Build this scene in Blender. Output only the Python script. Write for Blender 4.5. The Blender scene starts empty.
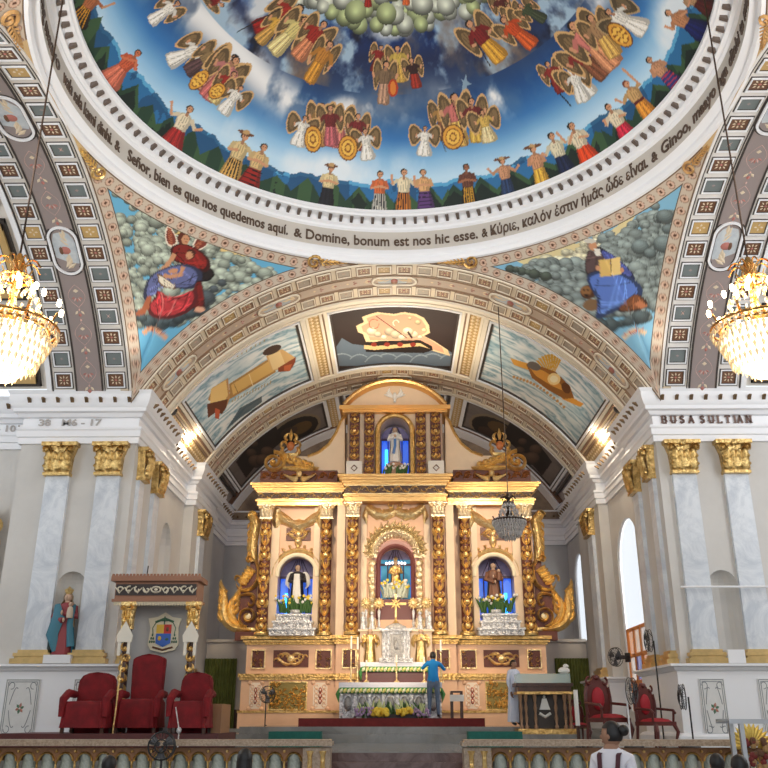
import bpy, math, random
import numpy as np
from mathutils import Vector, Matrix
random.seed(7)
PI = math.pi
C = bpy.context.scene.collection
S = bpy.context.scene
EYE = 1.7            # camera height; all heights below are written relative to the eye and lifted by EYE when linked

# ------------------------------------------------------------------ camera
FPX, HV, VX = 880.0, 335.0, 395.5
_th = math.atan(HV / FPX)
CF = np.array([-(VX - 384) * math.cos(_th) / FPX, math.cos(_th), math.sin(_th)]); CF /= np.linalg.norm(CF)
CR = np.cross(CF, [0, 0, 1.0]); CR /= np.linalg.norm(CR)
CU = np.cross(CR, CF)
cam = bpy.data.cameras.new('camera'); camo = bpy.data.objects.new('camera', cam); C.objects.link(camo)
cam.sensor_width = 36; cam.lens = FPX / 768 * 36; cam.clip_end = 200
camo.matrix_world = Matrix(((CR[0], CU[0], -CF[0], 0), (CR[1], CU[1], -CF[1], 0), (CR[2], CU[2], -CF[2], EYE), (0, 0, 0, 1)))
S.camera = camo
# ------------------------------------------------------------------ world, lights, exposure
S.view_settings.view_transform = 'Standard'; S.view_settings.look = 'None'
S.view_settings.gamma = 1; S.view_settings.use_curve_mapping = False
S.view_settings.exposure = 0.2
w = bpy.data.worlds.new('world'); S.world = w; w.use_nodes = True
w.node_tree.nodes['Background'].inputs[0].default_value = (0.86, 0.93, 1.0, 1)
w.node_tree.nodes['Background'].inputs[1].default_value = 1.1
def light(kind, loc, energy, color=(1, 1, 1), size=.5, aim=None, **k):
    l = bpy.data.lights.new(kind.lower() + '_lamp', kind); o = bpy.data.objects.new(kind.lower() + '_lamp', l); C.objects.link(o)
    l.energy = energy; l.color = color
    if kind == 'AREA': l.shape = 'RECTANGLE'; l.size = size; l.size_y = k.get('sy', size)
    elif kind in ('POINT', 'SPOT'): l.shadow_soft_size = size
    if kind == 'SPOT': l.spot_size = math.radians(k.get('angle', 90)); l.spot_blend = k.get('blend', .6)
    o.location = (loc[0], loc[1], loc[2] + EYE)
    if aim is not None:
        d = Vector(aim) - Vector(loc); o.rotation_euler = d.to_track_quat('-Z', 'Y').to_euler()
    return o
WARM = (1, .80, .56)
# area lamps added for daylight: nave fill, unseen transept windows, right chancel window
light('AREA', (0, 3.0, 9.5), 260, (.95, .97, 1), 9, (0, 22, 6), sy=3)  # fill lamp under the nave ceiling, no window there
light('AREA', (-13.3, 14, 7), 300, (.9, .95, 1), 5, (0, 20, 5), sy=8)
light('AREA', (13.3, 14, 7), 520, (.95, .97, 1), 5, (0, 20, 5), sy=8)
light('AREA', (9.5, 25.5, 3.2), 260, (1, .98, .95), 1.6, (0, 25, 1), sy=5)
# flood lamps on the cornice that wash the chancel vault, plus hidden fill added nearby
for s in (-1, 1):
    light('SPOT', (s * 6.15, 22.35, 7.9), 1500, (1, .86, .64), .12, (-s * .5, 24.9, 11.5), angle=130)
    light('POINT', (s * 6.0, 24.8, 7.75), 110, (1, .84, .62), .15)  # hidden point added to brighten the vault panels
    light('SPOT', (s * 5.6, 20.6, 7.8), 300, (1, .82, .58), .2, (s * 2.5, 29, 3.5), angle=60)  # hidden spot added at the cornice, aimed at the altarpiece
# unseen spots added at cornice height to brighten dome, arches and pendentives
for s in (-1, 1):
    light('SPOT', (s * 5.7, 8.2, 7.9), 1500, (1, .96, .90), .25, (-s * 1.0, 19.0, 13.2), angle=110, blend=1)
    light('SPOT', (s * 5.7, 19.6, 7.75), 90, (1, .90, .76), .2, (s * 7.5, 15.5, 10.8), angle=120, blend=1)
light('POINT', (0, 31.6, 7.6), 110, (1, .86, .70), .3)  # point added behind the altarpiece to lift the apse vault
light('SPOT', (0, 24.6, 7.9), 620, (1, .86, .66), .4, (0, 24.2, 11), angle=150, blend=1)  # upward spot added in mid-air to brighten the vault centre
# warm spots added in mid-air to light the altarpiece, no fixtures
light('SPOT', (-3.2, 23.6, 7.6), 620, WARM, .3, (-2, 29, 3), angle=75)
light('SPOT', (3.2, 23.6, 7.6), 620, WARM, .3, (2, 29, 3), angle=75)
light('SPOT', (0, 22.5, 2.6), 420, WARM, .3, (0, 29, 2.2), angle=70)

# ------------------------------------------------------------------ photo helpers: a pixel and a real plane give a point of that plane
def ray(px, py): return CF + CR * (px - 384) / FPX - CU * (py - 384) / FPX
def PY(px, py, Y): d = ray(px, py); return d * Y / d[1]
def PXX(px, py, x): d = ray(px, py); return d * x / d[0]
def project(P):
    P = np.asarray(P, float); d = P @ CF
    d = np.where(np.abs(d) < 1e-6, 1e-6, d)
    return np.stack([384 + FPX * (P @ CR) / d, 384 - FPX * (P @ CU) / d], -1), d

# ------------------------------------------------------------------ materials
MATS = {}
def mat(name, col, rough=.6, metal=0., bump=0., bscale=20., var=0., vscale=3., col2=None, emit=None, estr=0., trans=0., alpha=1., spec=None, coat=0.):
    if name in MATS: return MATS[name]
    m = bpy.data.materials.new(name); m.use_nodes = True; MATS[name] = m
    nt = m.node_tree; b = nt.nodes['Principled BSDF']
    b.inputs['Base Color'].default_value = (*col, 1); b.inputs['Roughness'].default_value = rough; b.inputs['Metallic'].default_value = metal
    if spec is not None: b.inputs['Specular IOR Level'].default_value = spec
    if coat: b.inputs['Coat Weight'].default_value = coat
    if trans: b.inputs['Transmission Weight'].default_value = trans
    if alpha < 1: b.inputs['Alpha'].default_value = alpha
    if emit: b.inputs['Emission Color'].default_value = (*emit, 1); b.inputs['Emission Strength'].default_value = estr
    tc = nt.nodes.new('ShaderNodeTexCoord')
    if var or col2:
        n = nt.nodes.new('ShaderNodeTexNoise'); n.inputs['Scale'].default_value = vscale; n.inputs['Detail'].default_value = 5; n.inputs['Roughness'].default_value = .65
        nt.links.new(tc.outputs['Object'], n.inputs['Vector'])
        r = nt.nodes.new('ShaderNodeValToRGB'); r.color_ramp.elements[0].position = .35; r.color_ramp.elements[1].position = .68
        c2 = col2 or tuple(max(0, c * (1 - var)) for c in col)
        r.color_ramp.elements[0].color = (*c2, 1); r.color_ramp.elements[1].color = (*col, 1)
        nt.links.new(n.outputs['Fac'], r.inputs['Fac']); nt.links.new(r.outputs['Color'], b.inputs['Base Color'])
    if bump:
        n = nt.nodes.new('ShaderNodeTexNoise'); n.inputs['Scale'].default_value = bscale; n.inputs['Detail'].default_value = 3
        nt.links.new(tc.outputs['Object'], n.inputs['Vector'])
        bp = nt.nodes.new('ShaderNodeBump'); bp.inputs['Strength'].default_value = bump; bp.inputs['Distance'].default_value = .05
        nt.links.new(n.outputs['Fac'], bp.inputs['Height']); nt.links.new(bp.outputs['Normal'], b.inputs['Normal'])
    return m
def vcol(name, rough=.7, bump=0):
    if name in MATS: return MATS[name]
    m = bpy.data.materials.new(name); m.use_nodes = True; MATS[name] = m; nt = m.node_tree; b = nt.nodes['Principled BSDF']
    a = nt.nodes.new('ShaderNodeAttribute'); a.attribute_name = 'paint'
    nt.links.new(a.outputs['Color'], b.inputs['Base Color']); b.inputs['Roughness'].default_value = rough
    return m
def marble(name, c1, c2, scale=1.6, rough=.25):
    if name in MATS: return MATS[name]
    m = bpy.data.materials.new(name); m.use_nodes = True; MATS[name] = m; nt = m.node_tree; b = nt.nodes['Principled BSDF']
    tc = nt.nodes.new('ShaderNodeTexCoord'); n = nt.nodes.new('ShaderNodeTexNoise'); n.inputs['Scale'].default_value = scale
    n.inputs['Detail'].default_value = 8; n.inputs['Roughness'].default_value = .7; n.inputs['Distortion'].default_value = 1.4
    r = nt.nodes.new('ShaderNodeValToRGB'); e = r.color_ramp.elements; e[0].position = .38; e[0].color = (*c2, 1); e[1].position = .58; e[1].color = (*c1, 1)
    nt.links.new(tc.outputs['Object'], n.inputs['Vector']); nt.links.new(n.outputs['Fac'], r.inputs['Fac']); nt.links.new(r.outputs['Color'], b.inputs['Base Color'])
    b.inputs['Roughness'].default_value = rough
    return m
white = mat('white_plaster', (.80, .81, .84), .55, var=.06, vscale=1.2)
whiteS = mat('white_moulding', (.86, .87, .90), .45)
wallM = mat('wall_paint', (.66, .64, .61), .65, var=.10, vscale=.8)
wallG = mat('grey_wall', (.55, .56, .57), .7, var=.12, vscale=.7)
cream = mat('cream_paint', (.80, .70, .58), .5)
creamW = mat('pale_stone_paint', (.82, .77, .70), .55, var=.05)
beige = mat('beige_paint', (.60, .49, .36), .55)
marb = marble('grey_marble', (.76, .80, .85), (.56, .61, .68), 1.1, .3)
gold = mat('gold_leaf', (1., .78, .36), .30, .85, bump=.7, bscale=14, col2=(.78, .50, .18), vscale=11)
goldP = mat('pale_gold', (.98, .82, .50), .36, .9, bump=.7, bscale=14, col2=(.80, .56, .25), vscale=11)
goldD = mat('old_gold', (.82, .55, .22), .34, .9, bump=.6, bscale=14, col2=(.52, .30, .09), vscale=9)
dark = mat('dark_panel', (.045, .035, .03), .5)
brown = mat('brown_panel', (.16, .075, .04), .5)
maroon = mat('maroon_paint', (.14, .035, .02), .45, var=.3)
teal = mat('teal_panel', (.17, .20, .20), .5)
ochre = mat('ochre_panel', (.55, .36, .14), .5)
mauve = mat('mauve_panel', (.30, .25, .24), .55)
pink = mat('dusty_pink', (.62, .38, .33), .55)
rose = mat('rose_paint', (.45, .17, .14), .55)
silver = mat('silver_work', (.95, .95, .96), .3, .45, bump=.9, bscale=18, col2=(.45, .45, .47), vscale=12)
bronze = mat('dark_bronze', (.20, .13, .07), .5, .6)
black = mat('black_plastic', (.02, .02, .022), .4)
redM = mat('red_velvet', (.24, .004, .010), .8, var=.45, vscale=4)
redC = mat('red_carpet', (.20, .02, .02), .85, var=.3, vscale=9)
wood = mat('dark_wood', (.09, .035, .02), .35, var=.4, vscale=6)
green = mat('green_cloth', (.26, .30, .08), .8, var=.3, vscale=4)
skin = mat('skin', (.36, .19, .12), .6)
hair = mat('black_hair', (.012, .010, .010), .45)

basegold = mat('base_gold', (.86, .62, .28), .32, .9, var=.25, vscale=3)
capgold = mat('capital_gold', (.95, .70, .30), .32, .9, bump=.9, bscale=12, col2=(.38, .22, .06), vscale=8)  # dark noise tone stands in for shaded recesses of the carving
# ------------------------------------------------------------------ mesh builder
class MB:
    def __init__(s, xf=None): s.v = []; s.f = []; s.m = []; s.n = 0; s.xf = xf
    def add(s, vs, fs, m=0):
        vs = np.asarray(vs, float).reshape(-1, 3)
        if s.xf: vs = s.xf(vs)
        s.v.append(vs); k = s.n
        s.f.extend([tuple(i + k for i in f) for f in fs]); s.m.extend([m] * len(fs)); s.n += len(vs); return s
    def box(s, x0, x1, y0, y1, z0, z1, m=0):
        vs = [(x, y, z) for z in (z0, z1) for y in (y0, y1) for x in (x0, x1)]
        return s.add(vs, [(0, 2, 3, 1), (4, 5, 7, 6), (0, 1, 5, 4), (2, 6, 7, 3), (0, 4, 6, 2), (1, 3, 7, 5)], m)
    def c(s, cx, cy, cz, sx, sy, sz, m=0): return s.box(cx - sx / 2, cx + sx / 2, cy - sy / 2, cy + sy / 2, cz - sz / 2, cz + sz / 2, m)
    def prism(s, pts, y0, y1, m=0):
        n = len(pts); vs = [(x, y0, z) for x, z in pts] + [(x, y1, z) for x, z in pts]
        return s.add(vs, [tuple(range(n)), tuple(range(2 * n - 1, n - 1, -1))] + [(i, i + n, (i + 1) % n + n, (i + 1) % n) for i in range(n)], m)
    def grid(s, P, m=0, cu=False, cv=False):
        P = np.asarray(P, float); a, b = P.shape[:2]; fs = []
        for i in range(a if cu else a - 1):
            for j in range(b if cv else b - 1):
                i2, j2 = (i + 1) % a, (j + 1) % b
                fs.append((i * b + j, i2 * b + j, i2 * b + j2, i * b + j2))
        return s.add(P.reshape(-1, 3), fs, m)
    def lathe(s, prof, cx, cy, z0=0, n=12, m=0, sx=1, sy=1, a0=0, a1=2 * PI, axis='z'):
        full = abs(a1 - a0 - 2 * PI) < 1e-6; k = n if full else n + 1
        a = np.array([a0 + (a1 - a0) * i / n for i in range(k)])
        P = np.array([[(cx + r * sx * math.cos(t), cy + r * sy * math.sin(t), z0 + z) if axis == 'z' else (cx + r * math.cos(t), cy - z, z0 + r * math.sin(t)) for t in a] for r, z in prof])
        s.grid(P, m, cv=full)
        if full and prof[0][0] > 1e-4: s.add(P[0], [tuple(range(n))[::-1]], m)
        if full and prof[-1][0] > 1e-4: s.add(P[-1], [tuple(range(n))], m)
        return s
    def tube(s, pts, r, n=6, m=0, closed=False):
        p = np.asarray(pts, float); N = len(p); r = np.broadcast_to(np.asarray(r, float), (N,))
        t = np.gradient(p, axis=0) if not closed else np.roll(p, -1, 0) - np.roll(p, 1, 0)
        t /= np.maximum(np.linalg.norm(t, axis=1, keepdims=True), 1e-9)
        up = np.array([0, 0, 1.]) if abs(t[0][2]) < .9 else np.array([1., 0, 0]); u = np.cross(t[0], up); u /= np.linalg.norm(u); P = []
        for i in range(N):
            u = u - t[i] * (u @ t[i]); u /= max(np.linalg.norm(u), 1e-9); v = np.cross(t[i], u)
            P.append([p[i] + r[i] * (math.cos(2 * PI * k / n) * u + math.sin(2 * PI * k / n) * v) for k in range(n)])
        s.grid(P, m, cu=closed, cv=True)
        if not closed: s.add(P[0], [tuple(range(n))[::-1]], m); s.add(P[-1], [tuple(range(n))], m)
        return s
    def ell(s, c, r, m=0, n=8, k=5):
        r = (r, r, r) if not hasattr(r, '__len__') else r
        P = [[(c[0] + r[0] * math.sin(PI * i / k) * math.cos(2 * PI * j / n), c[1] + r[1] * math.sin(PI * i / k) * math.sin(2 * PI * j / n), c[2] + r[2] * math.cos(PI * i / k)) for j in range(n)] for i in range(k + 1)]
        return s.grid(P, m, cv=True)
    # leaf / scroll ribbon in the x-z plane, raised towards the viewer (-y) by h over y0
    def rib(s, path, wf, h, y0, m=0, lobes=0, la=.3, tilt=0.):
        p = np.asarray(path, float); N = len(p); t = np.gradient(p, axis=0); t /= np.maximum(np.linalg.norm(t, axis=1, keepdims=True), 1e-9)
        nrm = np.stack([-t[:, 1], t[:, 0]], 1); P = []
        for i in range(N):
            q = i / (N - 1); ww = wf(q) if callable(wf) else wf
            if lobes: ww *= 1 + la * (abs(math.sin(PI * lobes * q)) - .5)
            hh = h * min(1, ww / max(1e-6, (wf(.4) if callable(wf) else wf)) + .15)
            P.append([(p[i, 0] + nrm[i, 0] * ww * e, y0 - hh * g - tilt * q, p[i, 1] + nrm[i, 1] * ww * e) for e, g in ((-1, 0), (-.75, .55), (-.3, .8), (0, 1.), (.3, .8), (.75, .55), (1, 0))])
        return s.grid(P, m)
    def build(s, name, mats, parent=None, smooth=True, ang=40, lift=True):
        if not isinstance(mats, (list, tuple)): mats = [mats]
        V = np.concatenate(s.v); V = V - np.array(org(parent))
        if lift and parent is None: V[:, 2] += EYE
        me = bpy.data.meshes.new(name); me.from_pydata(V.tolist(), [], s.f)
        for x in mats: me.materials.append(x)
        me.polygons.foreach_set('material_index', s.m)
        if smooth:
            me.polygons.foreach_set('use_smooth', [True] * len(s.f)); me.set_sharp_from_angle(angle=math.radians(ang))
        me.update()
        o = bpy.data.objects.new(name, me); C.objects.link(o)
        if parent: o.parent = parent
        return o
ORG = {}
def org(p):
    return ORG.get(p.name, (0, 0, 0)) if p is not None else (0, 0, 0)
def root(name, label, cat, loc=(0, 0, 0), group=None, kind=None, local=False):
    """An Empty at the thing's base. Children are written in world terms unless local=True."""
    o = bpy.data.objects.new(name, None); C.objects.link(o); o.empty_display_size = .2
    o.location = (loc[0], loc[1], loc[2] + EYE); ORG[o.name] = (0, 0, 0) if local else tuple(loc)
    tag(o, label, cat, group, kind); return o
def tag(o, label=None, cat=None, group=None, kind=None):
    if label: o['label'] = label
    if cat: o['category'] = cat
    if group: o['group'] = group
    if kind: o['kind'] = kind
    return o
_b0 = MB.build
def _bb(s, name, mats, parent=None, **k):
    o = _b0(s, name, mats, parent, **k)
    ORG[o.name] = org(parent); return o
MB.build = _bb
def dup(r, loc, rz=None, label=None, group=None, sc=None):
    n = r.copy(); C.objects.link(n); n.location = (loc[0], loc[1], loc[2] + EYE)
    if rz is not None: n.rotation_euler = (0, 0, rz)
    if sc: n.scale = (sc,) * 3 if not hasattr(sc, '__len__') else sc
    if label: n['label'] = label
    if group: n['group'] = group
    ORG[n.name] = ORG.get(r.name, (0, 0, 0))
    for ch in list(r.children):
        c = ch.copy(); C.objects.link(c); c.parent = n
        for g in list(ch.children):
            d = g.copy(); C.objects.link(d); d.parent = c
    return n
def spiral(cx, cz, r0, r1, a0, a1, n=24):
    return [(cx + (r0 + (r1 - r0) * i / n) * math.cos(a0 + (a1 - a0) * i / n), cz + (r0 + (r1 - r0) * i / n) * math.sin(a0 + (a1 - a0) * i / n)) for i in range(n + 1)]
def bez(p0, p1, p2, n=12): return [tuple((1 - t) ** 2 * np.array(p0) + 2 * t * (1 - t) * np.array(p1) + t * t * np.array(p2)) for t in np.linspace(0, 1, n + 1)]
leafw = lambda w: (lambda q: w * (abs(math.sin(PI * min(1, q * .9 + .1))) ** .7 + .02))
def arcpts(cx, cz, r, a0, a1, n, rz=None): return [(cx + r * math.cos(a0 + (a1 - a0) * i / n), cz + (rz or r) * math.sin(a0 + (a1 - a0) * i / n)) for i in range(n + 1)]
def sweep(mb, path, prof, m=0, side=1):
    """profile (offset, z) along a plan polyline with mitred corners; offset goes to the left of travel times side"""
    p = np.asarray(path, float); N = len(p); P = []
    for i in range(N):
        a = p[i] - p[i - 1] if i else p[1] - p[0]; b = p[i + 1] - p[i] if i < N - 1 else a
        a = a / np.linalg.norm(a); b = b / np.linalg.norm(b); na = np.array([-a[1], a[0]]) * side; nb = np.array([-b[1], b[0]]) * side
        k = (na + nb); k = k / max(1e-6, (k @ na))
        P.append([(p[i, 0] + k[0] * o, p[i, 1] + k[1] * o, z) for o, z in prof])
    mb.grid(P, m); return mb
def text_bm(txt, size, xf=None, depth=.01, sx=1., bold=0., align='LEFT', sub=0):
    """lettering turned into plain mesh data: returns verts (x, z in reading plane, y = depth) and faces"""
    cu = bpy.data.curves.new('lettering', 'FONT'); cu.body = txt; cu.size = size; cu.extrude = depth; cu.offset = bold; cu.align_x = align; cu.resolution_u = 3
    o = bpy.data.objects.new('lettering', cu); C.objects.link(o); bpy.context.view_layer.update()
    me = o.to_mesh(); n = len(me.vertices); v = np.empty(n * 3); me.vertices.foreach_get('co', v); v = v.reshape(-1, 3)
    f = [tuple(p.vertices) for p in me.polygons]; o.to_mesh_clear(); bpy.data.objects.remove(o); bpy.data.curves.remove(cu)
    v = v.copy(); v[:, 0] *= sx
    return np.stack([v[:, 0], -v[:, 2], v[:, 1]], 1), f

# ------------------------------------------------------------------ painted pictures: polygons filled into a canvas laid over a photo region, then sampled at the mural's own vertices
class Canvas:
    def __init__(s, x0, y0, x1, y1, S):
        s.x0, s.y0, s.S = x0, y0, S; s.w, s.h = int((x1 - x0) * S), int((y1 - y0) * S)
        s.a = np.zeros((s.h, s.w, 4), np.float32)
    def poly(s, pts, col, al=1.):
        p = (np.asarray(pts, float) - (s.x0, s.y0)) * s.S
        xa, ya = np.maximum(np.floor(p.min(0)).astype(int), 0); xb, yb = np.ceil(p.max(0)).astype(int) + 1
        xb, yb = min(xb, s.w), min(yb, s.h)
        if xb <= xa or yb <= ya: return
        X = np.arange(xa, xb)[None, :] + .5; Y = np.arange(ya, yb)[:, None] + .5; ins = np.zeros((yb - ya, xb - xa), bool); q = np.roll(p, -1, 0)
        for (x1, y1), (x2, y2) in zip(p, q):
            if y1 == y2: continue
            ins ^= ((y1 > Y) != (y2 > Y)) & (X < (x2 - x1) * (Y - y1) / (y2 - y1) + x1)
        r = s.a[ya:yb, xa:xb]; c = np.array(col, np.float32)
        r[ins, :3] = r[ins, :3] * (1 - al) + c * al; r[ins, 3] = np.maximum(r[ins, 3], al if al >= 1 else r[ins, 3] + (1 - r[ins, 3]) * al)
    def ell(s, cx, cy, rx, ry, col, al=1., ang=0, n=18):
        t = np.linspace(0, 2 * PI, n, endpoint=False); c_, s_ = math.cos(ang), math.sin(ang)
        s.poly(np.stack([cx + rx * np.cos(t) * c_ - ry * np.sin(t) * s_, cy + rx * np.cos(t) * s_ + ry * np.sin(t) * c_], 1), col, al)
    def line(s, pts, wd, col, al=1.):
        p = np.asarray(pts, float)
        for a, b in zip(p[:-1], p[1:]):
            d = b - a; L = np.linalg.norm(d)
            if L < 1e-6: continue
            n = np.array([-d[1], d[0]]) / L * wd / 2; e = d / L * wd * .25
            s.poly([a + n - e, b + n + e, b - n + e, a - n - e], col, al)
    def cloud(s, cx, cy, rx, ry, base, n=14, seed=0, lo=.55, hi=1.25, puff=.34):
        rr = random.Random(seed); b = np.array(base)
        s.ell(cx, cy, rx * .9, ry * .85, b * lo)
        for i in range(n):
            t = rr.uniform(0, 2 * PI); q = rr.uniform(.2, .9); x = cx + rx * q * math.cos(t); y = cy + ry * q * math.sin(t); r = min(rx, ry) * puff * rr.uniform(.7, 1.3) * 1.6
            s.ell(x, y + r * .18, r, r * .85, b * (lo + .12)); s.ell(x, y, r * .92, r * .8, b * ((lo + hi) / 2)); s.ell(x - r * .15, y - r * .2, r * .62, r * .52, np.minimum(b * hi, 1))
    def sample(s, px, ok):
        u = (px[:, 0] - s.x0) * s.S; v = (px[:, 1] - s.y0) * s.S
        i = np.clip(u.astype(int), 0, s.w - 1); j = np.clip(v.astype(int), 0, s.h - 1); r = s.a[j, i].copy()
        r[(u < 0) | (v < 0) | (u >= s.w) | (v >= s.h) | ~ok] = 0
        return r
def noise2(x, y, seed=0, oct=4):
    """value noise over arrays"""
    rs = np.random.RandomState(seed); T = rs.rand(64, 64); o = 0; a = 1; tot = 0
    for k in range(oct):
        X = np.mod(x * 2 ** k + 17.3 * k, 64); Y = np.mod(y * 2 ** k + 9.1 * k, 64); i = np.floor(X).astype(int) % 64; j = np.floor(Y).astype(int) % 64
        fx = X - np.floor(X); fy = Y - np.floor(Y); fx = fx * fx * (3 - 2 * fx); fy = fy * fy * (3 - 2 * fy); i1 = (i + 1) % 64; j1 = (j + 1) % 64
        o = o + a * ((T[i, j] * (1 - fx) + T[i1, j] * fx) * (1 - fy) + (T[i, j1] * (1 - fx) + T[i1, j1] * fx) * fy); tot += a; a *= .55
    return o / tot
def painted(name, P, col, parent=None, mt=None):
    """grid P (a,b,3) with colours (a*b,3) in a 'paint' attribute"""
    a, b = P.shape[:2]; V = P.reshape(-1, 3) - np.array(org(parent))
    if parent is None: V = V + (0, 0, EYE)
    me = bpy.data.meshes.new(name); n = a * b; me.vertices.add(n); me.vertices.foreach_set('co', V.ravel())
    i, j = np.meshgrid(np.arange(a - 1), np.arange(b - 1), indexing='ij'); q = (i * b + j).ravel()
    L = np.stack([q, q + b, q + b + 1, q + 1], 1).ravel(); nf = len(q)
    me.loops.add(nf * 4); me.loops.foreach_set('vertex_index', L); me.polygons.add(nf); me.polygons.foreach_set('loop_start', np.arange(nf) * 4)
    me.polygons.foreach_set('use_smooth', [True] * nf); me.update(calc_edges=True)
    at = me.color_attributes.new('paint', 'FLOAT_COLOR', 'POINT'); cc = np.ones((n, 4), np.float32)
    c = np.clip(col, 0, 1); cc[:, :3] = np.where(c <= .04045, c / 12.92, ((c + .055) / 1.055) ** 2.4); at.data.foreach_set('color', cc.ravel())
    me.materials.append(mt or vcol('fresco')); o = bpy.data.objects.new(name, me); C.objects.link(o)
    if parent: o.parent = parent
    return o
def over(base, rgba): a = rgba[:, 3:4]; return base * (1 - a) + rgba[:, :3] * a
# ================================================================== STRUCTURE
RHO, ZC, FARY, SIDX, CY = 7.3, 3.7, 20.1, 6.43, 13.58
FL = -.54                     # sanctuary floor below the eye
stone = marble('floor_marble', (.27, .265, .25), (.20, .195, .185), .9, .10)
nave_tile = marble('nave_floor', (.40, .38, .35), (.30, .28, .26), .8, .2)
stairM = marble('stair_marble', (.20, .13, .12), (.10, .055, .05), 2., .25)
tag(MB().box(-14, 14, -2, 34, -1.9, -1.7).build('floor', nave_tile), 'polished pale floor of the nave', kind='structure')
m = MB(); m.box(-13.9, 13.9, 16.9, 34, -1.7, FL); m.build('floor_sanctuary', stone)['kind'] = 'structure'
m = MB(); m.box(-2.1, 2.1, 16.86, 16.9, -1.7, FL - .02)
for k, (y, z) in enumerate([(16.5, FL - .16), (16.1, FL - .33), (15.7, FL - .5), (15.3, FL - .67), (14.9, FL - .84), (14.5, FL - 1.0)]):
    m.box(-2.1, 2.1, y, 16.9, z - .17, z)
tag(m.build('floor_stairs', stairM), 'dark marble steps between the two balustrades', kind='structure')
m = MB(); m.box(-4.4, 4.4, 22.6, 28, FL, FL + .2); m.box(-3.9, 3.9, 23.4, 28, FL, FL + .36); m.box(-6.2, 6.2, 27.1, 30, FL, FL + .28)
tag(m.build('floor_altar_steps', stone), kind='structure')

def wall_face(mb, p0, p1, z0, z1, nrm, ops=(), depth=.35, back=None, m=0, mr=0):
    """vertical wall from plan point p0 to p1; ops = (centre, half width, z bottom, z spring, rise, depth, closed)"""
    p0, p1 = np.array(p0, float), np.array(p1, float); L = np.linalg.norm(p1 - p0); t = (p1 - p0) / L; nn = np.array(nrm, float)
    def P(u, z, d=0): q = p0 + t * u - nn * d; return (q[0], q[1], z)
    u = 0
    for c, h, zb, zs, rise, dp, closed in sorted(ops):
        mb.add([P(u, z0), P(c - h, z0), P(c - h, z1), P(u, z1)], [(0, 1, 2, 3)], m)
        mb.add([P(c - h, z0), P(c + h, z0), P(c + h, zb), P(c - h, zb)], [(0, 1, 2, 3)], m)
        a = [(c - h * math.cos(PI * i / 14), zs + rise * math.sin(PI * i / 14)) for i in range(15)]
        mb.grid([[P(x, z), P(x, z1)] for x, z in a], m)
        o = [(c - h, zb)] + a + [(c + h, zb)]
        if closed:   # a rounded niche: quarter-dome head over a half-cylinder
            rows = []
            for j in range(9):
                b = PI * j / 8
                rows.append([P(c - h * math.cos(b), zb, dp * math.sin(b))] + [P(c - h * math.cos(b) * math.cos(e), zs + rise * math.sin(e), dp * math.sin(b) * math.cos(e)) for e in np.linspace(0, PI / 2, 7)])
            mb.grid(rows, mr); mb.add([P(c - h, zb), P(c + h, zb), P(c + h, zb, dp), P(c - h, zb, dp)], [(0, 1, 2, 3)], mr)
        else:
            mb.grid([[P(x, z), P(x, z, dp)] for x, z in o + [o[0]]], mr)
        u = c + h
    mb.add([P(u, z0), P(L, z0), P(L, z1), P(u, z1)], [(0, 1, 2, 3)], m)
ZT = 7.2
PATH = [(-14, 20.9), (-9.1, 20.9), (-9.1, 20.45), (-6.3, 20.45), (-6.3, 23.1), (-6.6, 23.1), (-6.6, 27), (-6.3, 27), (-6.3, 30.2), (-6.6, 30.2), (-6.6, 33.9)]
for s, nm in ((-1, 'left'), (1, 'right')):
    mb = MB(); pp = [(-s * x, y) for x, y in PATH]
    for i, (a, b) in enumerate(zip(pp[:-1], pp[1:])):
        along_x = abs(a[1] - b[1]) < 1e-6; nrm = (0, -1) if along_x else (-s, 0)
        if i in (1, 4, 6, 8) and not along_x: nrm = (-s, 0)
        ops = []
        if i == 2: ops = [(9.1 - 7.45, .34, 1.3, 2.85, .34, .3, True)]
        if i == 5: ops = [(2.05, .62, 1.2, 4.55, .75, .4, True)] if s < 0 else [(2.05, 1.28, .2, 4.1, 1.3, .10, False)]
        if i == 9 and s > 0: ops = [(1.9, .85, 2.55, 4.75, .85, .10, False)]
        a = np.array(a) * (-1 if s < 0 else -1, 1) if False else a
        wall_face(mb, (s * abs(a[0]), a[1]), (s * abs(b[0]), b[1]), -1.7, ZT, nrm, ops, m=0 if i < 8 else 1, mr=0)
    tag(mb.build('wall_' + nm, [wallM, wallG], smooth=False), kind='structure')
tag(MB().box(-6.6, 6.6, 33.9, 34.1, -1.7, ZT).build('wall_back', wallG), kind='structure')
tag(MB().box(-7.4, 7.4, 33.55, 33.75, ZT, 11.4).build('wall_lunette', mat('lunette_mural', (.10, .07, .055), .7, col2=(.32, .24, .17), vscale=.9)), kind='structure')
# low cream screen wall with green curtains at the foot of the back wall
tag(MB().box(-6.6, 6.6, 31.9, 32.05, FL, 2.55).box(-6.6, 6.6, 31.8, 32.1, 2.5, 2.6).build('wall_screen', creamW), kind='structure')

# entablature: one moulded run per side, mirrored, plus the back
PROF = [(0, 6.25), (.07, 6.25), (.07, 6.40), (.11, 6.42), (.11, 6.56), (.14, 6.60), (.12, 6.665), (.03, 6.68), (.03, 6.9), (.10, 6.92), (.15, 7.0), (.23, 7.03), (.23, 7.12), (.27, 7.16), (.33, 7.32), (.33, 7.44), (.38, 7.53), (-.6, 7.56)]
full = PATH + [(-x, y) for x, y in PATH[::-1]]
mb = sweep(MB(), full, PROF, 0, -1); mb.build('trim_1', [whiteS], ang=25)['kind'] = 'structure'
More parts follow.
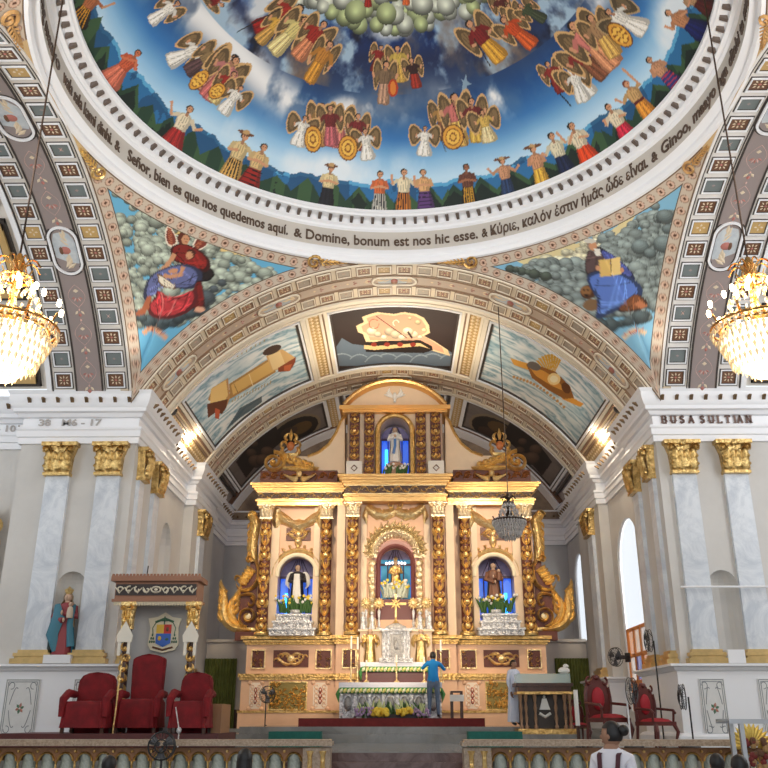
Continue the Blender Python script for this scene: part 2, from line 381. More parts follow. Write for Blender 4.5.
# leaf brackets under the cornice
mb = MB()
for a, b in zip(full[:-1], full[1:]):
    a, b = np.array(a), np.array(b); L = np.linalg.norm(b - a)
    if L < .5: continue
    t = (b - a) / L; nn = np.array([t[1], -t[0]]); n = int(L / .33)
    for k in range(n):
        q = a + t * (L * (k + .5) / n); o = [q + nn * .27 - t * .045, q + nn * .27 + t * .045, q + nn * .42 + t * .03, q + nn * .42 - t * .03]
        mb.add([(o[0][0], o[0][1], 7.21), (o[1][0], o[1][1], 7.21), (o[2][0], o[2][1], 7.31), (o[3][0], o[3][1], 7.31), (o[0][0], o[0][1], 7.33), (o[1][0], o[1][1], 7.33), (o[2][0], o[2][1], 7.33), (o[3][0], o[3][1], 7.33)],
               [(0, 1, 2, 3), (0, 4, 5, 1), (2, 6, 7, 3), (0, 3, 7, 4), (1, 5, 6, 2)])
mb.build('trim_2', bronze)['kind'] = 'structure'
def frieze(txt, x, y, size, m, lab=None, sx=1., z=6.715, bold=.004):
    v, f = text_bm(txt, size, depth=.012, sx=sx, bold=bold); v += (x, y, z)
    o = MB().add(v, f).build('lettering', m, smooth=False); tag(o, lab, 'lettering'); return o
letM = mat('brown_letter', (.16, .09, .07), .5); letG = mat('faded_letter', (.46, .43, .41), .6)
def serif_text(txt, x, y, z, h, m, lab, adv):
    """roman capitals built from strokes with serifs"""
    G = {'B': [((0, 0), (0, 1)), ((0, 1), (.4, 1)), ((.4, 1), (.5, .76)), ((.5, .76), (.4, .53)), ((0, .53), (.4, .53)), ((.4, .53), (.55, .27)), ((.55, .27), (.42, 0)), ((0, 0), (.42, 0))],
         'U': [((0, 1), (0, .3)), ((0, .3), (.14, .03)), ((.14, .03), (.42, .03)), ((.42, .03), (.56, .3)), ((.56, .3), (.56, 1))],
         'S': [((.5, .82), (.3, 1)), ((.3, 1), (.08, .92)), ((.08, .92), (.05, .68)), ((.05, .68), (.48, .38)), ((.48, .38), (.46, .1)), ((.46, .1), (.25, 0)), ((.25, 0), (.0, .16))],
         'A': [((0, 0), (.3, 1)), ((.3, 1), (.6, 0)), ((.12, .36), (.48, .36))], 'L': [((0, 0), (0, 1)), ((0, 0), (.45, .0)), ((.45, 0), (.47, .16))],
         'T': [((.28, 0), (.28, 1)), ((0, 1), (.56, 1)), ((0, 1), (0, .86)), ((.56, 1), (.56, .86))], 'I': [((.05, 0), (.05, 1))], 'N': [((0, 0), (0, 1)), ((0, 1), (.55, 0)), ((.55, 0), (.55, 1))],
         'O': [((.3, 1), (.05, .75)), ((.05, .75), (.05, .25)), ((.05, .25), (.3, 0)), ((.3, 0), (.55, .25)), ((.55, .25), (.55, .75)), ((.55, .75), (.3, 1))], 'K': [((0, 0), (0, 1)), ((0, .45), (.5, 1)), ((.15, .58), (.55, 0))], ' ': []}
    mb = MB(); cx = x
    for ch in txt:
        for (a, b) in G[ch]:
            a, b = np.array(a) * h, np.array(b) * h; d = b - a; L = np.linalg.norm(d); wd = .024 if abs(d[1]) > abs(d[0]) * .5 else .013
            n = np.array([-d[1], d[0]]) / L * wd; e = d / L * .008
            mb.prism([(cx + q[0], z + q[1]) for q in (a + n - e, b + n + e, b - n + e, a - n - e)], y - .014, y)
            if abs(d[0]) < 1e-6 and L > .5 * h:
                for zz in (min(a[1], b[1]), max(a[1], b[1]) - .012): mb.box(cx + a[0] - .045, cx + a[0] + .045, y - .0145, y, z + zz, z + zz + .012)
        cx += adv * {'I': .35, ' ': .28, 'L': .85}.get(ch, 1)
    o = mb.build('lettering', m, smooth=False); tag(o, lab, 'lettering'); return o
serif_text('BUSA SULTIAN', 6.5, 20.40, 6.715, .18, letM, 'brown capitals reading BUSA SULTIAN on the white frieze', .215)
serif_text('OIK', 9.22, 20.85, 6.715, .18, letM, 'brown capitals reading OIK at the stepped-back frieze', .215)
frieze('38   M6 - 17', -8.75, 20.40, .23, letG, 'faded grey numerals ending in 17 on the frieze', 1.35)
frieze('0 - 101', -10.2, 20.85, .23, letG, 'grey numerals 0 - 101 on the stepped-back frieze', 1.3)

# ---------------------------------------------------------------- arches and vaults
def xf_chancel(V): a = V[:, 0] / RHO; r = RHO + V[:, 1]; return np.stack([r * np.sin(a), V[:, 2], ZC + r * np.cos(a)], 1)
def xf_side(s): return lambda V: (lambda a, r: np.stack([s * V[:, 2], CY + 1.045 * r * np.sin(a), ZC + r * np.cos(a)], 1))(V[:, 0] / RHO, RHO + V[:, 1])
D = math.radians
def strip(mb, u0, u1, v0, v1, w0, w1, m=0, n=None):
    """slab following the curve: raised from w0 to w1 towards the room"""
    n = n or max(2, int(abs(u1 - u0) / .35)); U = np.linspace(u0, u1, n + 1)
    mb.grid([[(u, -w0, v0), (u, -w1, v0), (u, -w1, v1), (u, -w0, v1)] for u in U], m)
    for u in (u0, u1): mb.add([(u, -w0, v0), (u, -w1, v0), (u, -w1, v1), (u, -w0, v1)], [(0, 1, 2, 3)], m)
def frame(mb, u0, u1, v0, v1, t, w, m):
    strip(mb, u0, u1, v0, v0 + t, 0, w, m); strip(mb, u0, u1, v1 - t, v1, 0, w, m)
    mb.box(u0, u0 + t, -w, 0, v0 + t, v1 - t, m); mb.box(u1 - t, u1, -w, 0, v0 + t, v1 - t, m)
def diamond(mb, u, v, a, b, ang, w, m):
    c, s_ = math.cos(ang), math.sin(ang); q = [(a, 0), (0, b), (-a, 0), (0, -b)]
    q = [(u + x * c - y * s_, v + x * s_ + y * c) for x, y in q]
    mb.add([(x, -w * .4, y) for x, y in q] + [(u, -w - .012, v)], [(0, 1, 4), (1, 2, 4), (2, 3, 4), (3, 0, 4)], m)
# material slots: 0 base 1 white 2 dark 3 brown 4 teal 5 ochre 6 mauve 7 pink 8 rose 9 cream motif
def coffer(mb, u, v, su, sv, kind):
    frame(mb, u - su / 2, u + su / 2, v - sv / 2, v + sv / 2, .022, .012, 2)
    frame(mb, u - su / 2 + .022, u + su / 2 - .022, v - sv / 2 + .022, v + sv / 2 - .022, .028, .04, 1)
    frame(mb, u - su / 2 + .05, u + su / 2 - .05, v - sv / 2 + .05, v + sv / 2 - .05, .018, .012, 2)
    a, b = su / 2 - .06, sv / 2 - .06
    mb.add([(u - a, -.006, v - b), (u + a, -.006, v - b), (u + a, -.006, v + b), (u - a, -.006, v + b)], [(0, 1, 2, 3)], [3, 4, 5][kind])
    if kind == 0:
        for k in range(8): t = k * PI / 4; q = .55 if k % 2 else .5; diamond(mb, u + a * q * math.cos(t) * (1.15 if k % 2 else 1), v + b * q * math.sin(t) * (1.15 if k % 2 else 1), a * .34, b * .14, t, .01, 9)
        diamond(mb, u, v, a * .2, b * .2, 0, .02, 8)
    elif kind == 1:
        if (int(u * 7) % 3) == 0: diamond(mb, u, v, a * .7, b * .06, .7, .008, 7); diamond(mb, u, v, a * .7, b * .06, -.7, .008, 7)
        else: diamond(mb, u, v, a * .35, b * .35, 0, .006, 6)
    else:
        for k in range(4): diamond(mb, u + a * .4 * math.cos(k * PI / 2), v + b * .4 * math.sin(k * PI / 2), a * .3, b * .16, k * PI / 2, .012, 9)
def line2(mb, pts, wd, w, m):
    p = np.asarray(pts, float); t = np.gradient(p, axis=0); t /= np.maximum(np.linalg.norm(t, axis=1, keepdims=True), 1e-9)
    mb.grid([[(q[0] - e[1] * wd, -w * .3, q[1] + e[0] * wd), (q[0], -w, q[1]), (q[0] + e[1] * wd, -w * .3, q[1] - e[0] * wd)] for q, e in zip(p, t)], m)
def vine(mb, u0, u1, vc, hv, per=1.0, d=1):
    n = max(1, int(round((u1 - u0) / per))); per = (u1 - u0) / n
    for k in range(n):
        c = u0 + per * (k + .5); a = per * .30; U = np.linspace(-a, a, 9)
        for sg in (-1, 1): line2(mb, [(c + x, vc + sg * hv * .62 * math.cos(x / a * PI / 2)) for x in U], .016, .014, 7)
        for j in range(-2, 3): t = j * .5; diamond(mb, c + d * a * .35 * math.cos(t), vc + hv * .33 * math.sin(t), a * .28, hv * .09, math.atan2(hv * .33 * math.sin(t), d * a * .35 * math.cos(t)), .014, 8 if j % 2 == 0 else 7)
        diamond(mb, c - d * a * .45, vc, a * .25, hv * .3, 0, .012, 9)
        for sg in (-1, 1): diamond(mb, c + per / 2 - .06 * d, vc + sg * hv * .22, .10, .05, sg * .7 * d, .012, 9)
        diamond(mb, c + per / 2, vc, .07, .06, 0, .016, 8); diamond(mb, c + per / 2 + .13, vc, .06, .04, 0, .012, 7); diamond(mb, c + per / 2 - .13, vc, .06, .04, 0, .012, 7)
def medallion(mb, u, vc, lu, hv):
    """white-rimmed oblong with a pale sky and a winged head"""
    def ov(r, n=28): return [(u + (lu - hv if math.cos(t) > 0 else -(lu - hv)) + (hv + r) * math.cos(t), vc + (hv + r) * math.sin(t)) for t in np.linspace(0, 2 * PI, n + 1)]
    for r0, r1, w, m_ in ((.09, .05, .012, 2), (.05, .0, .05, 1), (.0, -.03, .012, 2)):
        A, B = ov(r0), ov(r1); mb.grid([[(a[0], 0, a[1]), (a[0], -w, a[1]), (b[0], -w, b[1]), (b[0], 0, b[1])] for a, b in zip(A, B)], m_)
    A = ov(-.03); mb.add([(a[0], -.008, a[1]) for a in A[:-1]] , [tuple(range(len(A) - 1))], 10)
    for sg in (-1, 1):
        for j in range(5): diamond(mb, u + sg * (.16 + .06 * j), vc + .05 * (j % 2) - .05, .16, .06, sg * .5 + .25 * (j - 2), .02, 9)
    mb.ell((u, -.02, vc), (.10, .03, .12), 8, 8, 5); mb.ell((u, -.03, vc + .09), (.10, .03, .05), 3, 8, 4)
AM = [creamW, whiteS, dark, brown, teal, ochre, mauve, pink, rose, mat('cream_motif', (.70, .58, .42), .5), mat('medallion_sky', (.42, .47, .52), .6, col2=(.60, .64, .66), vscale=4)]
WS_ = mat('warm_lit_moulding', (.86, .78, .64), .45)  # chancel copy of the white moulding, warm lamplight put into its colour
AMW = [creamW, WS_, mat('coffer_line', (.34, .22, .14), .5), mat('coffer_brown', (.34, .19, .11), .5), mat('coffer_taupe', (.46, .39, .31), .5), ochre, mat('vine_ground', (.58, .46, .36), .55), mat('vine_rose', (.70, .48, .38), .5), rose, mat('warm_lit_motif', (.84, .66, .42), .5), AM[10]]  # slot colours warmed for the chancel, lamplight tint mixed into the paint
def arch(name, xf, a0, a1, rows, base, label, meds=(), d=1):
    """rows: (kind, v0, v1): edge, coffers, stripe, mould"""
    u0, u1 = D(a0) * RHO, D(a1) * RHO; mb = MB(xf); vmin = min(r[1] for r in rows); vmax = max(r[2] for r in rows)
    strip(mb, u0, u1, vmin, vmax, -.25, 0, 0)
    for kind, v0, v1 in rows:
        if kind == 'edge': strip(mb, u0, u1, v0, v1, 0, .03, 0)
        elif kind == 'mould': strip(mb, u0, u1, v0, v1, 0, .09, 1); strip(mb, u0, u1, v0 - .03, v0, 0, .03, 2)
        elif kind == 'line': strip(mb, u0, u1, v0, v1, 0, .02, 2)
        elif kind == 'wline': strip(mb, u0, u1, v0, v1, 0, .03, 1)
        elif kind == 'coffers':
            n = int(round((u1 - u0) / .525)); p = (u1 - u0) / n
            for k in range(n):
                kd = 0 if k % 2 == 0 else (2 if k % 8 == 5 else 1); coffer(mb, u0 + p * (k + .5), (v0 + v1) / 2, p - .11, v1 - v0 - .05, kd)
        elif kind == 'stripe':
            strip(mb, u0, u1, v0, v1, 0, .01, 6); strip(mb, u0, u1, v0 - .02, v0 + .02, 0, .02, 2); strip(mb, u0, u1, v1 - .02, v1 + .02, 0, .02, 2)
            cuts = [u0] + [x for md in sorted(meds) for x in (D(md) * RHO - .68, D(md) * RHO + .68)] + [u1]
            for p, q in zip(cuts[::2], cuts[1::2]):
                if q - p > .5: vine(mb, p, q, (v0 + v1) / 2, (v1 - v0) / 2, .92, d)
            for md in meds: medallion(mb, D(md) * RHO, (v0 + v1) / 2, .56, min(.30, (v1 - v0) / 2 - .03))
    AMb = list(AMW if xf is xf_chancel else AM); AMb[0] = base
    if isinstance(label, str) is False: label = label[0]
    o = mb.build(name, AMb, ang=30); tag(o, label, kind='structure'); return o
SR = [('edge', 6.43, 6.48), ('line', 6.49, 6.51), ('coffers', 6.53, 7.06), ('line', 7.07, 7.09), ('stripe', 7.14, 7.78), ('coffers', 7.82, 8.32), ('line', 8.34, 8.37), ('wline', 8.38, 8.5)]
archW = mat('arch_paint_dimmed', (.72, .68, .63), .55, var=.06)  # side arch base painted darker because less light reaches it
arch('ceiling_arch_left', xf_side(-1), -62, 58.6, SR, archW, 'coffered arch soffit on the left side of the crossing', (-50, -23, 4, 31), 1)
arch('ceiling_arch_right', xf_side(1), -62, 58.6, SR, mat('arch_paint_lit', (.80, .77, .74), .55, var=.06), 'coffered arch soffit on the right side of the crossing', (-50, -23, 4, 31), 1)  # lit copy of the side arch paint, brightness put into the colour
goldcream = mat('warm_lit_cream', (.84, .73, .56), .5, var=.08)  # chancel arch base, warm lamp glow put into the cream
arch('ceiling_arch_front', xf_chancel, -58.5, 58.5, [('wline', 20.1, 20.16), ('coffers', 20.2, 20.72), ('line', 20.74, 20.76), ('stripe', 20.84, 21.3), ('line', 21.36, 21.38), ('coffers', 21.4, 21.92), ('mould', 22.0, 22.18), ('mould', 22.26, 22.36)], goldcream, 'coffered arch that opens into the chancel', (-50, -25, 0, 25, 50))
arch('ceiling_arch_back', xf_chancel, -58.5, 58.5, [('mould', 27.08, 27.2), ('mould', 27.26, 27.34), ('coffers', 27.42, 27.92), ('line', 27.96, 27.98), ('stripe', 28.04, 28.44), ('line', 28.5, 28.52), ('coffers', 28.58, 29.08), ('wline', 29.14, 29.3)], goldcream, 'second coffered arch above the altarpiece', (0,))
# vault field between the arches, with ribs and lattice strips
mb = MB(xf_chancel); U = lambda a: D(a) * RHO
strip(mb, U(-58.5), U(58.5), 22.3, 27.1, -.25, -.03, 0)
def lattice(mb, a0, a1, v0, v1, m1=9):
    u0, u1 = U(a0), U(a1); n = int((v1 - v0) / .22)
    strip(mb, u0, u1, v0, v1, -.03, 0, 5)
    for k in range(n):
        for j in range(2): diamond(mb, u0 + (u1 - u0) * (.28 + .44 * j), v0 + (k + .5 * (1 + (j % 2) * .9) - .2) * (v1 - v0) / n, (u1 - u0) * .2, .10, 0, .02, m1)
for s in (-1, 1):
    a = sorted((s * 16.4, s * 17.0)); 
    for w0, w1, k, h in ((15.3, 16.1, 1, .08), (16.15, 16.5, 2, .03), (16.5, 17.1, 1, .06), (19.7, 20.3, 1, .06), (20.4, 21.5, 1, .10), (52.9, 53.3, 2, .03), (53.4, 54.1, 1, .06), (54.2, 54.7, 3, .03), (54.8, 55.2, 9, .05), (55.3, 55.8, 2, .03)):
        p, q = sorted((s * w0, s * w1)); strip(mb, U(p), U(q), 22.36, 27.06, 0 - .03, h, k, 2)
    p, q = sorted((s * 17.1, s * 19.7)); lattice(mb, p, q, 22.4, 27.05)
    p, q = sorted((s * 55.9, s * 58.3)); lattice(mb, p, q, 22.4, 27.05)
tag(mb.build('ceiling_vault', AMW, ang=30), 'barrel vault of the chancel between its two arches', kind='structure')
# dim bay behind
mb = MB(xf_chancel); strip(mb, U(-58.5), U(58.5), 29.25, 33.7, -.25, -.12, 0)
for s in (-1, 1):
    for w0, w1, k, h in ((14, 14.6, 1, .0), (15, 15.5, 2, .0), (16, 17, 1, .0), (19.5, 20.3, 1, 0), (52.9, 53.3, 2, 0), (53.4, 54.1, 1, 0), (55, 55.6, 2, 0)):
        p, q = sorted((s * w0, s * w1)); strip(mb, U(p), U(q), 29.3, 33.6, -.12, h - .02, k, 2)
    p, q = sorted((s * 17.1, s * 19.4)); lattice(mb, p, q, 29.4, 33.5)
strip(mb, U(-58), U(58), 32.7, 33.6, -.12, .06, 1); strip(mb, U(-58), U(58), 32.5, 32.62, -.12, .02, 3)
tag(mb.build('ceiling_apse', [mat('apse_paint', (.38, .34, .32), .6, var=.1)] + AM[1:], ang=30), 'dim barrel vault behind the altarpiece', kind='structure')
# arch wall above the side arches, filler under the pendentives
for s, nm in ((-1, 'left'), (1, 'right')):
    mb = MB(); mb.box(*sorted((s * 6.3, s * 6.7)), 20.06, 20.5, 7.5, 7.9); mb.build('trim_3', beige)['kind'] = 'structure'
    xf = xf_side(s); mb = MB(xf); strip(mb, U(-62), U(58.6), 8.45, 13.6, -.45, -.3, 0)
    for a0, a1, v0, v1 in ((43, 58, 8.75, 11.9), (26, 41.5, 8.75, 11.9), (6, 23.5, 8.75, 11.9), (-14, 3.5, 8.75, 11.9)):
        u0, u1 = U(a0), U(a1)
        for t0, t, k, h in ((0, .08, 2, -.2), (.08, .16, 5, -.14), (.24, .06, 2, -.22), (.30, .22, 1, -.26), (.52, .05, 2, -.24)):
            strip(mb, u0 + t0, u1 - t0, v0 + t0, v0 + t0 + t, -.3, h, k); strip(mb, u0 + t0, u1 - t0, v1 - t0 - t, v1 - t0, -.3, h, k)
            strip(mb, u0 + t0, u0 + t0 + t, v0 + t0, v1 - t0, -.3, h, k, 2); strip(mb, u1 - t0 - t, u1 - t0, v0 + t0, v1 - t0, -.3, h, k, 2)
        strip(mb, u0 + .57, u1 - .57, v0 + .57, v1 - .57, -.3, -.28, 6)
        for j in range(5): diamond(mb, (u0 + u1) / 2 + .3 * math.cos(j * 1.26), (v0 + v1) / 2 + .4 * math.sin(j * 1.26), .4, .18, j * 1.26, -.24, 7 if j % 2 else 5)
    tag(mb.build('ceiling_transept_' + nm, AM, ang=30), kind='structure')
# shell of the nave and transepts around and behind the viewer
tag(MB().box(-9.3, 9.3, -6, 6.9, 9.6, 9.9).build('ceiling_nave', wallM), kind='structure')
for s, nm in ((-1, 'left'), (1, 'right')):
    tag(MB().box(*sorted((s * 9.3, s * 9.6)), -6, 6.9, -1.7, 9.7).build('wall_nave_' + nm, wallM), kind='structure')
    mt = MB(); 
    for y0, y1, z0, z1 in ((5.8, 21.2, -1.7, 2.2), (5.8, 21.2, 8.6, 11.6), (5.8, 8.5, 2.2, 8.6), (11.2, 16.0, 2.2, 8.6), (18.7, 21.2, 2.2, 8.6)): mt.box(*sorted((s * 13.65, s * 13.9)), y0, y1, z0, z1)
    tag(mt.build('wall_transept_' + nm, wallM), kind='structure'); tag(MB().box(*sorted((s * 9.3, s * 13.9)), 5.6, 5.9, -1.7, 9.9).build('wall_transept_front_' + nm, wallM), kind='structure')
mb = MB(xf_chancel)
a_ = np.linspace(-1.0, 1.0, 30); mb.xf = None
mb.grid([[(RHO * math.sin(t), 6.9, ZC + RHO * math.cos(t)), (RHO * math.sin(t) * 1.3, 6.9, 11.6)] for t in a_]); tag(mb.build('wall_crossing_arch', wallM), kind='structure')
# ---------------------------------------------------------------- ring of the dome
RP = [(6.5, 11.3), (6.5, 10.93), (6.44, 10.95), (6.40, 11.03), (6.42, 11.12), (6.36, 11.2), (6.30, 11.24), (6.30, 11.76), (6.25, 11.80), (6.25, 11.86), (6.18, 11.90), (6.18, 12.0), (6.16, 12.03), (5.99, 12.05), (5.97, 12.09), (5.93, 12.12), (5.93, 12.2), (6.25, 12.24)]
N = 128; mb = MB()
ringP = np.array([[(r * math.sin(t), CY + r * math.cos(t), z) for r, z in RP] for t in np.linspace(0, 2 * PI, N, endpoint=False)])
for a, b, k in ((0, 7, 0), (6, 8, 1), (7, len(RP), 0)): mb.grid(ringP[:, a:b], k, cu=True)
tag(mb.build('trim_4', [whiteS, mat('text_band', (.56, .52, .47), .6)], ang=22), 'white moulded ring at the foot of the dome', kind='structure')
mb = MB()
for k in range(140):
    t = 2 * PI * k / 140; c, s_ = math.cos(t), math.sin(t); f = lambda r, o, z: (r * s_ + o * c, CY + r * c - o * s_, z)
    mb.add([f(6.17, -.034, 11.92), f(6.17, .034, 11.92), f(6.04, .042, 12.0), f(6.04, -.042, 12.0), f(6.17, -.034, 12.04), f(6.17, .034, 12.04), f(6.04, .042, 12.05), f(6.04, -.042, 12.05)], [(0, 1, 2, 3), (0, 3, 7, 4), (1, 5, 6, 2), (2, 6, 7, 3)])
mb.build('trim_5', mat('bracket_brown', (.13, .10, .085), .5))['kind'] = 'structure'
ringL = mat('ring_letter', (.09, .055, .035), .5)
lr = root('lettering', 'dark brown prayer in several languages running round the ring below the dome', 'lettering', (0, CY, 11.26), kind='thing')
def ring_az(px, py):  # azimuth on the fascia cylinder
    d = ray(px, py); R = 6.29; a = d[0] ** 2 + d[1] ** 2; b = -2 * d[1] * CY; c = CY * CY - R * R; t = (-b + math.sqrt(max(0, b * b - 4 * a * c))) / 2 / a; p = d * t
    return math.atan2(p[0], p[1] - CY)
for txt, pa, pb, sz in (('Señor, bien es que nos quedemos aquí.', (127, 163), (288, 230), .40), ('&', (294, 231), (302, 233), .34), ('Domine, bonum est nos hic esse.', (306, 233), (478, 240), .40), ('&', (482, 240), (488, 238), .34), ('Κύριε, καλόν ἐστιν ἡμᾶς ὧδε εἶναι.', (491, 238), (648, 166), .40), ('&', (652, 163), (658, 158), .34),
        ('Ginoo, maayo nga dinhi ta magpabilin.', (662, 155), (755, 5), .40), ('&', (114, 152), (119, 156), .34), ('wala sala kami dinhi.', (62, 85), (111, 149), .40), ('Ginoong maayo', (30, 4), (58, 78), .40)):
    a0, a1 = ring_az(*pa), ring_az(*pb); v, f = text_bm(txt, sz, depth=.012, bold=.006); L = v[:, 0].max() - v[:, 0].min(); v[:, 0] -= v[:, 0].min()
    a = a0 + (a1 - a0) * v[:, 0] / L; r = 6.29 + v[:, 1]; V = np.stack([r * np.sin(a), CY + r * np.cos(a), 11.36 + v[:, 2]], 1)
    o = MB().add(V, f).build('phrase', ringL, lr, smooth=False)
# ---------------------------------------------------------------- pilasters
def capital(mb, cx, yf, z0, z1, w, dp=.14, m=0):
    """corinthian capital on a flat pilaster; front at y=yf"""
    h = z1 - z0; mb.prism([(cx - w * .36, z0), (cx + w * .36, z0), (cx + w * .40, z0 + h * .6), (cx + w * .5, z1 - h * .1), (cx - w * .5, z1 - h * .1), (cx - w * .40, z0 + h * .6)], yf - dp * .6, yf + dp, m)
    mb.box(cx - w * .54, cx + w * .54, yf - dp * 1.1, yf + dp, z1 - h * .12, z1, m); mb.box(cx - w * .40, cx + w * .40, yf - dp * .9, yf + dp, z0 - .02, z0 + .05, m)
    for row, (zb, n, hh) in enumerate(((z0 + .04, 3, h * .42), (z0 + h * .28, 4, h * .42))):
        for k in range(n):
            x = cx + w * .72 * ((k + .5) / n - .5); lw = leafw(w * .40 / n * 1.35)
            mb.rib([(x, zb + hh * q) for q in np.linspace(0, 1, 7)], lw, .07, yf - dp * .6 - .03 * row, m, 3, .3, .10 * h)
    for s in (-1, 1):
        mb.rib([(cx + s * (w * .12), z0 + h * .5)] + [(cx + s * (w * .37 + .5 * w * .26 * (1 - i / 12) * math.cos(PI - i / 12 * 3.6 * PI)), z0 + h * .76 + .5 * w * .26 * (1 - i / 12) * math.sin(PI - i / 12 * 3.6 * PI)) for i in range(13)], leafw(.035), .08, yf - dp * .9, m)
        mb.ell((cx + s * w * .37, yf - dp, z0 + h * .76), (.05, .06, .05), m, 6, 4)
    mb.ell((cx, yf - dp * 1.1, z1 - h * .1), (.08, .06, .07), m, 7, 4)
def pilaster(x, y, face, hw, label, zc0=5.45, zb=1.42):
    """face 'front' looks at the nave, 'l'/'r' look across the chancel"""
    if face == 'front': X = lambda V: V + np.array([x, y, 0])
    else:
        sg = -1 if face == 'r' else 1   # wall at right looks towards -x
        X = lambda V: np.stack([x - sg * V[:, 1], y + sg * V[:, 0] , V[:, 2]], 1)
    r = root('pilaster', label, 'pilaster', (x, y, zb - .28))
    mb = MB(X); mb.prism([(-hw, zb), (hw, zb), (hw * .96, zc0), (-hw * .96, zc0)], -.10, .03); mb.build('shaft', marb, r)
    mb = MB(X); capital(mb, 0, -.10, zc0, 6.25, hw * 2.75); mb.build('capital', capgold, r)
    mb = MB(X)
    for i, (e, z0, z1) in enumerate(((.16, zb - .28, zb - .17), (.09, zb - .17, zb - .12), (.12, zb - .12, zb - .05), (.05, zb - .05, zb + .02))): mb.box(-hw - e, hw + e, -.10 - e, .03, z0, z1)
    mb.build('base', basegold, r, smooth=False); return r
for s, nm in ((-1, 'left'), (1, 'right')):
    side = 'l' if s < 0 else 'r'
    pilaster(s * 8.08, 20.45, 'front', .29, 'grey marble pilaster with gilt capital, the outer one on the %s pier' % nm)
    pilaster(s * 6.86, 20.45, 'front', .29, 'grey marble pilaster with gilt capital beside the niche of the %s pier, near the chancel' % nm)
    pilaster(s * 6.3, 20.95, side, .20, 'narrow marble pilaster just round the corner of the %s pier' % nm)
    pilaster(s * 6.3, 22.35, side, .26, 'narrow marble pilaster second round the corner of the %s pier' % nm)
    pilaster(s * 6.3, 28.1, side, .36, 'marble pilaster with gilt capital by the altarpiece at the %s chancel wall' % nm)
# pier dados with cornice and painted panels
DP = [(0, -.8), (.30, -.8), (.30, -.35), (.25, -.30), (.16, -.28), (.16, .98), (.22, 1.0), (.26, 1.06), (.34, 1.08), (.34, 1.13), (0, 1.14)]
for s, nm in ((-1, 'left'), (1, 'right')):
    pth = [(-s * x, y) for x, y in PATH][:9] if s > 0 else PATH[:9]
    pth = [(s * abs(x), y) for x, y in PATH[:9]]
    mb = MB()
    if s < 0: sweep(mb, pth, DP, 0, -1)
    else: sweep(mb, pth[:6], DP, 0, 1); sweep(mb, pth[6:], DP, 0, 1)
    mb.build('baseboard_' + nm, whiteS, ang=25)['kind'] = 'structure'
def flower_panel(x0, x1, z0, z1, y, lab, flo=(.25, .10, .12)):
    r = root('painted_panel', lab, 'panel', ((x0 + x1) / 2, y, z0)); mb = MB(); mb.box(x0, x1, y - .02, y + .02, z0, z1); mb.build('board', mat('panel_ivory', (.76, .76, .75), .5, var=.1, vscale=6), r)
    mb = MB(); w_, h_ = x1 - x0, z1 - z0; cx, cz = (x0 + x1) / 2, (z0 + z1) / 2; L = lambda pts, wd=.008: mb.rib(pts, wd, .008, y - .02)
    for e in (.02, .06):
        for a, b in (((x0 + e, z0 + e), (x1 - e, z0 + e)), ((x0 + e, z1 - e), (x1 - e, z1 - e)), ((x0 + e, z0 + e), (x0 + e, z1 - e)), ((x1 - e, z0 + e), (x1 - e, z1 - e))): L([a, ((a[0] + b[0]) / 2, (a[1] + b[1]) / 2), b], .007)
    for sx in (-1, 1):
        for sz in (-1, 1):
            L([(cx + sx * (w_ * .34 + .06 * math.cos(t)) - sx * .02, cz + sz * (h_ * .38 + .07 * math.sin(t))) for t in np.linspace(0, 5, 14)]); L([(cx + sx * w_ * (.32 - .2 * q), cz + sz * h_ * (.05 + .3 * math.sin(q * 2))) for q in np.linspace(0, 1, 8)])
    mb.build('scrollwork', mat('grey_line', (.22, .24, .26), .6), r)
    mb = MB()
    for k in range(6): t = k * PI / 3 + .3; mb.rib([(cx + .02 * math.cos(t), cz - .02 + .02 * math.sin(t)), (cx + .06 * math.cos(t), cz - .02 + .07 * math.sin(t)), (cx + .10 * math.cos(t), cz - .02 + .12 * math.sin(t))], leafw(.03), .01, y - .022, k % 2)
    mb.build('flower', [mat('leaf_paint', (.10, .20, .12), .6), mat('petal_paint', flo, .6)], r)
flower_panel(-8.55, -7.8, -.35, .82, 20.27, 'ivory panel with painted scrollwork and flower, beneath the outermost marble shaft', (.45, .2, .15))
flower_panel(-7.05, -6.55, -.35, .82, 20.27, 'ivory scrollwork panel half hidden behind the red chair')
flower_panel(6.58, 7.12, -.35, .82, 20.27, 'ivory panel with a small painted flower beside the standing fan', (.35, .2, .22))
flower_panel(7.85, 8.45, -.35, .82, 20.27, 'ivory panel with dark painted bloom at the picture edge', (.05, .06, .06))
# windows in the right chancel wall
glass = mat('window_glass', (.95, .97, 1), .1, alpha=.25)
def windowx(x, yc, hw, zb, zs, rise, name):
    r = bpy.data.objects.new(name, None); C.objects.link(r); r['kind'] = 'structure'; r.location = (x, yc, zb + EYE); ORG[r.name] = (x, yc, zb)
    a = [(yc - hw * math.cos(PI * i / 16), zs + rise * math.sin(PI * i / 16)) for i in range(17)]; o = [(yc - hw, zb)] + a + [(yc + hw, zb)]
    MB().add([(x + .09, q, z) for q, z in o], [tuple(range(len(o)))]).build('pane', glass, r, smooth=False)
    MB().tube([(x + .06, q, z) for q, z in o], .03, 5).build('window_frame', whiteS, r); return r
w1 = windowx(6.6, 25.15, 1.28, .2, 4.1, 1.3, 'window_1'); windowx(6.6, 32.1, .85, 2.55, 4.75, .85, 'window_2')
sash = root('coloured_glass_sash', 'orange framed casement with coloured glass squares in the tall right window', 'window sash', (6.62, 25.15, .2))
mo = MB(); cols = [(1, .98, .95), (.12, .2, .75), (.95, .5, .1), (.9, .75, .6), (.95, .95, .95), (.1, .25, .8)]
for i in range(4): y = 24.12 + i * .68; mo.box(6.60, 6.66, y - .05, y + .05, .22, 2.35)
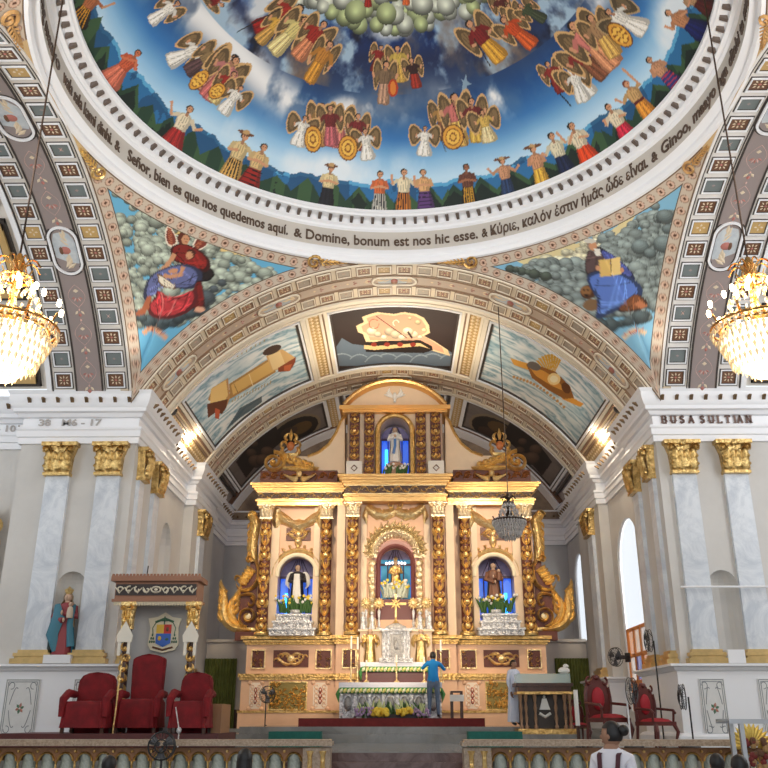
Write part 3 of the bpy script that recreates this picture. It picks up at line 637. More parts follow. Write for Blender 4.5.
for j in range(4): z = .25 + j * .70; mo.box(6.60, 6.66, 24.1, 26.2, z - .045, z + .045)
mo.build('frame', mat('orange_frame', (.75, .28, .08), .5), sash)
k = 0
for i in range(3):
    for j in range(3):
        cc = cols[(j * 2 + i * 5) % 6]; y = 24.12 + i * .68; z = .25 + j * .70
        mg = MB().box(6.625, 6.64, y + .05, y + .63, z + .04, z + .66); mg.build('pane', mat('stained_%d' % ((j * 2 + i * 5) % 6), cc, .3, alpha=.55), sash, smooth=False)
# ================================================================== PAINTED DOME, PENDENTIVES AND VAULT PANELS
SK = (.80, .58, .43)
def frm(head, feet):
    h, f = np.array(head, float), np.array(feet, float); ey = h - f; H = np.linalg.norm(ey); ey = ey / H; ex = np.array([-ey[1], ey[0]]); 
    if abs(ey[1]) > 0 and ey[1] < 0: ex = -ex * (1 if ex[0] < 0 else -1)
    ex = np.array([-ey[1], ey[0]])
    return lambda a, b: tuple(f + ex * a * H + ey * b * H), H
def smoothp(pts, it=2):
    p = np.array(pts, float); m_ = p.mean(0); p = (p - m_) * 1.12 + m_
    for _ in range(it): q = np.roll(p, -1, 0); p = np.stack([p * .75 + q * .25, p * .25 + q * .75], 1).reshape(-1, 2)
    return p
def shade(c, k): return tuple(min(1, max(0, x * k)) for x in c)
def figure(cv, head, feet, top, bottom, arms=((-.3, .75), (.3, .75)), hat=None, stripes=None, wings=None, hairc=(.10, .06, .05), wide=1., sk=SK, folds=True, sash=None):
    P, H = frm(head, feet); W = wide
    if wings:
        for s in (-1, 1):
            w = [P(s * .06, .80), P(s * .16 * W, 1.02), P(s * .29 * W, 1.12), P(s * .37 * W, 1.0), P(s * .38 * W, .72), P(s * .32 * W, .42), P(s * .24 * W, .34), P(s * .15, .58)]
            cv.poly(smoothp(w), shade(wings, 1.35)); p_ = np.array(w); m_ = p_.mean(0); cv.poly(smoothp((p_ - m_) * .84 + m_), shade(wings, .62)); cv.poly(smoothp((p_ - m_) * (.5, .62) + m_), shade(wings, .85))
            for k in range(3): cv.line([P(s * (.16 + .06 * k), .95 + .02 * k), P(s * (.19 + .04 * k) * W, .52 - .03 * k)], H * .018, shade(wings, .6), .8)
    cv.poly([P(-.17 * W, .0), P(-.19 * W, .12), P(-.13, .55), P(.13, .55), P(.20 * W, .12), P(.18 * W, 0), P(.05, -.03)], shade(bottom, .75))
    cv.poly([P(-.14 * W, .02), P(-.15 * W, .14), P(-.11, .54), P(.08, .54), P(.12 * W, .12), P(.1 * W, .0)], bottom)
    if stripes:
        for k in range(5): cv.line([P(-.16 * W + .03, .06 + .1 * k), P(.16 * W - .02, .05 + .1 * k)] if stripes[0] == 'h' else [P(-.13 * W + .065 * k * W, .0), P(-.09 + .045 * k, .53)], H * .028, stripes[1])
    elif folds:
        for k in range(4): cv.line([P(-.10 * W + .065 * k * W, .02), P(-.06 + .04 * k, .5)], H * .018, shade(bottom, .55 if k % 2 else 1.35), .8)
    cv.poly([P(-.13, .50), P(-.18, .80), P(-.06, .88), P(.06, .88), P(.18, .80), P(.13, .50)], shade(top, .8))
    cv.poly([P(-.11, .52), P(-.15, .79), P(-.05, .87), P(.04, .86), P(.10, .76), P(.06, .52)], top)
    if folds:
        for k in range(3): cv.line([P(-.07 + .06 * k, .54), P(-.05 + .05 * k, .8)], H * .014, shade(top, .6), .7)
    if sash: cv.poly([P(-.13, .48), P(-.13, .55), P(.13, .55), P(.13, .48)], sash)
    for s, (a, b) in zip((-1, 1), arms):
        e = (s * .20 + a * .25, .62 + (b - .62) * .3)
        cv.line([P(s * .15, .80), P(*e)], H * .085, shade(top, .9)); cv.line([P(*e), P(a, b)], H * .055, sk if top != sk else shade(sk, .9)); cv.ell(*P(a, b), H * .035, H * .035, sk)
    cv.line([P(0, .84), P(0, .93)], H * .07, shade(sk, .8)); cv.ell(*P(0, 1.0), H * .085, H * .085, hairc); cv.ell(*P(.012, .985), H * .062, H * .07, sk)
    cv.ell(*P(-.012, .995), H * .010, H * .010, (.1, .05, .04)); cv.ell(*P(.035, .995), H * .010, H * .010, (.1, .05, .04))
    if hat: cv.ell(*P(0, 1.06), H * (.17 if hat != 'wide' else .24), H * .045, (.42, .26, .16), 1, math.atan2((P(1, 0)[1] - P(0, 0)[1]), (P(1, 0)[0] - P(0, 0)[0]))); cv.ell(*P(0, 1.08), H * .075, H * .05, (.75, .6, .4))
def wheel(cv, x, y, rx, ry, ang=0):
    cv.ell(x, y, rx, ry, (.40, .22, .08), 1, ang); cv.ell(x, y, rx * .9, ry * .9, (.86, .62, .24), 1, ang); cv.ell(x, y, rx * .68, ry * .68, (.55, .30, .10), 1, ang)
    for k in range(8):
        t = k * PI / 4; c, s_ = math.cos(ang), math.sin(ang); X, Y = rx * .46 * math.cos(t), ry * .46 * math.sin(t); cv.ell(x + X * c - Y * s_, y + X * s_ + Y * c, rx * .15, ry * .22, (.93, .74, .32), 1, ang + t)
    cv.ell(x, y, rx * .22, ry * .22, (.9, .7, .3), 1, ang)
# --- dome
DR, DZ = 6.5, 9.7; pm = math.asin(6.02 / DR)
az = np.concatenate([np.linspace(-105, 105, 1000), np.linspace(107, 253, 90), [255]]) * PI / 180; pol = np.linspace(0, pm, 330)[::-1]
A, Q = np.meshgrid(az, pol, indexing='ij')
P3 = np.stack([DR * np.sin(Q) * np.sin(A), CY + DR * np.sin(Q) * np.cos(A), DZ + DR * np.cos(Q)], -1)
a_, v_ = A.ravel(), 1 - Q.ravel() / pm; X_, Y_ = DR * np.sin(Q).ravel() * np.sin(a_), DR * np.sin(Q).ravel() * np.cos(a_)
n1 = noise2(X_ * .55, Y_ * .55, 3, 6); n2 = noise2(X_ * 1.3 + 40, Y_ * 1.3 + 7, 5, 6); n3 = noise2(X_ * .28 + 9, Y_ * .28 + 3, 8, 4)
ks = np.array([0, .10, .15, .22, .30, .38, .46, .6, .75, 1.0]); kc = np.array([(.70, .84, .93), (.74, .86, .94), (.55, .74, .88), (.20, .45, .70), (.09, .29, .52), (.13, .22, .38), (.10, .15, .30), (.05, .22, .52), (.75, .62, .40), (.95, .82, .50)])
base = np.stack([np.interp(v_ + (n3 - .5) * .10, ks, kc[:, i]) for i in range(3)], 1)
def mix(b, c, a): a = np.clip(a, 0, 1)[:, None]; return b * (1 - a) + np.array(c) * a
base = mix(base, (.88, .92, .95), (n1 - .52) * 5 * np.exp(-((v_ - .13) / .06) ** 2))
cl = np.exp(-((v_ - .335 - .035 * np.sin(a_ * 5.2 + .8)) / .055) ** 2)      # white cloud belt
base = mix(base, (.55, .58, .63), cl * (n1 * 4 - .9)); base = mix(base, (.93, .93, .93), cl * np.clip((n1 - .38) * 9 + (n2 - .42) * 5, 0, 1))
up = (v_ > .38) & (v_ < .62)
base = mix(base, (.08, .07, .13), up * (n2 - .52) * 5); base = mix(base, (.02, .33, .72), up * (n1 - .56) * 7); base = mix(base, (.62, .72, .80), up * (noise2(X_ * 1.6, Y_ * 1.6, 21, 6) - .54) * 6); base = mix(base, (.45, .38, .34), up * (noise2(X_ * .9 + 5, Y_ * .9, 31, 6) - .53) * 5); base = mix(base, (.80, .82, .84), up * (noise2(X_ * .7 + 25, Y_ * .7 + 3, 41, 6) - .60) * 7)
# mountains: a blue range behind green peaks all round the rim
mb_ = .085 + .05 * noise2(a_ * 9 + 30, a_ * 0 + 2, 11, 4) - .01
base = mix(base, (.16, .42, .62), (v_ < mb_) * 1.); base = mix(base, (.36, .66, .82), (v_ < mb_) * (v_ > mb_ - .012) * .9); base = mix(base, (.10, .27, .42), (v_ < mb_) * (n2 > .52) * .7)
tri = np.abs(((a_ * 8.3 + .3 * np.sin(a_ * 5)) % 1) - .5) * 2; pk = .035 + .055 * (1 - tri) * (.6 + .6 * noise2(np.floor(a_ * 8.3) * 1.0, a_ * 0, 5, 1))
base = mix(base, (.13, .24, .17), (v_ < pk) * 1.); base = mix(base, (.24, .36, .22), (v_ < pk) * ((a_ * 8.3) % 1 > .5) * .8); base = mix(base, (.05, .10, .09), (v_ < pk - .02) * (n2 < .5) * .8)
# the cumulus ring round the crown
rr_ = random.Random(4); cen = []
for ring_, v0, n_, s_ in ((0, .60, 70, .17), (1, .615, 74, .21), (2, .64, 66, .23), (1, .665, 58, .22), (2, .69, 54, .22), (1, .715, 48, .20), (3, .74, 42, .20), (3, .765, 36, .18)):
    for k in range(n_):
        t = 2 * PI * (k + rr_.uniform(0, .6)) / n_; q = pm * (1 - v0 - rr_.uniform(-.02, .02)); cen.append((DR * math.sin(q) * math.sin(t), DR * math.sin(q) * math.cos(t), s_ * rr_.uniform(.7, 1.25), rr_.uniform(0, 1)))
rr_.shuffle(cen)
for x, y, r_, g in cen:
    d = np.hypot(X_ - x, Y_ - y) / r_; k = d < 1; sh = np.clip(1.15 - .55 * d[k] - .28 * ((np.hypot(X_[k], Y_[k]) - math.hypot(x, y)) / r_), .25, 1.1)[:, None]
    base[k] = np.clip(np.array([.82, .84, .78] if g > .45 else [.72, .77, .56]) * sh, 0, 1)
ce = v_ > .775; base[ce] = mix(base[ce], (.93, .72, .58), .9 - np.abs(n1[ce] - .5) * 2)
cv = Canvas(0, -70, 768, 265, 2.6)
W_, B_, R_, Y__, G_ = (.92, .90, .86), (.16, .12, .12), (.62, .16, .12), (.85, .66, .28), (.40, .36, .22)
def angel(h, f, top=W_, bot=W_, wing=(.60, .48, .32), **k): figure(cv, h, f, top, bot, wings=wing, **k)
# angel companies
cv.line([(541, 73), (571, 106)], 1.2, (.08, .07, .08))
angel((300, 8), (255, 30), R_, (.55, .10, .08)); angel((285, 18), (258, 42), Y__, (.75, .58, .3)); angel((305, 20), (272, 52), (.85, .78, .5), (.88, .80, .55)); angel((324, 24), (296, 58), R_, (.8, .5, .35)); angel((330, 44), (308, 82), (.75, .5, .2), (.8, .55, .2), arms=((-.2, .4), (.25, .5)), wide=.8)
cv.line([(237, 32), (282, 8)], 1., (.15, .12, .12)); angel((178, 3), (150, 22), W_, W_)
angel((222, 5), (200, -14), (.5, .1, .1), (.3, .1, .1))
angel((203, 47), (168, 62), W_, W_, wide=1.2); angel((218, 52), (186, 72), (.55, .45, .3), (.35, .25, .25)); angel((235, 58), (198, 88), (.45, .12, .14), (.7, .5, .4)); angel((236, 60), (205, 98), (.80, .50, .48), (.78, .42, .40)); angel((234, 74), (212, 102), R_, (.85, .75, .5)); angel((241, 88), (222, 113), W_, W_, wide=1.3)
wheel(cv, 199, 80, 13, 7, -.75); wheel(cv, 217, 91, 10, 7, -.7)
angel((322, 106), (320, 146), (.60, .45, .25), (.7, .5, .3)); angel((340, 109), (338, 148), (.78, .38, .36), (.80, .45, .42), wide=1.1); angel((330, 108), (331, 146), (.45, .14, .14), (.72, .38, .40)); angel((358, 116), (357, 150), (.48, .14, .14), (.6, .2, .18))
angel((305, 118), (297, 146), W_, W_, wide=1.5); angel((365, 131), (368, 160), W_, W_, wide=1.4); wheel(cv, 313, 139, 9, 14); wheel(cv, 348, 148, 10, 13)
angel((381, 47), (374, 72), (.55, .14, .12), (.45, .12, .12)); angel((397, 48), (401, 82), (.80, .68, .32), (.78, .62, .3)); angel((411, 60), (417, 88), (.22, .12, .12), (.60, .18, .12)); angel((386, 64), (383, 104), (.5, .4, .3), (.7, .55, .45), wide=.8); cv.ell(393, 88, 5, 9, (.70, .22, .10)); cv.ell(393, 88, 3, 7, (.85, .5, .2))
angel((469, 24), (502, 60), (.50, .12, .12), (.86, .62, .22), arms=((-.2, .6), (.2, .6))); cv.line([(474, 38), (490, 66)], 1., B_)
angel((497, -4), (508, 22), (.35, .14, .12), (.4, .15, .12)); angel((508, 6), (520, 30), (.30, .14, .10), (.45, .16, .12)); angel((503, 20), (534, 46), (.8, .3, .12), (.82, .35, .15)); angel((520, 6), (545, 20), (.25, .3, .2), (.25, .28, .2))
cv.poly([(461, 96), (463, 82), (460, 79), (464, 80), (466, 74), (467, 81), (472, 84), (467, 85), (466, 96)], (.75, .88, .96), .8)
angel((441, 104), (444, 140), (.70, .52, .28), (.45, .28, .2)); angel((454, 97), (461, 146), (.80, .45, .42), (.85, .68, .35), wide=.9); angel((471, 101), (478, 142), (.45, .14, .14), (.82, .66, .3)); angel((482, 112), (490, 142), (.85, .70, .35), (.88, .80, .6), wide=1.4); angel((425, 128), (424, 156), W_, W_, wide=1.5); wheel(cv, 453, 137, 11, 13, 0); cv.line([(450, 96), (468, 146)], .9, (.3, .08, .06)); cv.line([(428, 104), (446, 152)], .8, (.3, .25, .1))
angel((547, 64), (562, 92), (.55, .16, .13), (.5, .14, .12)); angel((566, 66), (592, 96), W_, W_, wide=1.2); angel((572, 70), (584, 102), W_, W_, wide=1.2); angel((567, 46), (606, 76), (.55, .16, .14), (.5, .3, .2)); angel((572, 26), (616, 66), (.82, .48, .44), (.84, .56, .40)); angel((590, 18), (616, 56), (.65, .5, .35), (.85, .66, .35)); angel((608, 12), (646, 30), W_, W_, wide=1.3, wing=(.5, .42, .3)); wheel(cv, 620, 35, 16, 9, .75)
# the faithful along the rim
WS, PR = (.90, .84, .72), ((-.03, .68), (.03, .68))
figure(cv, (98, -8), (75, 24), (.72, .42, .25), (.16, .12, .10), arms=((-.1, .9), (.5, 1.0)), stripes=('v', (.85, .6, .15)), wide=1.6)
figure(cv, (138, 53), (106, 84), (.80, .36, .22), (.84, .45, .35), arms=((.05, .8), (.1, .85)), wide=1.5, sk=(.80, .45, .30))
figure(cv, (190, 109), (168, 150), WS, (.62, .15, .14), arms=((-.42, .95), (.42, .72)), wide=1.4)
figure(cv, (245, 136), (227, 182), (.86, .76, .55), (.84, .66, .35), arms=((-.05, .68), (.3, .75)), hat='y', stripes=('v', (.12, .08, .06)), wide=1.2)
figure(cv, (264, 147), (246, 190), (.85, .72, .50), (.60, .12, .08), arms=PR, stripes=('h', (.10, .06, .05)), wide=1.25)
figure(cv, (331, 168), (325, 208), (.88, .80, .60), (.10, .10, .13), arms=PR, hat='y')
figure(cv, (380, 174), (379, 213), (.84, .42, .22), (.82, .80, .75), arms=PR, stripes=('v', (.15, .15, .18)))
figure(cv, (404, 172), (403, 213), (.92, .86, .72), (.82, .50, .18), arms=((-.3, .9), (.25, .9)), stripes=('v', (.25, .12, .10)))
figure(cv, (423, 172), (426, 211), (.86, .66, .45), (.36, .22, .45), arms=PR, stripes=('h', (.14, .08, .20)), wide=1.15)
figure(cv, (466, 167), (470, 207), (.42, .24, .18), (.10, .07, .06), arms=PR, sk=(.62, .40, .28), stripes=('v', (.75, .55, .15)))
figure(cv, (502, 161), (509, 197), SK, (.14, .22, .36), arms=((-.42, .86), (.42, .80)), hat='wide')
figure(cv, (533, 149), (544, 188), SK, (.86, .66, .25), arms=PR, hat='wide')
figure(cv, (551, 136), (570, 176), (.88, .84, .72), (.08, .13, .26), arms=((-.35, .72), (.15, 1.0)))
figure(cv, (571, 126), (594, 167), WS, (.88, .27, .10), arms=((-.05, .85), (.05, .7)), wide=1.3, folds=True)
figure(cv, (608, 107), (633, 143), WS, (.80, .16, .26), arms=((-.25, .8), (.1, .68)), wide=1.2)
figure(cv, (626, 84), (653, 119), (.80, .64, .42), (.88, .56, .20), arms=((-.4, .85), (.15, 1.3)), sash=(.35, .10, .10), hairc=(.45, .2, .12))
figure(cv, (649, 60), (680, 88), SK, (.22, .20, .45), arms=PR, stripes=('h', (.72, .2, .25)), wide=1.1)
figure(cv, (668, 13), (706, 34), (.76, .52, .36), (.06, .10, .35), arms=((-.3, .9), (.1, .7)), wide=1.3); figure(cv, (680, -6), (712, 10), (.70, .55, .4), (.3, .08, .06), arms=PR, wide=1.3)
# a few glory figures inside the crown clouds
for x, y, c in ((368, -1, R_), (406, -3, (.85, .4, .2)), (336, -20, (.3, .35, .6)), (450, -22, R_)): angel((x, y - 12), (x, y + 8), c, c)
px, d_ = project(P3.reshape(-1, 3)); base = over(base, cv.sample(px, (d_ > .5) & (np.abs(a_) < 1.9)))
o = painted('dome_mural', P3, base); tag(o, 'painted dome with angels among clouds and villagers praying above a mountain rim', 'mural')
# --- pendentives
RSP, ZSP = 9.89, 3.49
def pend(s, name, label, draw, back=False):
    az1 = np.concatenate([np.linspace(0, 44.58, 190), np.linspace(44.64, 90, 190)]) * PI / 180; ss = np.linspace(0, 1, 230)
    A, T = np.meshgrid(az1, ss, indexing='ij'); far = A <= math.atan2(SIDX, 6.52) + 1e-4
    xb = np.where(far, 6.52 * np.tan(np.minimum(A, 1.2)), SIDX); yb = np.where(far, 6.52, SIDX / np.tan(np.maximum(A, .3)))
    zb = np.where(far, ZC + np.sqrt(np.maximum(RHO ** 2 - xb ** 2, 0)), ZC + np.sqrt(np.maximum(RHO ** 2 - (yb / 1.045) ** 2, 0))); rb = np.hypot(xb, yb)
    r0 = np.minimum(6.5, rb); z = 10.94 + (zb - 10.94) * T; r = np.sqrt(np.maximum(RSP ** 2 - (z - ZSP) ** 2, 0)); rend = np.sqrt(RSP ** 2 - (zb - ZSP) ** 2); r = 6.5 + (r - 6.5) * np.where(rend > 6.51, (rb - 6.5) / np.maximum(rend - 6.5, 1e-3), 0)
    r = np.where((rend <= 6.51) | (rb < 6.55), 6.5 + (rb - 6.5) * T, r); r = np.where(rb <= 6.5, rb, r); r = np.minimum(r, np.maximum(rb, r0))
    Yd = r * np.cos(A); G = np.stack([s * r * np.sin(A), CY + (Yd if not back else -Yd), z], -1)
    V = G.reshape(-1, 3); an = A.ravel(); col = np.ones((len(V), 3)) * np.array([.80, .68, .50]); col *= (1 + .12 * (noise2(V[:, 0] * 1.5, V[:, 1] * 1.5, 2) - .5))[:, None]
    rh = np.hypot(V[:, 0], V[:, 1] - CY); rel = np.abs(V[:, 1] - CY)
    d1 = RSP * np.abs(np.arcsin(np.clip((10.94 - ZSP) / RSP, -1, 1)) - np.arcsin(np.clip((V[:, 2] - ZSP) / RSP, -1, 1)))
    d2 = RSP * (math.asin(6.52 / RSP) - np.arcsin(np.clip(rel / RSP, -1, 1))); d3 = RSP * (math.asin(SIDX / RSP) - np.arcsin(np.clip(np.abs(V[:, 0]) / RSP, -1, 1)))
    B = .31; p1 = an * 6.7; p2 = np.arctan2(np.abs(V[:, 0]), V[:, 2] - ZC) * RHO; p3 = np.arctan2(rel, V[:, 2] - ZC) * RHO
    inner = (d1 > B) & (d2 > B) & (d3 > B) & (an > .10) & (an < 1.52)
    if draw is not None:
        px, dd = project(V); cv = Canvas(90 if s < 0 else 478, 170, 312 if s < 0 else 700, 400, 3.2); draw(cv); rg = cv.sample(px, (dd > .5)); n = noise2(px[:, 0] / 14, px[:, 1] / 14, 7, 4)
        col[inner] = over(col[inner], rg[inner])
    border = (~inner) & (an > .14) & (an < 1.32)
    col[border] = (.80, .74, .67); dm = np.minimum(np.minimum(d1, d2), d3)
    for dd_, pp in ((d1, p1), (d2, p2), (d3, p3)):
        k = border & (dd_ == dm); q = ((pp[k] / .31) % 1 - .5) * .31; e = np.hypot(q, (dd_[k] - B * .52) * .9); c = col[k]
        c[np.abs(dd_[k] - B * .52) > .125] = (.72, .64, .56); c[(e < .10) & (e > .078)] = (.62, .50, .43); c[e < .078] = (.84, .71, .62); c[e < .036] = (.36, .21, .14)
        c[np.abs(dd_[k] - B) < .02] = (.35, .28, .22); c[dd_[k] < .03] = (.45, .36, .28); col[k] = c
    o = painted('pendentive_mural', G, col); tag(o, label, 'mural', None if draw else None, None if draw is not None else 'structure'); return o
def cloudfield(cv, pts, base, seed, r=9, lo=.45, hi=1.15):
    rr = random.Random(seed); b = np.array(base)
    for x, y in sorted(pts, key=lambda q: q[1] + rr.uniform(-6, 6)):
        q = r * rr.choice((.45, .55, .65, .8, .95)); k = rr.uniform(.86, 1.1)
        cv.ell(x, y + q * .3, q * 1.05, q * .78, b * lo * k, .75); cv.ell(x, y + q * .1, q, q * .74, b * .70 * k); cv.ell(x - q * .05, y - q * .02, q * .9, q * .62, b * .84 * k); cv.ell(x - q * .10, y - q * .12, q * .75, q * .48, b * .97 * k); cv.ell(x - q * .15, y - q * .2, q * .5, q * .3, np.minimum(b * (.5 + hi * .5) * k, 1)); cv.ell(x - q * .2, y - q * .25, q * .25, q * .15, np.minimum(b * hi * k, 1))
def paint_text(cv, txt, org_, size, col, ang=0, flip=1):
    v, f = text_bm(txt, 1, depth=0); c, s_ = math.cos(ang), math.sin(ang)
    X = org_[0] + size * (v[:, 0] * c + v[:, 2] * s_); Y = org_[1] + size * (v[:, 0] * s_ - v[:, 2] * c)
    for q in f: cv.poly([(X[i], Y[i]) for i in q], col)
def robes(cv, pts, c, n=6, seed=1):
    pts = smoothp(pts); cv.poly(pts, shade(c, .5)); p = np.array(pts, float); m_ = p.mean(0); cv.poly((p - m_) * .85 + m_ + (-.6, -.8), c); rr = random.Random(seed)
    for k in range(n):
        a = p[rr.randrange(len(p))] * .8 + m_ * .2; b = p[rr.randrange(len(p))] * .75 + m_ * .25; mid = (a + b) / 2 + (rr.uniform(-3, 3), rr.uniform(1, 4)); cv.line(bez(a, mid, b, 8), 1.0 if k % 2 else .7, shade(c, 1.45 if k % 2 else .35), .75)
def drawL(cv):
    cv.poly([(95, 180), (312, 180), (312, 300), (140, 395), (95, 395)], (.42, .70, .84)); cv.poly([(150, 205), (235, 240), (215, 255), (150, 225)], (.88, .78, .50)); cv.poly([(200, 235), (250, 252), (250, 262), (200, 250)], (.90, .80, .55))
    rr = random.Random(3); pts = []
    for k in range(900):
        x = rr.uniform(104, 305); y = rr.uniform(190, 322)
        if y < 189 + (x - 104) * .62 and x < 150 and y > 189: pts.append((x, y))
        elif x >= 140 and 200 + (x - 140) * .36 + (22 if x > 215 else 0) < y < 322 - max(0, x - 190) * .5 and not (172 < x < 225 and y < 236): pts.append((x, y))
        elif x < 150 and y > 215: pts.append((x, y))
    cloudfield(cv, pts, (.68, .72, .66), 5, 8); cloudfield(cv, [(x, 238 + (x % 9)) for x in range(240, 300, 7)], (.70, .74, .72), 9, 6)
    cloudfield(cv, [(x, 314 + 8 * math.sin((x - 136) / 16)) for x in range(136, 205, 6)], (.30, .36, .38), 6, 9); cloudfield(cv, [(206, 296), (214, 288), (200, 302), (222, 282)], (.36, .40, .42), 8, 10)
    # winged angel behind a seated evangelist
    z = lambda *q: [(105 + q[i] / 3.84, 185 + q[i + 1] / 3.84) for i in range(0, len(q), 2)]
    for w_ in (z(240, 150, 230, 200, 245, 238, 280, 228, 268, 185), z(338, 238, 345, 205, 385, 192, 402, 212, 384, 240, 352, 252)):
        cv.poly(smoothp(w_), (.92, .86, .78)); p = np.array(w_); m_ = p.mean(0); cv.poly(smoothp((p - m_) * .78 + m_), (.50, .22, .16)); 
        for k in range(4): cv.line([p[0] * .8 + m_ * .2 + (k, k * .6), p[2] * .8 + m_ * .2 + (k, 0)], .6, (.75, .45, .32), .8)
    robes(cv, z(355, 300, 385, 310, 420, 332, 408, 362, 372, 372, 350, 350), (.13, .10, .11), 5)
    robes(cv, z(262, 238, 300, 228, 336, 240, 382, 268, 402, 305, 384, 332, 340, 318, 300, 300, 268, 292, 258, 262), (.50, .13, .11), 12)
    cv.line(z(265, 268, 245, 300, 216, 332), 4.5, SK); cv.ell(*z(214, 334)[0], 2.5, 2, SK)
    cv.ell(*z(302, 205)[0], 6.3, 7.2, (.36, .15, .09)); cv.ell(*z(309, 210)[0], 4, 5, SK); cv.ell(*z(306, 208)[0], .5, .5, (.2, .1, .05)); cv.ell(*z(315, 209)[0], .5, .5, (.2, .1, .05)); cv.ell(*z(312, 218)[0], 1, .4, (.6, .2, .15))
    robes(cv, z(185, 345, 235, 322, 290, 308, 340, 318, 368, 348, 345, 395, 275, 398, 220, 375, 200, 415, 155, 442, 162, 385), (.40, .43, .62), 16)
    cv.ell(*z(330, 264)[0], 4.8, 5, (.28, .12, .08)); cv.ell(*z(324, 270)[0], 3.6, 3.8, SK); cv.line(z(300, 318, 290, 345, 250, 352, 228, 348), 4, SK); cv.ell(*z(262, 330)[0], 5, 2.4, SK, 1, -.2)
    cv.poly(z(200, 340, 225, 352, 272, 388, 268, 402, 222, 392, 205, 372), (.50, .38, .28)); cv.poly(z(206, 346, 226, 356, 268, 388, 264, 397, 226, 388, 209, 370), (.93, .89, .80)); cv.line(z(226, 356, 228, 388), .5, (.4, .3, .25))
    for k in range(4): cv.line(z(230 + 8 * k, 366 + 6 * k, 232 + 8 * k, 384 + 2 * k), .35, (.4, .35, .3), .8)
    robes(cv, z(350, 378, 372, 368, 378, 430, 384, 478, 340, 478, 330, 430), (.42, .11, .10), 7)
    robes(cv, z(205, 402, 250, 440, 300, 425, 342, 402, 350, 440, 322, 482, 255, 510, 185, 506, 168, 462, 200, 438), (.74, .22, .24), 20, 3)
    cv.line(bez(*z(215, 412, 235, 470, 205, 498), 8), 1.6, (.90, .50, .48), .8); cv.line(bez(*z(270, 440, 262, 480, 240, 500), 8), 1.6, (.90, .50, .48), .8); cv.line(bez(*z(320, 420, 310, 460, 290, 480), 8), 1.2, (.45, .08, .10), .8)
    cv.poly(smoothp(z(158, 432, 180, 430, 165, 475, 152, 495, 120, 500, 124, 482, 148, 468)), (.68, .38, .25)); cv.poly(smoothp(z(350, 466, 384, 472, 376, 488, 342, 486)), (.88, .66, .54))
    cv.line(bez((144, 333), (150, 323), (166, 338), 8), 4.5, (.88, .66, .50)); paint_text(cv, 'S. MATEO', (147, 330), 4.6, (.65, .18, .12), .25)
def drawR(cv):
    cv.poly([(478, 180), (700, 170), (700, 395), (640, 395), (478, 300)], (.52, .73, .84)); cv.poly([(510, 258), (600, 238), (640, 210), (600, 262), (540, 272)], (.88, .82, .62))
    rr = random.Random(8); pts = []
    for k in range(1000):
        x = rr.uniform(505, 672); y = rr.uniform(196, 325)
        top = 268 - (x - 505) * .40 if x < 640 else 205 + (x - 640) * .1
        bot = 275 + (x - 505) * .42 if x < 600 else 315
        if top + 6 < y < bot and x < 672 - max(0, (y - 240)) * .12: pts.append((x, y))
    cloudfield(cv, [p for p in pts if p[0] < 600 and p[1] < 262], (.86, .84, .72), 5, 8, lo=.7); cloudfield(cv, [p for p in pts if not (p[0] < 600 and p[1] < 262)], (.56, .61, .60), 6, 9)
    cloudfield(cv, [(x, 318 + 6 * math.sin((x - 590) / 14)) for x in range(598, 648, 6)], (.32, .37, .38), 6, 9); cloudfield(cv, [(655, 205), (665, 215), (668, 228), (664, 242), (650, 252), (640, 245)], (.50, .56, .56), 3, 11); cloudfield(cv, [(x, 268 + (x - 510) * .2) for x in range(510, 550, 6)], (.34, .38, .34), 3, 6)
    cv.ell(588, 292, 8, 7, (.30, .18, .10)); cv.ell(586, 291, 5.5, 5, (.55, .38, .22)); cv.ell(592, 305, 9, 6, (.50, .38, .26)); cv.ell(584, 290, 1, 1, (.1, .05, .02)); cv.ell(588, 290, 1, 1, (.1, .05, .02)); cv.poly([(583, 294), (589, 294), (586, 297)], (.1, .05, .03))
    robes(cv, [(588, 252), (594, 247), (604, 250), (610, 262), (600, 276), (590, 278), (585, 268)], (.36, .28, .28), 6); robes(cv, [(600, 250), (608, 252), (622, 262), (636, 278), (624, 278), (606, 262)], (.30, .34, .60), 5)
    robes(cv, [(588, 276), (606, 272), (626, 276), (642, 290), (634, 302), (622, 306), (610, 312), (596, 318), (600, 300), (592, 288)], (.36, .48, .78), 18)
    robes(cv, [(630, 298), (638, 294), (648, 304), (640, 310), (624, 312), (618, 310)], (.50, .30, .18), 5); cv.poly([(640, 300), (648, 306), (640, 309), (634, 304)], (.72, .45, .30))
    cv.ell(592, 245, 5.5, 6, (.55, .5, .45)); cv.ell(593, 246, 4, 4.5, SK); cv.poly([(593, 248), (600, 249), (601, 256), (596, 256)], (.90, .88, .84)); cv.ell(590, 241, 6, 2.5, (.82, .80, .75))
    cv.poly([(599, 260), (610, 259), (611, 276), (600, 277)], (.86, .72, .42)); cv.poly([(611, 258.5), (620, 257), (621, 274), (611, 276)], (.92, .80, .52)); cv.line([(610.7, 259), (611.2, 276)], .8, (.4, .28, .12)); cv.ell(598, 268, 2.2, 2.6, SK); cv.ell(622, 270, 2.2, 2.6, SK)
    cv.line(bez((624, 338), (634, 326), (645, 333), 8), 4.5, (.90, .78, .64)); paint_text(cv, 'S. MARCOS', (624, 336), 4.2, (.75, .15, .10), -.28)
pend(-1, 'pendentive', 'corner painting of a winged angel above a seated evangelist writing among clouds', drawL)
pend(1, 'pendentive', 'corner painting of a bearded evangelist in blue with open book and lion', drawR)
for s in (-1, 1):
    o = pend(s, 'x', None, None, True); o.name = 'ceiling_pendentive_' + ('left' if s < 0 else 'right')
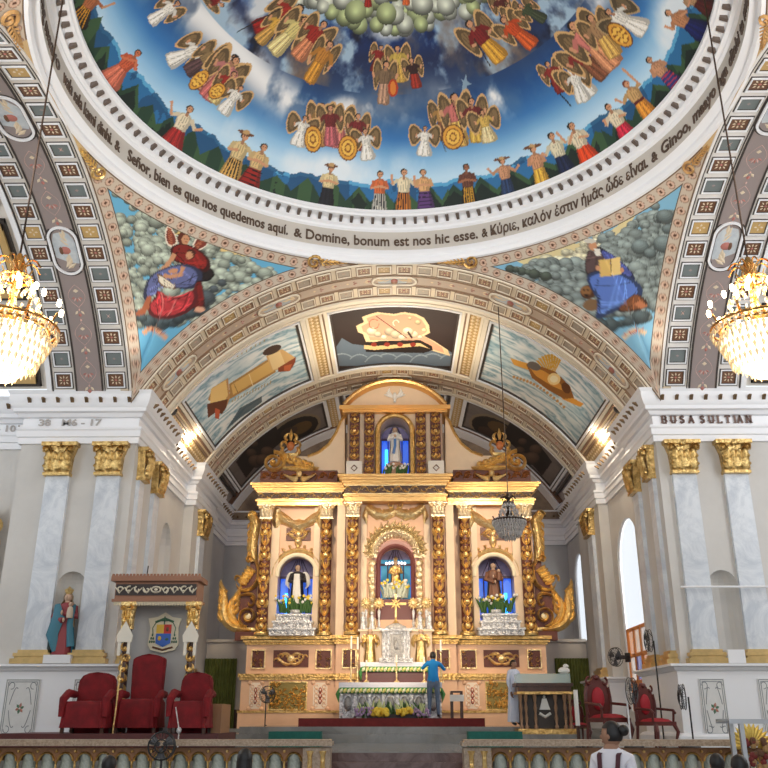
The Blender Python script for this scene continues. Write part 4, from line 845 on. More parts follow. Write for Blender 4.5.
# gilt scroll ornaments in the narrow corners of the pendentives
def sph(V):   # local x along, y raise, z across -> mapped by caller
    return V
def scroll_orn(pa, pb, m_, label):
    def surf(px, py):
        d = ray(px, py); ctr = np.array([0, CY, ZSP]); b = -2 * d @ ctr; c = ctr @ ctr - RSP ** 2; a = d @ d; t = (-b + math.sqrt(max(0, b * b - 4 * a * c))) / 2 / a; return d * t
    A_, B_ = surf(*pa), surf(*pb); ctr = np.array([0, CY, ZSP]); n = (ctr - A_); n /= np.linalg.norm(n); t = B_ - A_; L = np.linalg.norm(t); t = t - n * (t @ n); t /= np.linalg.norm(t); b = np.cross(n, t)
    mb = MB(lambda V: A_ + np.outer(V[:, 0], t) - np.outer(V[:, 1], n) + np.outer(V[:, 2], b) + n * .02)
    r = L * .22; mb.rib([(r * (1 - i / 22) * math.cos(i * .5 + .3), r * (1 - i / 22) * math.sin(i * .5 + .3)) for i in range(22)], lambda q: r * .22 * (1.05 - q * .6), .05, 0)
    for k in range(7):
        x = r * .9 + (L - r * .9) * k / 7
        for sg in (-1, 1): mb.rib([(x, 0), (x + L * .08, sg * r * .45 * (1 - k / 9)), (x + L * .16, sg * r * .55 * (1 - k / 9))], leafw(r * .14), .03, 0)
    mb.rib([(r * .8, 0), (L * .6, r * .1), (L, 0)], leafw(r * .2), .04, 0)
    tag(mb.build('scroll_ornament', m_), label, 'ornament')
scroll_orn((99, 172), (79, 148), gold, 'bright gilt scroll ornament in the cream corner at left, under the dome ring')
scroll_orn((8, 18), (22, 50), mat('painted_ochre', (.50, .28, .10), .5), 'ochre scroll ornament at the upper left edge of the picture')
scroll_orn((690, 168), (708, 146), mat('painted_ochre', (.50, .28, .10), .5), 'brown-gold scroll ornament in the cream corner at right, under the dome ring')
scroll_orn((766, 20), (762, 50), mat('painted_ochre', (.50, .28, .10), .5), 'ochre scroll ornament at the upper right edge of the picture')
scroll_orn((314, 262), (347, 262), goldD, 'gold scroll with leaf tail above the chancel arch, left of its centre')
scroll_orn((471, 261), (438, 262), goldD, 'gold scroll with leaf tail above the chancel arch, right of its centre')
# --- painted panels of the chancel vault
def vpanel(a0, a1, y0, y1, box, fn, draw, label, res=150, w=.0, S=3.2):
    U0 = np.linspace(D(a0), D(a1), res * 2); V0 = np.linspace(y0, y1, res); A, Y = np.meshgrid(U0, V0, indexing='ij'); R = RHO - w
    G = np.stack([R * np.sin(A), Y, ZC + R * np.cos(A)], -1); V = G.reshape(-1, 3); px, d = project(V)
    u, v = ((A - D(a0)) * R).ravel(), (Y - y0).ravel(); col = fn(u, v, px); cv = Canvas(*box, S); draw(cv); col = over(col, cv.sample(px, d > 0))
    r = root('vault_painting', label, 'painting', tuple(G[res, res // 2])); painted('picture', G, col, r)
    mb = MB(xf_chancel); p, q = U(a0), U(a1)
    for (t0, t1, h, k) in ((-.03, .03, w + .05, 0), (.03 - .12, -.03, w + .09, 1)):
        strip(mb, p + t0, q - t0, y0 + t0, y0 + t1, -.1, h, k); strip(mb, p + t0, q - t0, y1 - t1, y1 - t0, -.1, h, k); strip(mb, p + t0, p + t1, y0, y1, -.1, h, k, 2); strip(mb, q - t1, q - t0, y0, y1, -.1, h, k, 2)
    mb.build('frame', [dark, whiteS], r, ang=30)
def wavy(c1, c2, c3, k=1.):
    def f(u, v, px):
        n = noise2(u * 1.1 * k, v * 2.2 * k, 4, 5); w_ = np.abs(np.sin((v * 3.2 + n * 5.0) * PI * .8 * k)); w_ = w_ ** .7; m_ = noise2(u * .5, v * .6, 12, 3)
        c = np.array(c1)[None] * (1 - w_[:, None]) + np.array(c2)[None] * w_[:, None]; t = np.clip((m_ - .5) * 4, 0, 1)[:, None]; return c * (1 - t * .5) + np.array(c3)[None] * t * .5
    return f
def dc(cv):
    cv.poly([(333, 352), (342, 338), (352, 344), (368, 346), (420, 344), (440, 346), (458, 356), (455, 366), (330, 366)], (.38, .44, .50))
    for k in range(8): cv.line(bez((335 + 15 * k, 356 + (k % 3) * 3), (343 + 15 * k, 351), (352 + 15 * k, 357), 5), 1.2, (.62, .68, .72), .7)
    o = [(356, 326), (364, 322), (362, 317), (370, 314), (378, 312), (384, 313), (394, 314), (404, 312), (416, 314), (424, 318), (429, 325), (430, 333), (424, 336), (434, 341), (448, 350), (450, 356), (430, 350), (420, 342), (366, 342), (363, 334), (358, 332)]
    cv.poly(o, (.90, .80, .62)); p = np.array(o, float); c = p.mean(0); cv.poly((p - c) * .88 + c, (.88, .62, .50)); cloudfield(cv, [(372 + 6 * k, 331 + (k % 3) * 3) for k in range(9)], (.86, .78, .66), 2, 6, lo=.85); cloudfield(cv, [(410, 318), (418, 322), (424, 330)], (.88, .80, .62), 2, 5, lo=.85)
    cv.line([(376, 316), (407, 338)], .9, (.35, .2, .15)); cv.line([(408, 332), (412, 338)], 2, (.2, .1, .08)); cv.line(arcpts(374, 324, 5, 0, 5.5, 8), .7, (.6, .3, .2)); cv.line(arcpts(396, 323, 3, 2, 6, 6), .8, (.95, .9, .8))
    cv.poly([(364, 344), (380, 341), (420, 340), (432, 346), (433, 350), (424, 353), (366, 352)], (.10, .05, .04)); cv.poly([(364, 345), (376, 346), (420, 343), (430, 349), (420, 346), (374, 350), (364, 349)], (.88, .74, .52))
    for k in range(4): cv.ell(374 + 13 * k, 344.5, 3, 2.2, (.55, .16, .10))
vpanel(-14.6, 14.6, 22.55, 26.95, (315, 295, 475, 375), lambda u, v, px: np.ones((len(u), 3)) * np.array([.17, .11, .10]) * (1 + .25 * (noise2(u, v, 3) - .5))[:, None], dc, 'vault painting of a boat under a pink cloud on black, centre of the chancel vault')
wv = wavy((.50, .66, .73), (.95, .97, .97), (.40, .60, .68), .8)
def dl(cv):
    cv.poly([(208, 400), (212, 388), (228, 378), (230, 398), (226, 408)], (.78, .58, .36)); cv.poly([(211, 389), (226, 380), (228, 395), (224, 402), (210, 404)], (.94, .80, .52)); cv.poly([(207, 404), (228, 399), (226, 408), (222, 414), (216, 412), (208, 418)], (.40, .22, .14)); cv.poly([(215, 408), (220, 410), (219, 419), (215, 418)], (.75, .35, .22))
    cv.poly([(229, 384), (270, 358), (276, 372), (230, 399)], (.72, .54, .30)); cv.poly([(231, 385), (269, 361), (274, 371), (233, 395)], (.90, .74, .44)); cv.line([(249, 374), (253, 386)], .8, (.98, .9, .7)); cv.line([(234, 384), (238, 393)], .7, (.6, .42, .22))
    cv.poly([(266, 356), (282, 349), (296, 358), (293, 366), (272, 371)], (.88, .72, .48)); cv.poly([(268, 356), (280, 351), (286, 366), (273, 370)], (.95, .84, .62)); cv.ell(272, 350, 10, 4, (.30, .22, .18), 1, -.4); cv.poly([(278, 368), (296, 357), (295, 363), (290, 371), (278, 372)], (.58, .28, .16)); cv.poly([(284, 366), (292, 364), (290, 371), (284, 371)], (.80, .42, .26))
    for a, b in (((206, 374), (264, 342)), ((232, 402), (270, 384))):
        for k in range(14): t = k / 13; x, y = a[0] + (b[0] - a[0]) * t, a[1] + (b[1] - a[1]) * t; cv.line([(x, y), (x + .8, y - 3 if k % 3 else y - 2)], .8, (.72, .62, .36))
    cv.poly([(226, 430), (240, 418), (262, 402), (262, 396), (240, 408), (236, 414)], (.22, .34, .40), .7)
vpanel(-52.4, -22.4, 22.55, 26.95, (165, 310, 325, 450), wv, dl, 'vault painting of an unrolled golden scroll on grey-blue clouds, left of the boat panel')
def dr(cv):
    for t in np.linspace(-.75, .45, 9): cv.poly([(552, 378), (552 + 22 * math.sin(t) - 1.5, 378 - 24 * math.cos(t)), (552 + 22 * math.sin(t) + 1.5, 378 - 24 * math.cos(t))], (.86, .66, .20))
    cv.poly([(510, 358), (530, 364), (528, 370), (514, 365)], (.90, .66, .28)); cv.poly([(566, 394), (584, 404), (580, 407), (562, 399)], (.90, .64, .25))
    cv.poly([(526, 364), (540, 366), (556, 372), (570, 386), (574, 398), (564, 399), (548, 390), (532, 378)], (.60, .38, .14)); cv.poly([(530, 368), (542, 370), (556, 378), (566, 392), (552, 386), (536, 376)], (.88, .62, .26)); cv.ell(534, 366, 7, 4, (.42, .40, .38), 1, .4); cv.ell(554, 379, 6.5, 6, (.97, .86, .60)); cv.ell(554, 379, 4, 3.5, (1, .95, .80)); cv.ell(566, 388, 4, 6, (.40, .22, .08), 1, -.5)
    for k in range(16): t = k / 15; x, y = 514 + 50 * t, 374 + 30 * t - 5 * math.sin(t * PI); cv.ell(x, y + 3, 1.5, 1.5, (.80, .62, .38))
vpanel(22.4, 52.4, 22.55, 26.95, (470, 310, 625, 450), wv, dr, 'vault painting of a golden seal with rays on pale clouds, right of the boat panel')
# dim paintings of the bay behind the altarpiece
dk = lambda u, v, px: (lambda n: np.array([.10, .075, .06])[None] * (1 - n[:, None]) + np.array([.40, .33, .26])[None] * n[:, None])(np.clip((noise2(u * 1.3, v * 1.3, 9, 5) - .45) * 3, 0, 1))
def oval(x, y, rx, ry, a):
    def f(cv): cv.ell(x, y, rx + 3, ry + 2.5, (.50, .44, .36), 1, a); cv.ell(x, y, rx, ry, (.11, .08, .06), 1, a); cv.ell(x + rx * .2, y - 2, rx * .5, ry * .5, (.40, .30, .14), .8, a); cv.ell(x - rx * .3, y + 2, rx * .4, ry * .4, (.24, .17, .12), .9, a)
    return f
gm = lambda u, v, px: np.array([.46, .42, .40])[None] * (.85 + .3 * noise2(u * 2, v * 2, 3))[:, None]
def two(a, b):
    def f(cv): a(cv); b(cv)
    return f
def dkq(pts): return lambda cv: (cv.poly(pts, (.13, .09, .07)), cloudfield(cv, [(np.mean([p[0] for p in pts]) + 8 * math.cos(k), np.mean([p[1] for p in pts]) + 10 * math.sin(k)) for k in range(5)], (.34, .26, .20), 2, 8))
vpanel(-52.4, -20.8, 29.5, 32.4, (205, 385, 345, 520), gm, two(oval(296, 430, 24, 11, -.42), dkq([(236, 462), (252, 440), (275, 425), (284, 440), (262, 458), (246, 478)])), 'dim oval painting in the vault behind the altarpiece, left side', 90, -.08, 2.5)
vpanel(20.8, 52.4, 29.5, 32.4, (450, 385, 590, 520), gm, two(oval(494, 430, 24, 11, .42), dkq([(552, 462), (536, 440), (510, 422), (502, 436), (524, 455), (542, 476)])), 'dim oval painting in the vault behind the altarpiece, right side', 90, -.08, 2.5)
vpanel(-13.8, 13.8, 29.5, 32.4, (320, 380, 470, 440), lambda u, v, px: np.array([.22, .29, .36])[None] * (.8 + .4 * noise2(u * 2, v * 2, 3))[:, None], lambda cv: None, 'dim blue-grey painting in the vault behind the crest of the altarpiece', 60, -.08, 2.5)
# ================================================================== ALTARPIECE
AY = 28.6
_t0 = math.atan(HV / FPX)
def Zr(py, Y=AY): return Y * math.tan(_t0 - math.atan((py - 384) / FPX))
def Xr(px, py=580, Y=AY): return PY(px, py, Y)[0]
pinkP = mat('altarpiece_pink', (.80, .50, .32), .42, var=.10, vscale=1.5)
pinkL = mat('altarpiece_pale', (.86, .66, .46), .42, var=.08, vscale=1.5)
ap = root('altarpiece', 'tall gilded and peach coloured altarpiece with three statue niches against the back of the chancel', 'altarpiece', (0, AY, -.26))
def both(f): f(-1); f(1)
xl = lambda px, py=580: -Xr(px, py)     # half distance from the axis of a point on the left half
zb0, z1, z2, z3 = -.26, Zr(677), Zr(637), Zr(507)
# base tiers
mb = MB(); H1, H2 = xl(242, 695), xl(247, 660)
mb.box(-H1 - .05, H1 + .05, AY - .35, 30, zb0, Zr(712)); mb.box(-H1, H1, AY - .3, 30, Zr(712), z1); mb.box(-H2, H2, AY - .15, 30, z1, Zr(645)); mb.box(-xl(338), xl(338), AY - .40, 30, zb0, Zr(645)); mb.build('base', pinkP, ap, smooth=False)
mb = MB()
for z, e, h in ((z1 - .02, .10, .10), (z1 - .1, .05, .08), (Zr(712) - .03, .07, .07)):
    mb.box(-H1 - e, H1 + e, AY - .3 - e, 29.9, z, z + h); mb.box(-xl(338) - e, xl(338) + e, AY - .4 - e, 29.9, z, z + h)
for py, e, h in ((645, .06, .07), (643, .12, .07), (640, .18, .10)): z = Zr(py); mb.box(-H2 - e, H2 + e, AY - .15 - e, 29.9, z, z + h); mb.box(-xl(338) - e, xl(338) + e, AY - .40 - e, 29.9, z, z + h)
mb.build('base_moulding', goldD, ap)
def relief(x0, x1, z0, z1_, y, seed, n=12, mats=(maroon, goldP), name='relief_panel', back=0, dense=.06):
    rr = random.Random(seed); mb = MB(); mb.box(x0, x1, y - .02, y + .04, z0, z1_, 0); w_, h_ = x1 - x0, z1_ - z0
    for k in range(n):
        nx = max(1, round(math.sqrt(n * w_ / h_))); nz = max(1, math.ceil(n / nx)); cx, cz = x0 + w_ * ((k % nx) + rr.uniform(.35, .65)) / nx, z0 + h_ * ((k // nx) + rr.uniform(.35, .65)) / nz; r = min(w_, h_) * rr.uniform(.10, .20); a0 = rr.uniform(0, 6); dr_ = rr.choice((-1, 1))
        mb.rib(spiral(cx, cz, r, r * .2, a0, a0 + dr_ * rr.uniform(3, 6), 12), leafw(r * .22), dense, y - .02, 1)
        for j in range(2): t = rr.uniform(0, 6); mb.rib(bez((cx, cz), (cx + r * math.cos(t), cz + r * math.sin(t)), (cx + r * 1.2 * math.cos(t + .8), cz + r * 1.2 * math.sin(t + .8)), 6), leafw(r * .22), dense, y - .02, 1)
    e = .035
    for a in ((x0 - e, x1 + e, z0 - e, z0), (x0 - e, x1 + e, z1_, z1_ + e), (x0 - e, x0, z0, z1_), (x1, x1 + e, z0, z1_)): mb.box(a[0], a[1], y - .05, y + .03, a[2], a[3], 1 if name != 'gilt_panel' else 1)
    return mb.build(name, list(mats), ap)
def symrelief(xa, xb, za, zb_, y, seed, mats=(maroon, goldP), name='relief_panel'):
    """mirrored swirls inside one panel"""
    mb = MB(); mb.box(xa, xb, y - .02, y + .04, za, zb_, 0); cx, cz = (xa + xb) / 2, (za + zb_) / 2; w_, h_ = (xb - xa) / 2, (zb_ - za) / 2; rr = random.Random(seed)
    mb.ell((cx, y - .03, cz), (w_ * .22, .07, h_ * .5), 1, 8, 6)
    for s in (-1, 1):
        for k in range(3):
            q = .3 + .24 * k; zz = cz + h_ * rr.uniform(-.3, .3); r = h_ * .38; mb.rib([(cx + s * (w_ * q + r * (1 - i / 12) * math.cos(i * .45)), zz + r * (1 - i / 12) * math.sin(i * .45)) for i in range(12)], leafw(.035), .06, y - .02, 1)
        mb.rib(bez((cx, cz - h_ * .6), (cx + s * w_ * .5, cz - h_ * .9), (cx + s * w_ * .8, cz + h_ * .5), 8), leafw(.05), .06, y - .02, 1)
        mb.rib(bez((cx, cz + h_ * .2), (cx + s * w_ * .3, cz + h_ * .95), (cx + s * w_ * .7, cz + h_ * .3), 8), leafw(.05), .06, y - .02, 1)
    return mb.build(name, list(mats), ap)
k = 0
for s in (-1, 1):
    for pa, pb, kind in ((253, 265, 0), (274, 309, 1), (317, 331, 0), (344, 356, 0)):
        xa, xb = sorted((s * xl(pa, 660), s * xl(pb, 660))); y = AY - (.15 if pa < 340 else .40); k += 1
        if kind: symrelief(xa, xb, Zr(667.5), Zr(650.5), y, k)
        else: relief(xa, xb, Zr(668), Zr(651), y, k, 5)
    xa, xb = sorted((s * xl(271, 695), s * xl(307, 695))); relief(xa, xb, Zr(709), Zr(683), AY - .3, 40 + s, 26, (mat('brassy_ground', (.30, .22, .07), .4, .7), gold), 'gilt_panel')
    for pa, pb in ((251, 263), (314, 328)):
        xa, xb = sorted((s * xl(pa, 695), s * xl(pb, 695))); mb = MB(); cx = (xa + xb) / 2; za, zb_ = Zr(709), Zr(683); cz = (za + zb_) / 2; w_ = (xb - xa) / 2; h_ = (zb_ - za) / 2; y = AY - .3
        mb.prism([(cx - w_, cz - h_ * .7), (cx - w_ * .6, cz - h_), (cx + w_ * .6, cz - h_), (cx + w_, cz - h_ * .7), (cx + w_, cz + h_ * .7), (cx + w_ * .6, cz + h_), (cx - w_ * .6, cz + h_), (cx - w_, cz + h_ * .7)], y - .02, y + .02, 0)
        for sx in (-1, 1):
            for j in range(5): mb.rib(arcpts(cx + sx * w_ * .55, cz + h_ * (-.7 + .35 * j), w_ * .26, 0, 5.5, 8), .013, .02, y - .02, 1)
            for sz in (-1, 1): mb.ell((cx + sx * w_ * 1.05, y - .01, cz + sz * h_), (.07, .04, .07), 1, 8, 5)
        for j in (-1, 0, 1): mb.ell((cx, y - .01, cz + j * h_ * .42), (w_ * .28, .05, h_ * .24), 2, 8, 5); mb.ell((cx, y - .04, cz + j * h_ * .42), (w_ * .13, .04, h_ * .12), 0, 8, 5)
        mb.build('ornament_panel', [mat('ivory_paint', (.82, .70, .58), .5), pinkP, mat('red_diamond', (.35, .07, .04), .4)], ap)
# bays
def arch_hole(mb, cx, hw, zb, zs, x0, x1, zt, yf, yb, m=0, zfloor=None):
    """front wall from x0..x1, zfloor..zt with an arched opening"""
    z0 = zfloor if zfloor is not None else zb
    a = [(cx - hw * math.cos(PI * i / 16), zs + hw * math.sin(PI * i / 16)) for i in range(17)]
    for xa, xb in ((x0, cx - hw), (cx + hw, x1)): mb.add([(xa, yf, z0), (xb, yf, z0), (xb, yf, zt), (xa, yf, zt)], [(0, 1, 2, 3)], m)
    if zb > z0: mb.add([(cx - hw, yf, z0), (cx + hw, yf, z0), (cx + hw, yf, zb), (cx - hw, yf, zb)], [(0, 1, 2, 3)], m)
    mb.grid([[(x, yf, z), (x, yf, zt)] for x, z in a], m)
    o = [(cx - hw, zb)] + a + [(cx + hw, zb)]; mb.grid([[(x, yf, z), (x, yb, z)] for x, z in o + [o[0]]], m)
xo, xi, xc = xl(257), xl(337), xl(346)
mb = MB()
for s in (-1, 1):
    cx = s * xl(297); hw = xl(297) - xl(316); xa, xb = sorted((s * xo, s * xi)); arch_hole(mb, cx, hw, z2 + .05, Zr(575), xa, xb, z3, AY, AY + .9, 0, z2)
    mb.add([(s * xo, AY, z2), (s * xo, 30, z2), (s * xo, 30, z3), (s * xo, AY, z3)], [(0, 1, 2, 3)])
    mb.add([(s * xi, AY, z2), (s * xi, AY - .25, z2), (s * xi, AY - .25, Zr(484)), (s * xi, AY, Zr(484))], [(0, 1, 2, 3)])
cw = xl(377) ; arch_hole(mb, 0, cw, z2 + .5, Zr(565), -xi, xi, Zr(500), AY - .25, AY + .9, 0, z2)
mb.build('front_wall', pinkP, ap, smooth=False)
# recessed pilaster strips in a paler peach
mb = MB()
for s in (-1, 1):
    for pa, pb, y in ((270, 278, AY - .08), (313, 319, AY - .08), (337, 345, AY - .35), (361, 367, AY - .30)):
        xa, xb = sorted((s * xl(pa), s * xl(pb))); mb.box(xa, xb, y, AY + .05, z2, z3)
mb.build('pilaster_strips', pinkL, ap, smooth=False)
# niches
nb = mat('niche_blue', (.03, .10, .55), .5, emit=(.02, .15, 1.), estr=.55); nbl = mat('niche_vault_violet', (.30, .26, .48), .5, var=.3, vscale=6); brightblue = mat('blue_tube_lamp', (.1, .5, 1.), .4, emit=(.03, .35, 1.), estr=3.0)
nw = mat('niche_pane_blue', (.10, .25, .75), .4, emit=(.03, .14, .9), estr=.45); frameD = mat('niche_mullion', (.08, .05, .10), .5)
def niche(cx, hw, zb, zs, yf, yb, lab, lamp=0, arcm=goldP):
    mb = MB(); mb.box(cx - hw, cx + hw, yb, yb + .04, zb, zs, 0)
    P = [[(cx - hw * math.cos(b) * math.cos(e), yb - .02 + (yf - yb) * math.cos(e) * math.sin(b) * .0 - (yb - yf) * (1 - math.sin(b) * 1.0) * .0, zs + hw * math.sin(e) * 1.0) for e in np.linspace(0, PI / 2, 8)] for b in np.linspace(0, PI, 9)]
    mb.grid(P, 1)
    for j in range(-2, 3): mb.rib([(cx + hw * .9 * math.sin(j * .36) * (1 - q * .75), zs + hw * .95 * q) for q in np.linspace(0, 1, 6)], .012, .03, yb - .03, 3)
    for j in range(4):
        a = cx - hw + hw * .5 * j + .03; b = a + hw * .5 - .06; p = [(a, zb), (b, zb), (b, zs - .22), ((a + b) / 2, zs - .06), (a, zs - .22)]; mb.prism(p, yb - .03, yb - .01, 2)
    for j in range(5): mb.box(cx - hw + hw * .5 * j - .02, cx - hw + hw * .5 * j + .02, yb - .06, yb, zb, zs, 3)
    mb.box(cx - hw, cx + hw, yb - .07, yb, zs - .04, zs + .03, 3)
    if lamp: mb.tube([(cx + lamp * hw * .62, yb - .12, zb + .35), (cx + lamp * hw * .62, yb - .12, zb + (zs - zb) * .72)], .06, 6, 4)
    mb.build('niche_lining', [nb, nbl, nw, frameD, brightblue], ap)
for s in (-1, 1):
    cx = s * xl(297); hw = xl(297) - xl(316); zs = Zr(575); niche(cx, hw, z2 + .05, zs, AY, AY + .55, '', s)
    mb = MB(); o = [(cx - (hw + .03), zs - .05)] + arcpts(cx, zs, hw + .03, PI, 0, 18) + [(cx + hw + .03, zs - .05)]; mb.tube([(x, AY - .05, z) for x, z in o], .075, 8); mb.build('arch_light_rim', mat('cream_rim', (.95, .85, .62), .4), ap)
    mb = MB(); o = arcpts(cx, zs, hw + .19, PI * 1.02, -.02 * PI, 18); mb.rib(o, .07, .07, AY - .02, 0)
    for j in range(13): t = PI * j / 12; x, z = cx + (hw + .27) * math.cos(t), zs + (hw + .25) * math.sin(t); mb.rib([(x, z), (x + .05 * math.cos(t + .6), z + .07 * math.sin(t + .3) + .03), (x + .10 * math.cos(t + 1), z + .12)], leafw(.05), .05, AY - .03, 0)
    for sg in (-1, 1):
        mb.rib(bez((cx + sg * (hw + .16), zs + .05), (cx + sg * (hw + .34), zs - .12), (cx + sg * (hw + .24), zs - .45), 8), leafw(.08), .07, AY - .02, 0); mb.tube([(cx + sg * (hw + .10), AY - .03, z2 + .1), (cx + sg * (hw + .10), AY - .03, zs)], .035, 6)
        mb.rib(bez((cx, zs + hw + .25), (cx + sg * .12, zs + hw + .45), (cx + sg * .05, zs + hw + .6), 8), leafw(.05), .07, AY - .02, 0)
    mb.ell((cx, AY - .06, zs + hw + .5), (.09, .05, .15), 0); mb.build('arch_ornament', goldP, ap)
    # relief block and swag above
    xa, xb = cx - .40, cx + .40; symrelief(xa, xb, Zr(540.5), Zr(528), AY - .02, 70 + s)
    mb = MB()
    sw = [(cx - .72, Zr(511)), (cx - .5, Zr(519)), (cx - .22, Zr(524)), (cx, Zr(526)), (cx + .22, Zr(524)), (cx + .5, Zr(519)), (cx + .72, Zr(511))]
    mb.rib(sw, lambda q: .10 + .09 * math.sin(PI * q), .16, AY - .03, 0, 9, .5)
    for sg in (-1, 1):
        mb.rib([(cx + sg * .72, Zr(509)), (cx + sg * .76, Zr(516)), (cx + sg * .73, Zr(524)), (cx + sg * .74, Zr(528))], lambda q: .09 + .05 * math.sin(PI * q), .14, AY - .03, 0, 5, .4); mb.ell((cx + sg * .72, AY - .08, Zr(511)), (.11, .07, .11), 0)
    mb.build('swag', goldP, ap)
cnz = Zr(562); niche(0, cw * .86, z2 + .9, cnz, AY, AY + .6, '')
# columns
def column(cx, yf, za, zt, r, seed=0):
    col = MB(); n = 10; col.lathe([(r * 1.15, 0), (r * 1.15, .10), (r * .95, .14), (r * .9, zt - za - .5), (r * .85, zt - za - .45)], cx, yf, za, 12, 0); c = col.build('column', maroon, ap)
    mb = MB(); h = zt - za - .45; n = int(h / .62); p = h / n; yb = yf - r * .78
    for k in range(n):
        z = za + .12 + p * k
        mb.ell((cx, yb - .02, z + p * .22), (r * .55, .10, p * .14), 0, 8, 5); mb.ell((cx, yb - .05, z + p * .50), (r * .28, .09, p * .10), 0, 7, 4)
        for s in (-1, 1):
            mb.rib(bez((cx + s * .02, z), (cx + s * r * 1.0, z + p * .05), (cx + s * r * .75, z + p * .36), 6), leafw(r * .30), .10, yb + .02, 0, 2, .3)
            mb.rib(bez((cx, z + p * .36), (cx + s * r * .95, z + p * .45), (cx + s * r * .35, z + p * .62), 7), leafw(r * .26), .09, yb + .02, 0)
            if (k + seed) % 2: mb.rib(spiral(cx + s * r * .5, z + p * .78, r * .36, .03, PI / 2, PI / 2 + s * 5, 10), .03, .08, yb + .02, 0)
            else: mb.rib(bez((cx, z + p * .60), (cx + s * r * .9, z + p * .95), (cx + s * r * .12, z + p * 1.02), 7), leafw(r * .24), .09, yb + .02, 0)
        mb.rib([(cx, z + p * .62), (cx, z + p * .78), (cx, z + p * .97)], leafw(r * .24), .13, yb + .02, 0)
    mb.lathe([(r * 1.25, 0), (r * 1.3, .06), (r * 1.1, .12)], cx, yf, za, 12, 0); mb.build('carved_foliage', gold, c)
    mb = MB(); capital(mb, cx, yf - r * .7, zt - .46, zt, r * 2.7, .10); mb.build('capital', mat('ivory_gold', (.95, .80, .56), .38, .85, bump=.4, bscale=30), c)
for s in (-1, 1):
    for px, y in ((265, AY - .22), (326, AY - .22), (353, AY - .50)): column(s * xl(px), y, z2 + .02, z3, .19 if px < 340 else .20, px)
# entablature
EP = [(0, 0), (.02, .0), (.02, .10), (.06, .12), (.06, .20), (.03, .22)]
def entab(x0, x1, yf, zbot, ztop, close=True):
    h = ztop - zbot; mg = MB()
    mg.box(x0, x1, yf, AY + .5, zbot, zbot + h * .18); mg.box(x0 - .05, x1 + .05, yf - .05, AY + .5, zbot + h * .18, zbot + h * .26)
    for q, e in ((.62, .04), (.70, .09), (.80, .16), (.90, .22)): mg.box(x0 - e, x1 + e, yf - e, AY + .5, zbot + h * q, zbot + h * (q + .10))
    mg.build('cornice', mat('copper_gold', (.80, .48, .18), .30, .85, bump=.2, bscale=12), ap)
    mf = MB(); za, zt = zbot + h * .26, zbot + h * .62; mf.box(x0 + .02, x1 - .02, yf - .02, AY + .5, za, zt, 0); n = int((x1 - x0) / .26); p = (x1 - x0) / n; c = (za + zt) / 2; r = (zt - za) * .33
    for k in range(n):
        x = x0 + p * (k + .5); sg = 1 if k % 2 else -1; mf.rib([(x + r * (1 - i / 10 * .8) * math.cos(PI + i * .5) * 1.2, c + sg * r * (1 - i / 10 * .8) * math.sin(PI + i * .5)) for i in range(11)], .022, .04, yf - .02, 1); mf.rib([(x - p * .5, c - sg * r * .8), (x, c - sg * r * 1.0), (x + p * .5, c + sg * r * .8)], .018, .04, yf - .02, 1)
    mf.box(x0, x1, yf - .05, AY, za - .01, za + .03, 1); mf.box(x0, x1, yf - .05, AY, zt - .03, zt, 1); mf.build('scroll_frieze', [mat('frieze_brown', (.10, .05, .03), .5), goldP], ap)
for s in (-1, 1):
    xa, xb = sorted((s * (xo + .08), s * (xi - .15))); entab(xa, xb, AY - .30, z3, Zr(486))
entab(-xc - .05, xc + .05, AY - .72, Zr(506), Zr(481))
# centre wreath arch
mb = MB(); zs = Zr(556); R0 = xl(369)
mb.rib(arcpts(0, zs, R0 * .84, PI, 0, 30), .17, .16, AY - .27, 0, 15, .5)
for j in range(31):
    t = PI * j / 30; x, z = R0 * math.cos(t), zs + R0 * math.sin(t); L = .30 if j % 2 else .2
    mb.rib([(x * .95, z - .02), (x + L * .5 * math.cos(t + .3), z + L * .5 * math.sin(t + .3)), (x + L * math.cos(t), z + L * math.sin(t))], leafw(.06), .08, AY - .26, 0)
    mb.ell((x * .85, AY - .40, zs + (z - zs) * .85), (.07, .06, .07), 0, 6, 4); mb.rib(spiral(x * .9, zs + (z - zs) * .9, .12, .03, t, t + 5, 9), .025, .1, AY - .36, 0)
for s in (-1, 1):
    mb.box(*sorted((s * R0 * .70, s * R0 * 1.08)), AY - .38, AY - .2, zs - .12, zs, 0)
    for k in range(9): mb.ell((s * R0 * .88, AY - .36, zs - .3 - .19 * k), (.12, .10, .12), 0, 7, 5); mb.rib(spiral(s * R0 * .88, zs - .3 - .19 * k, .13, .03, k, k + 5, 8), .025, .1, AY - .34, 0)
    mb.box(*sorted((s * R0 * .72, s * R0 * 1.04)), AY - .40, AY - .2, zs - 2.3, zs - 2.0, 0)
mb.build('wreath_arch', mat('wreath_silver_gilt', (.93, .80, .55), .3, 1., bump=.8, bscale=30), ap)
mb = MB(); o = [(-cw * .93, z2 + .5)] + arcpts(0, Zr(565), cw * .93, PI, 0, 18) + [(cw * .93, z2 + .5)]; mb.rib(o, .075, .10, AY - .26, 0); 
o = [(-cw * 1.14, z2 + .5)] + arcpts(0, Zr(565), cw * 1.14, PI, 0, 18) + [(cw * 1.14, z2 + .5)]; mb.rib(o, .10, .05, AY - .25, 1, 30, .2)
for s in (-1, 1): mb.box(*sorted((s * R0 * .75, s * R0 * 1.0)), AY - .3, AY - .2, z2 + .02, zs - 2.3, 0)
mb.build('niche_surround', [mat('oxblood_frame', (.16, .05, .05), .4), mat('rosy_frame', (.45, .26, .24), .5)], ap)
mb = MB(); mb.box(-cw * .8, cw * .8, AY + .56, AY + .59, z2 + .6, Zr(557), 0)
for j in range(7): mb.ell((-.3 + .1 * j, AY + .5, Zr(560) - .01 * abs(j - 3)), (.045, .03, .05), 1, 7, 5)
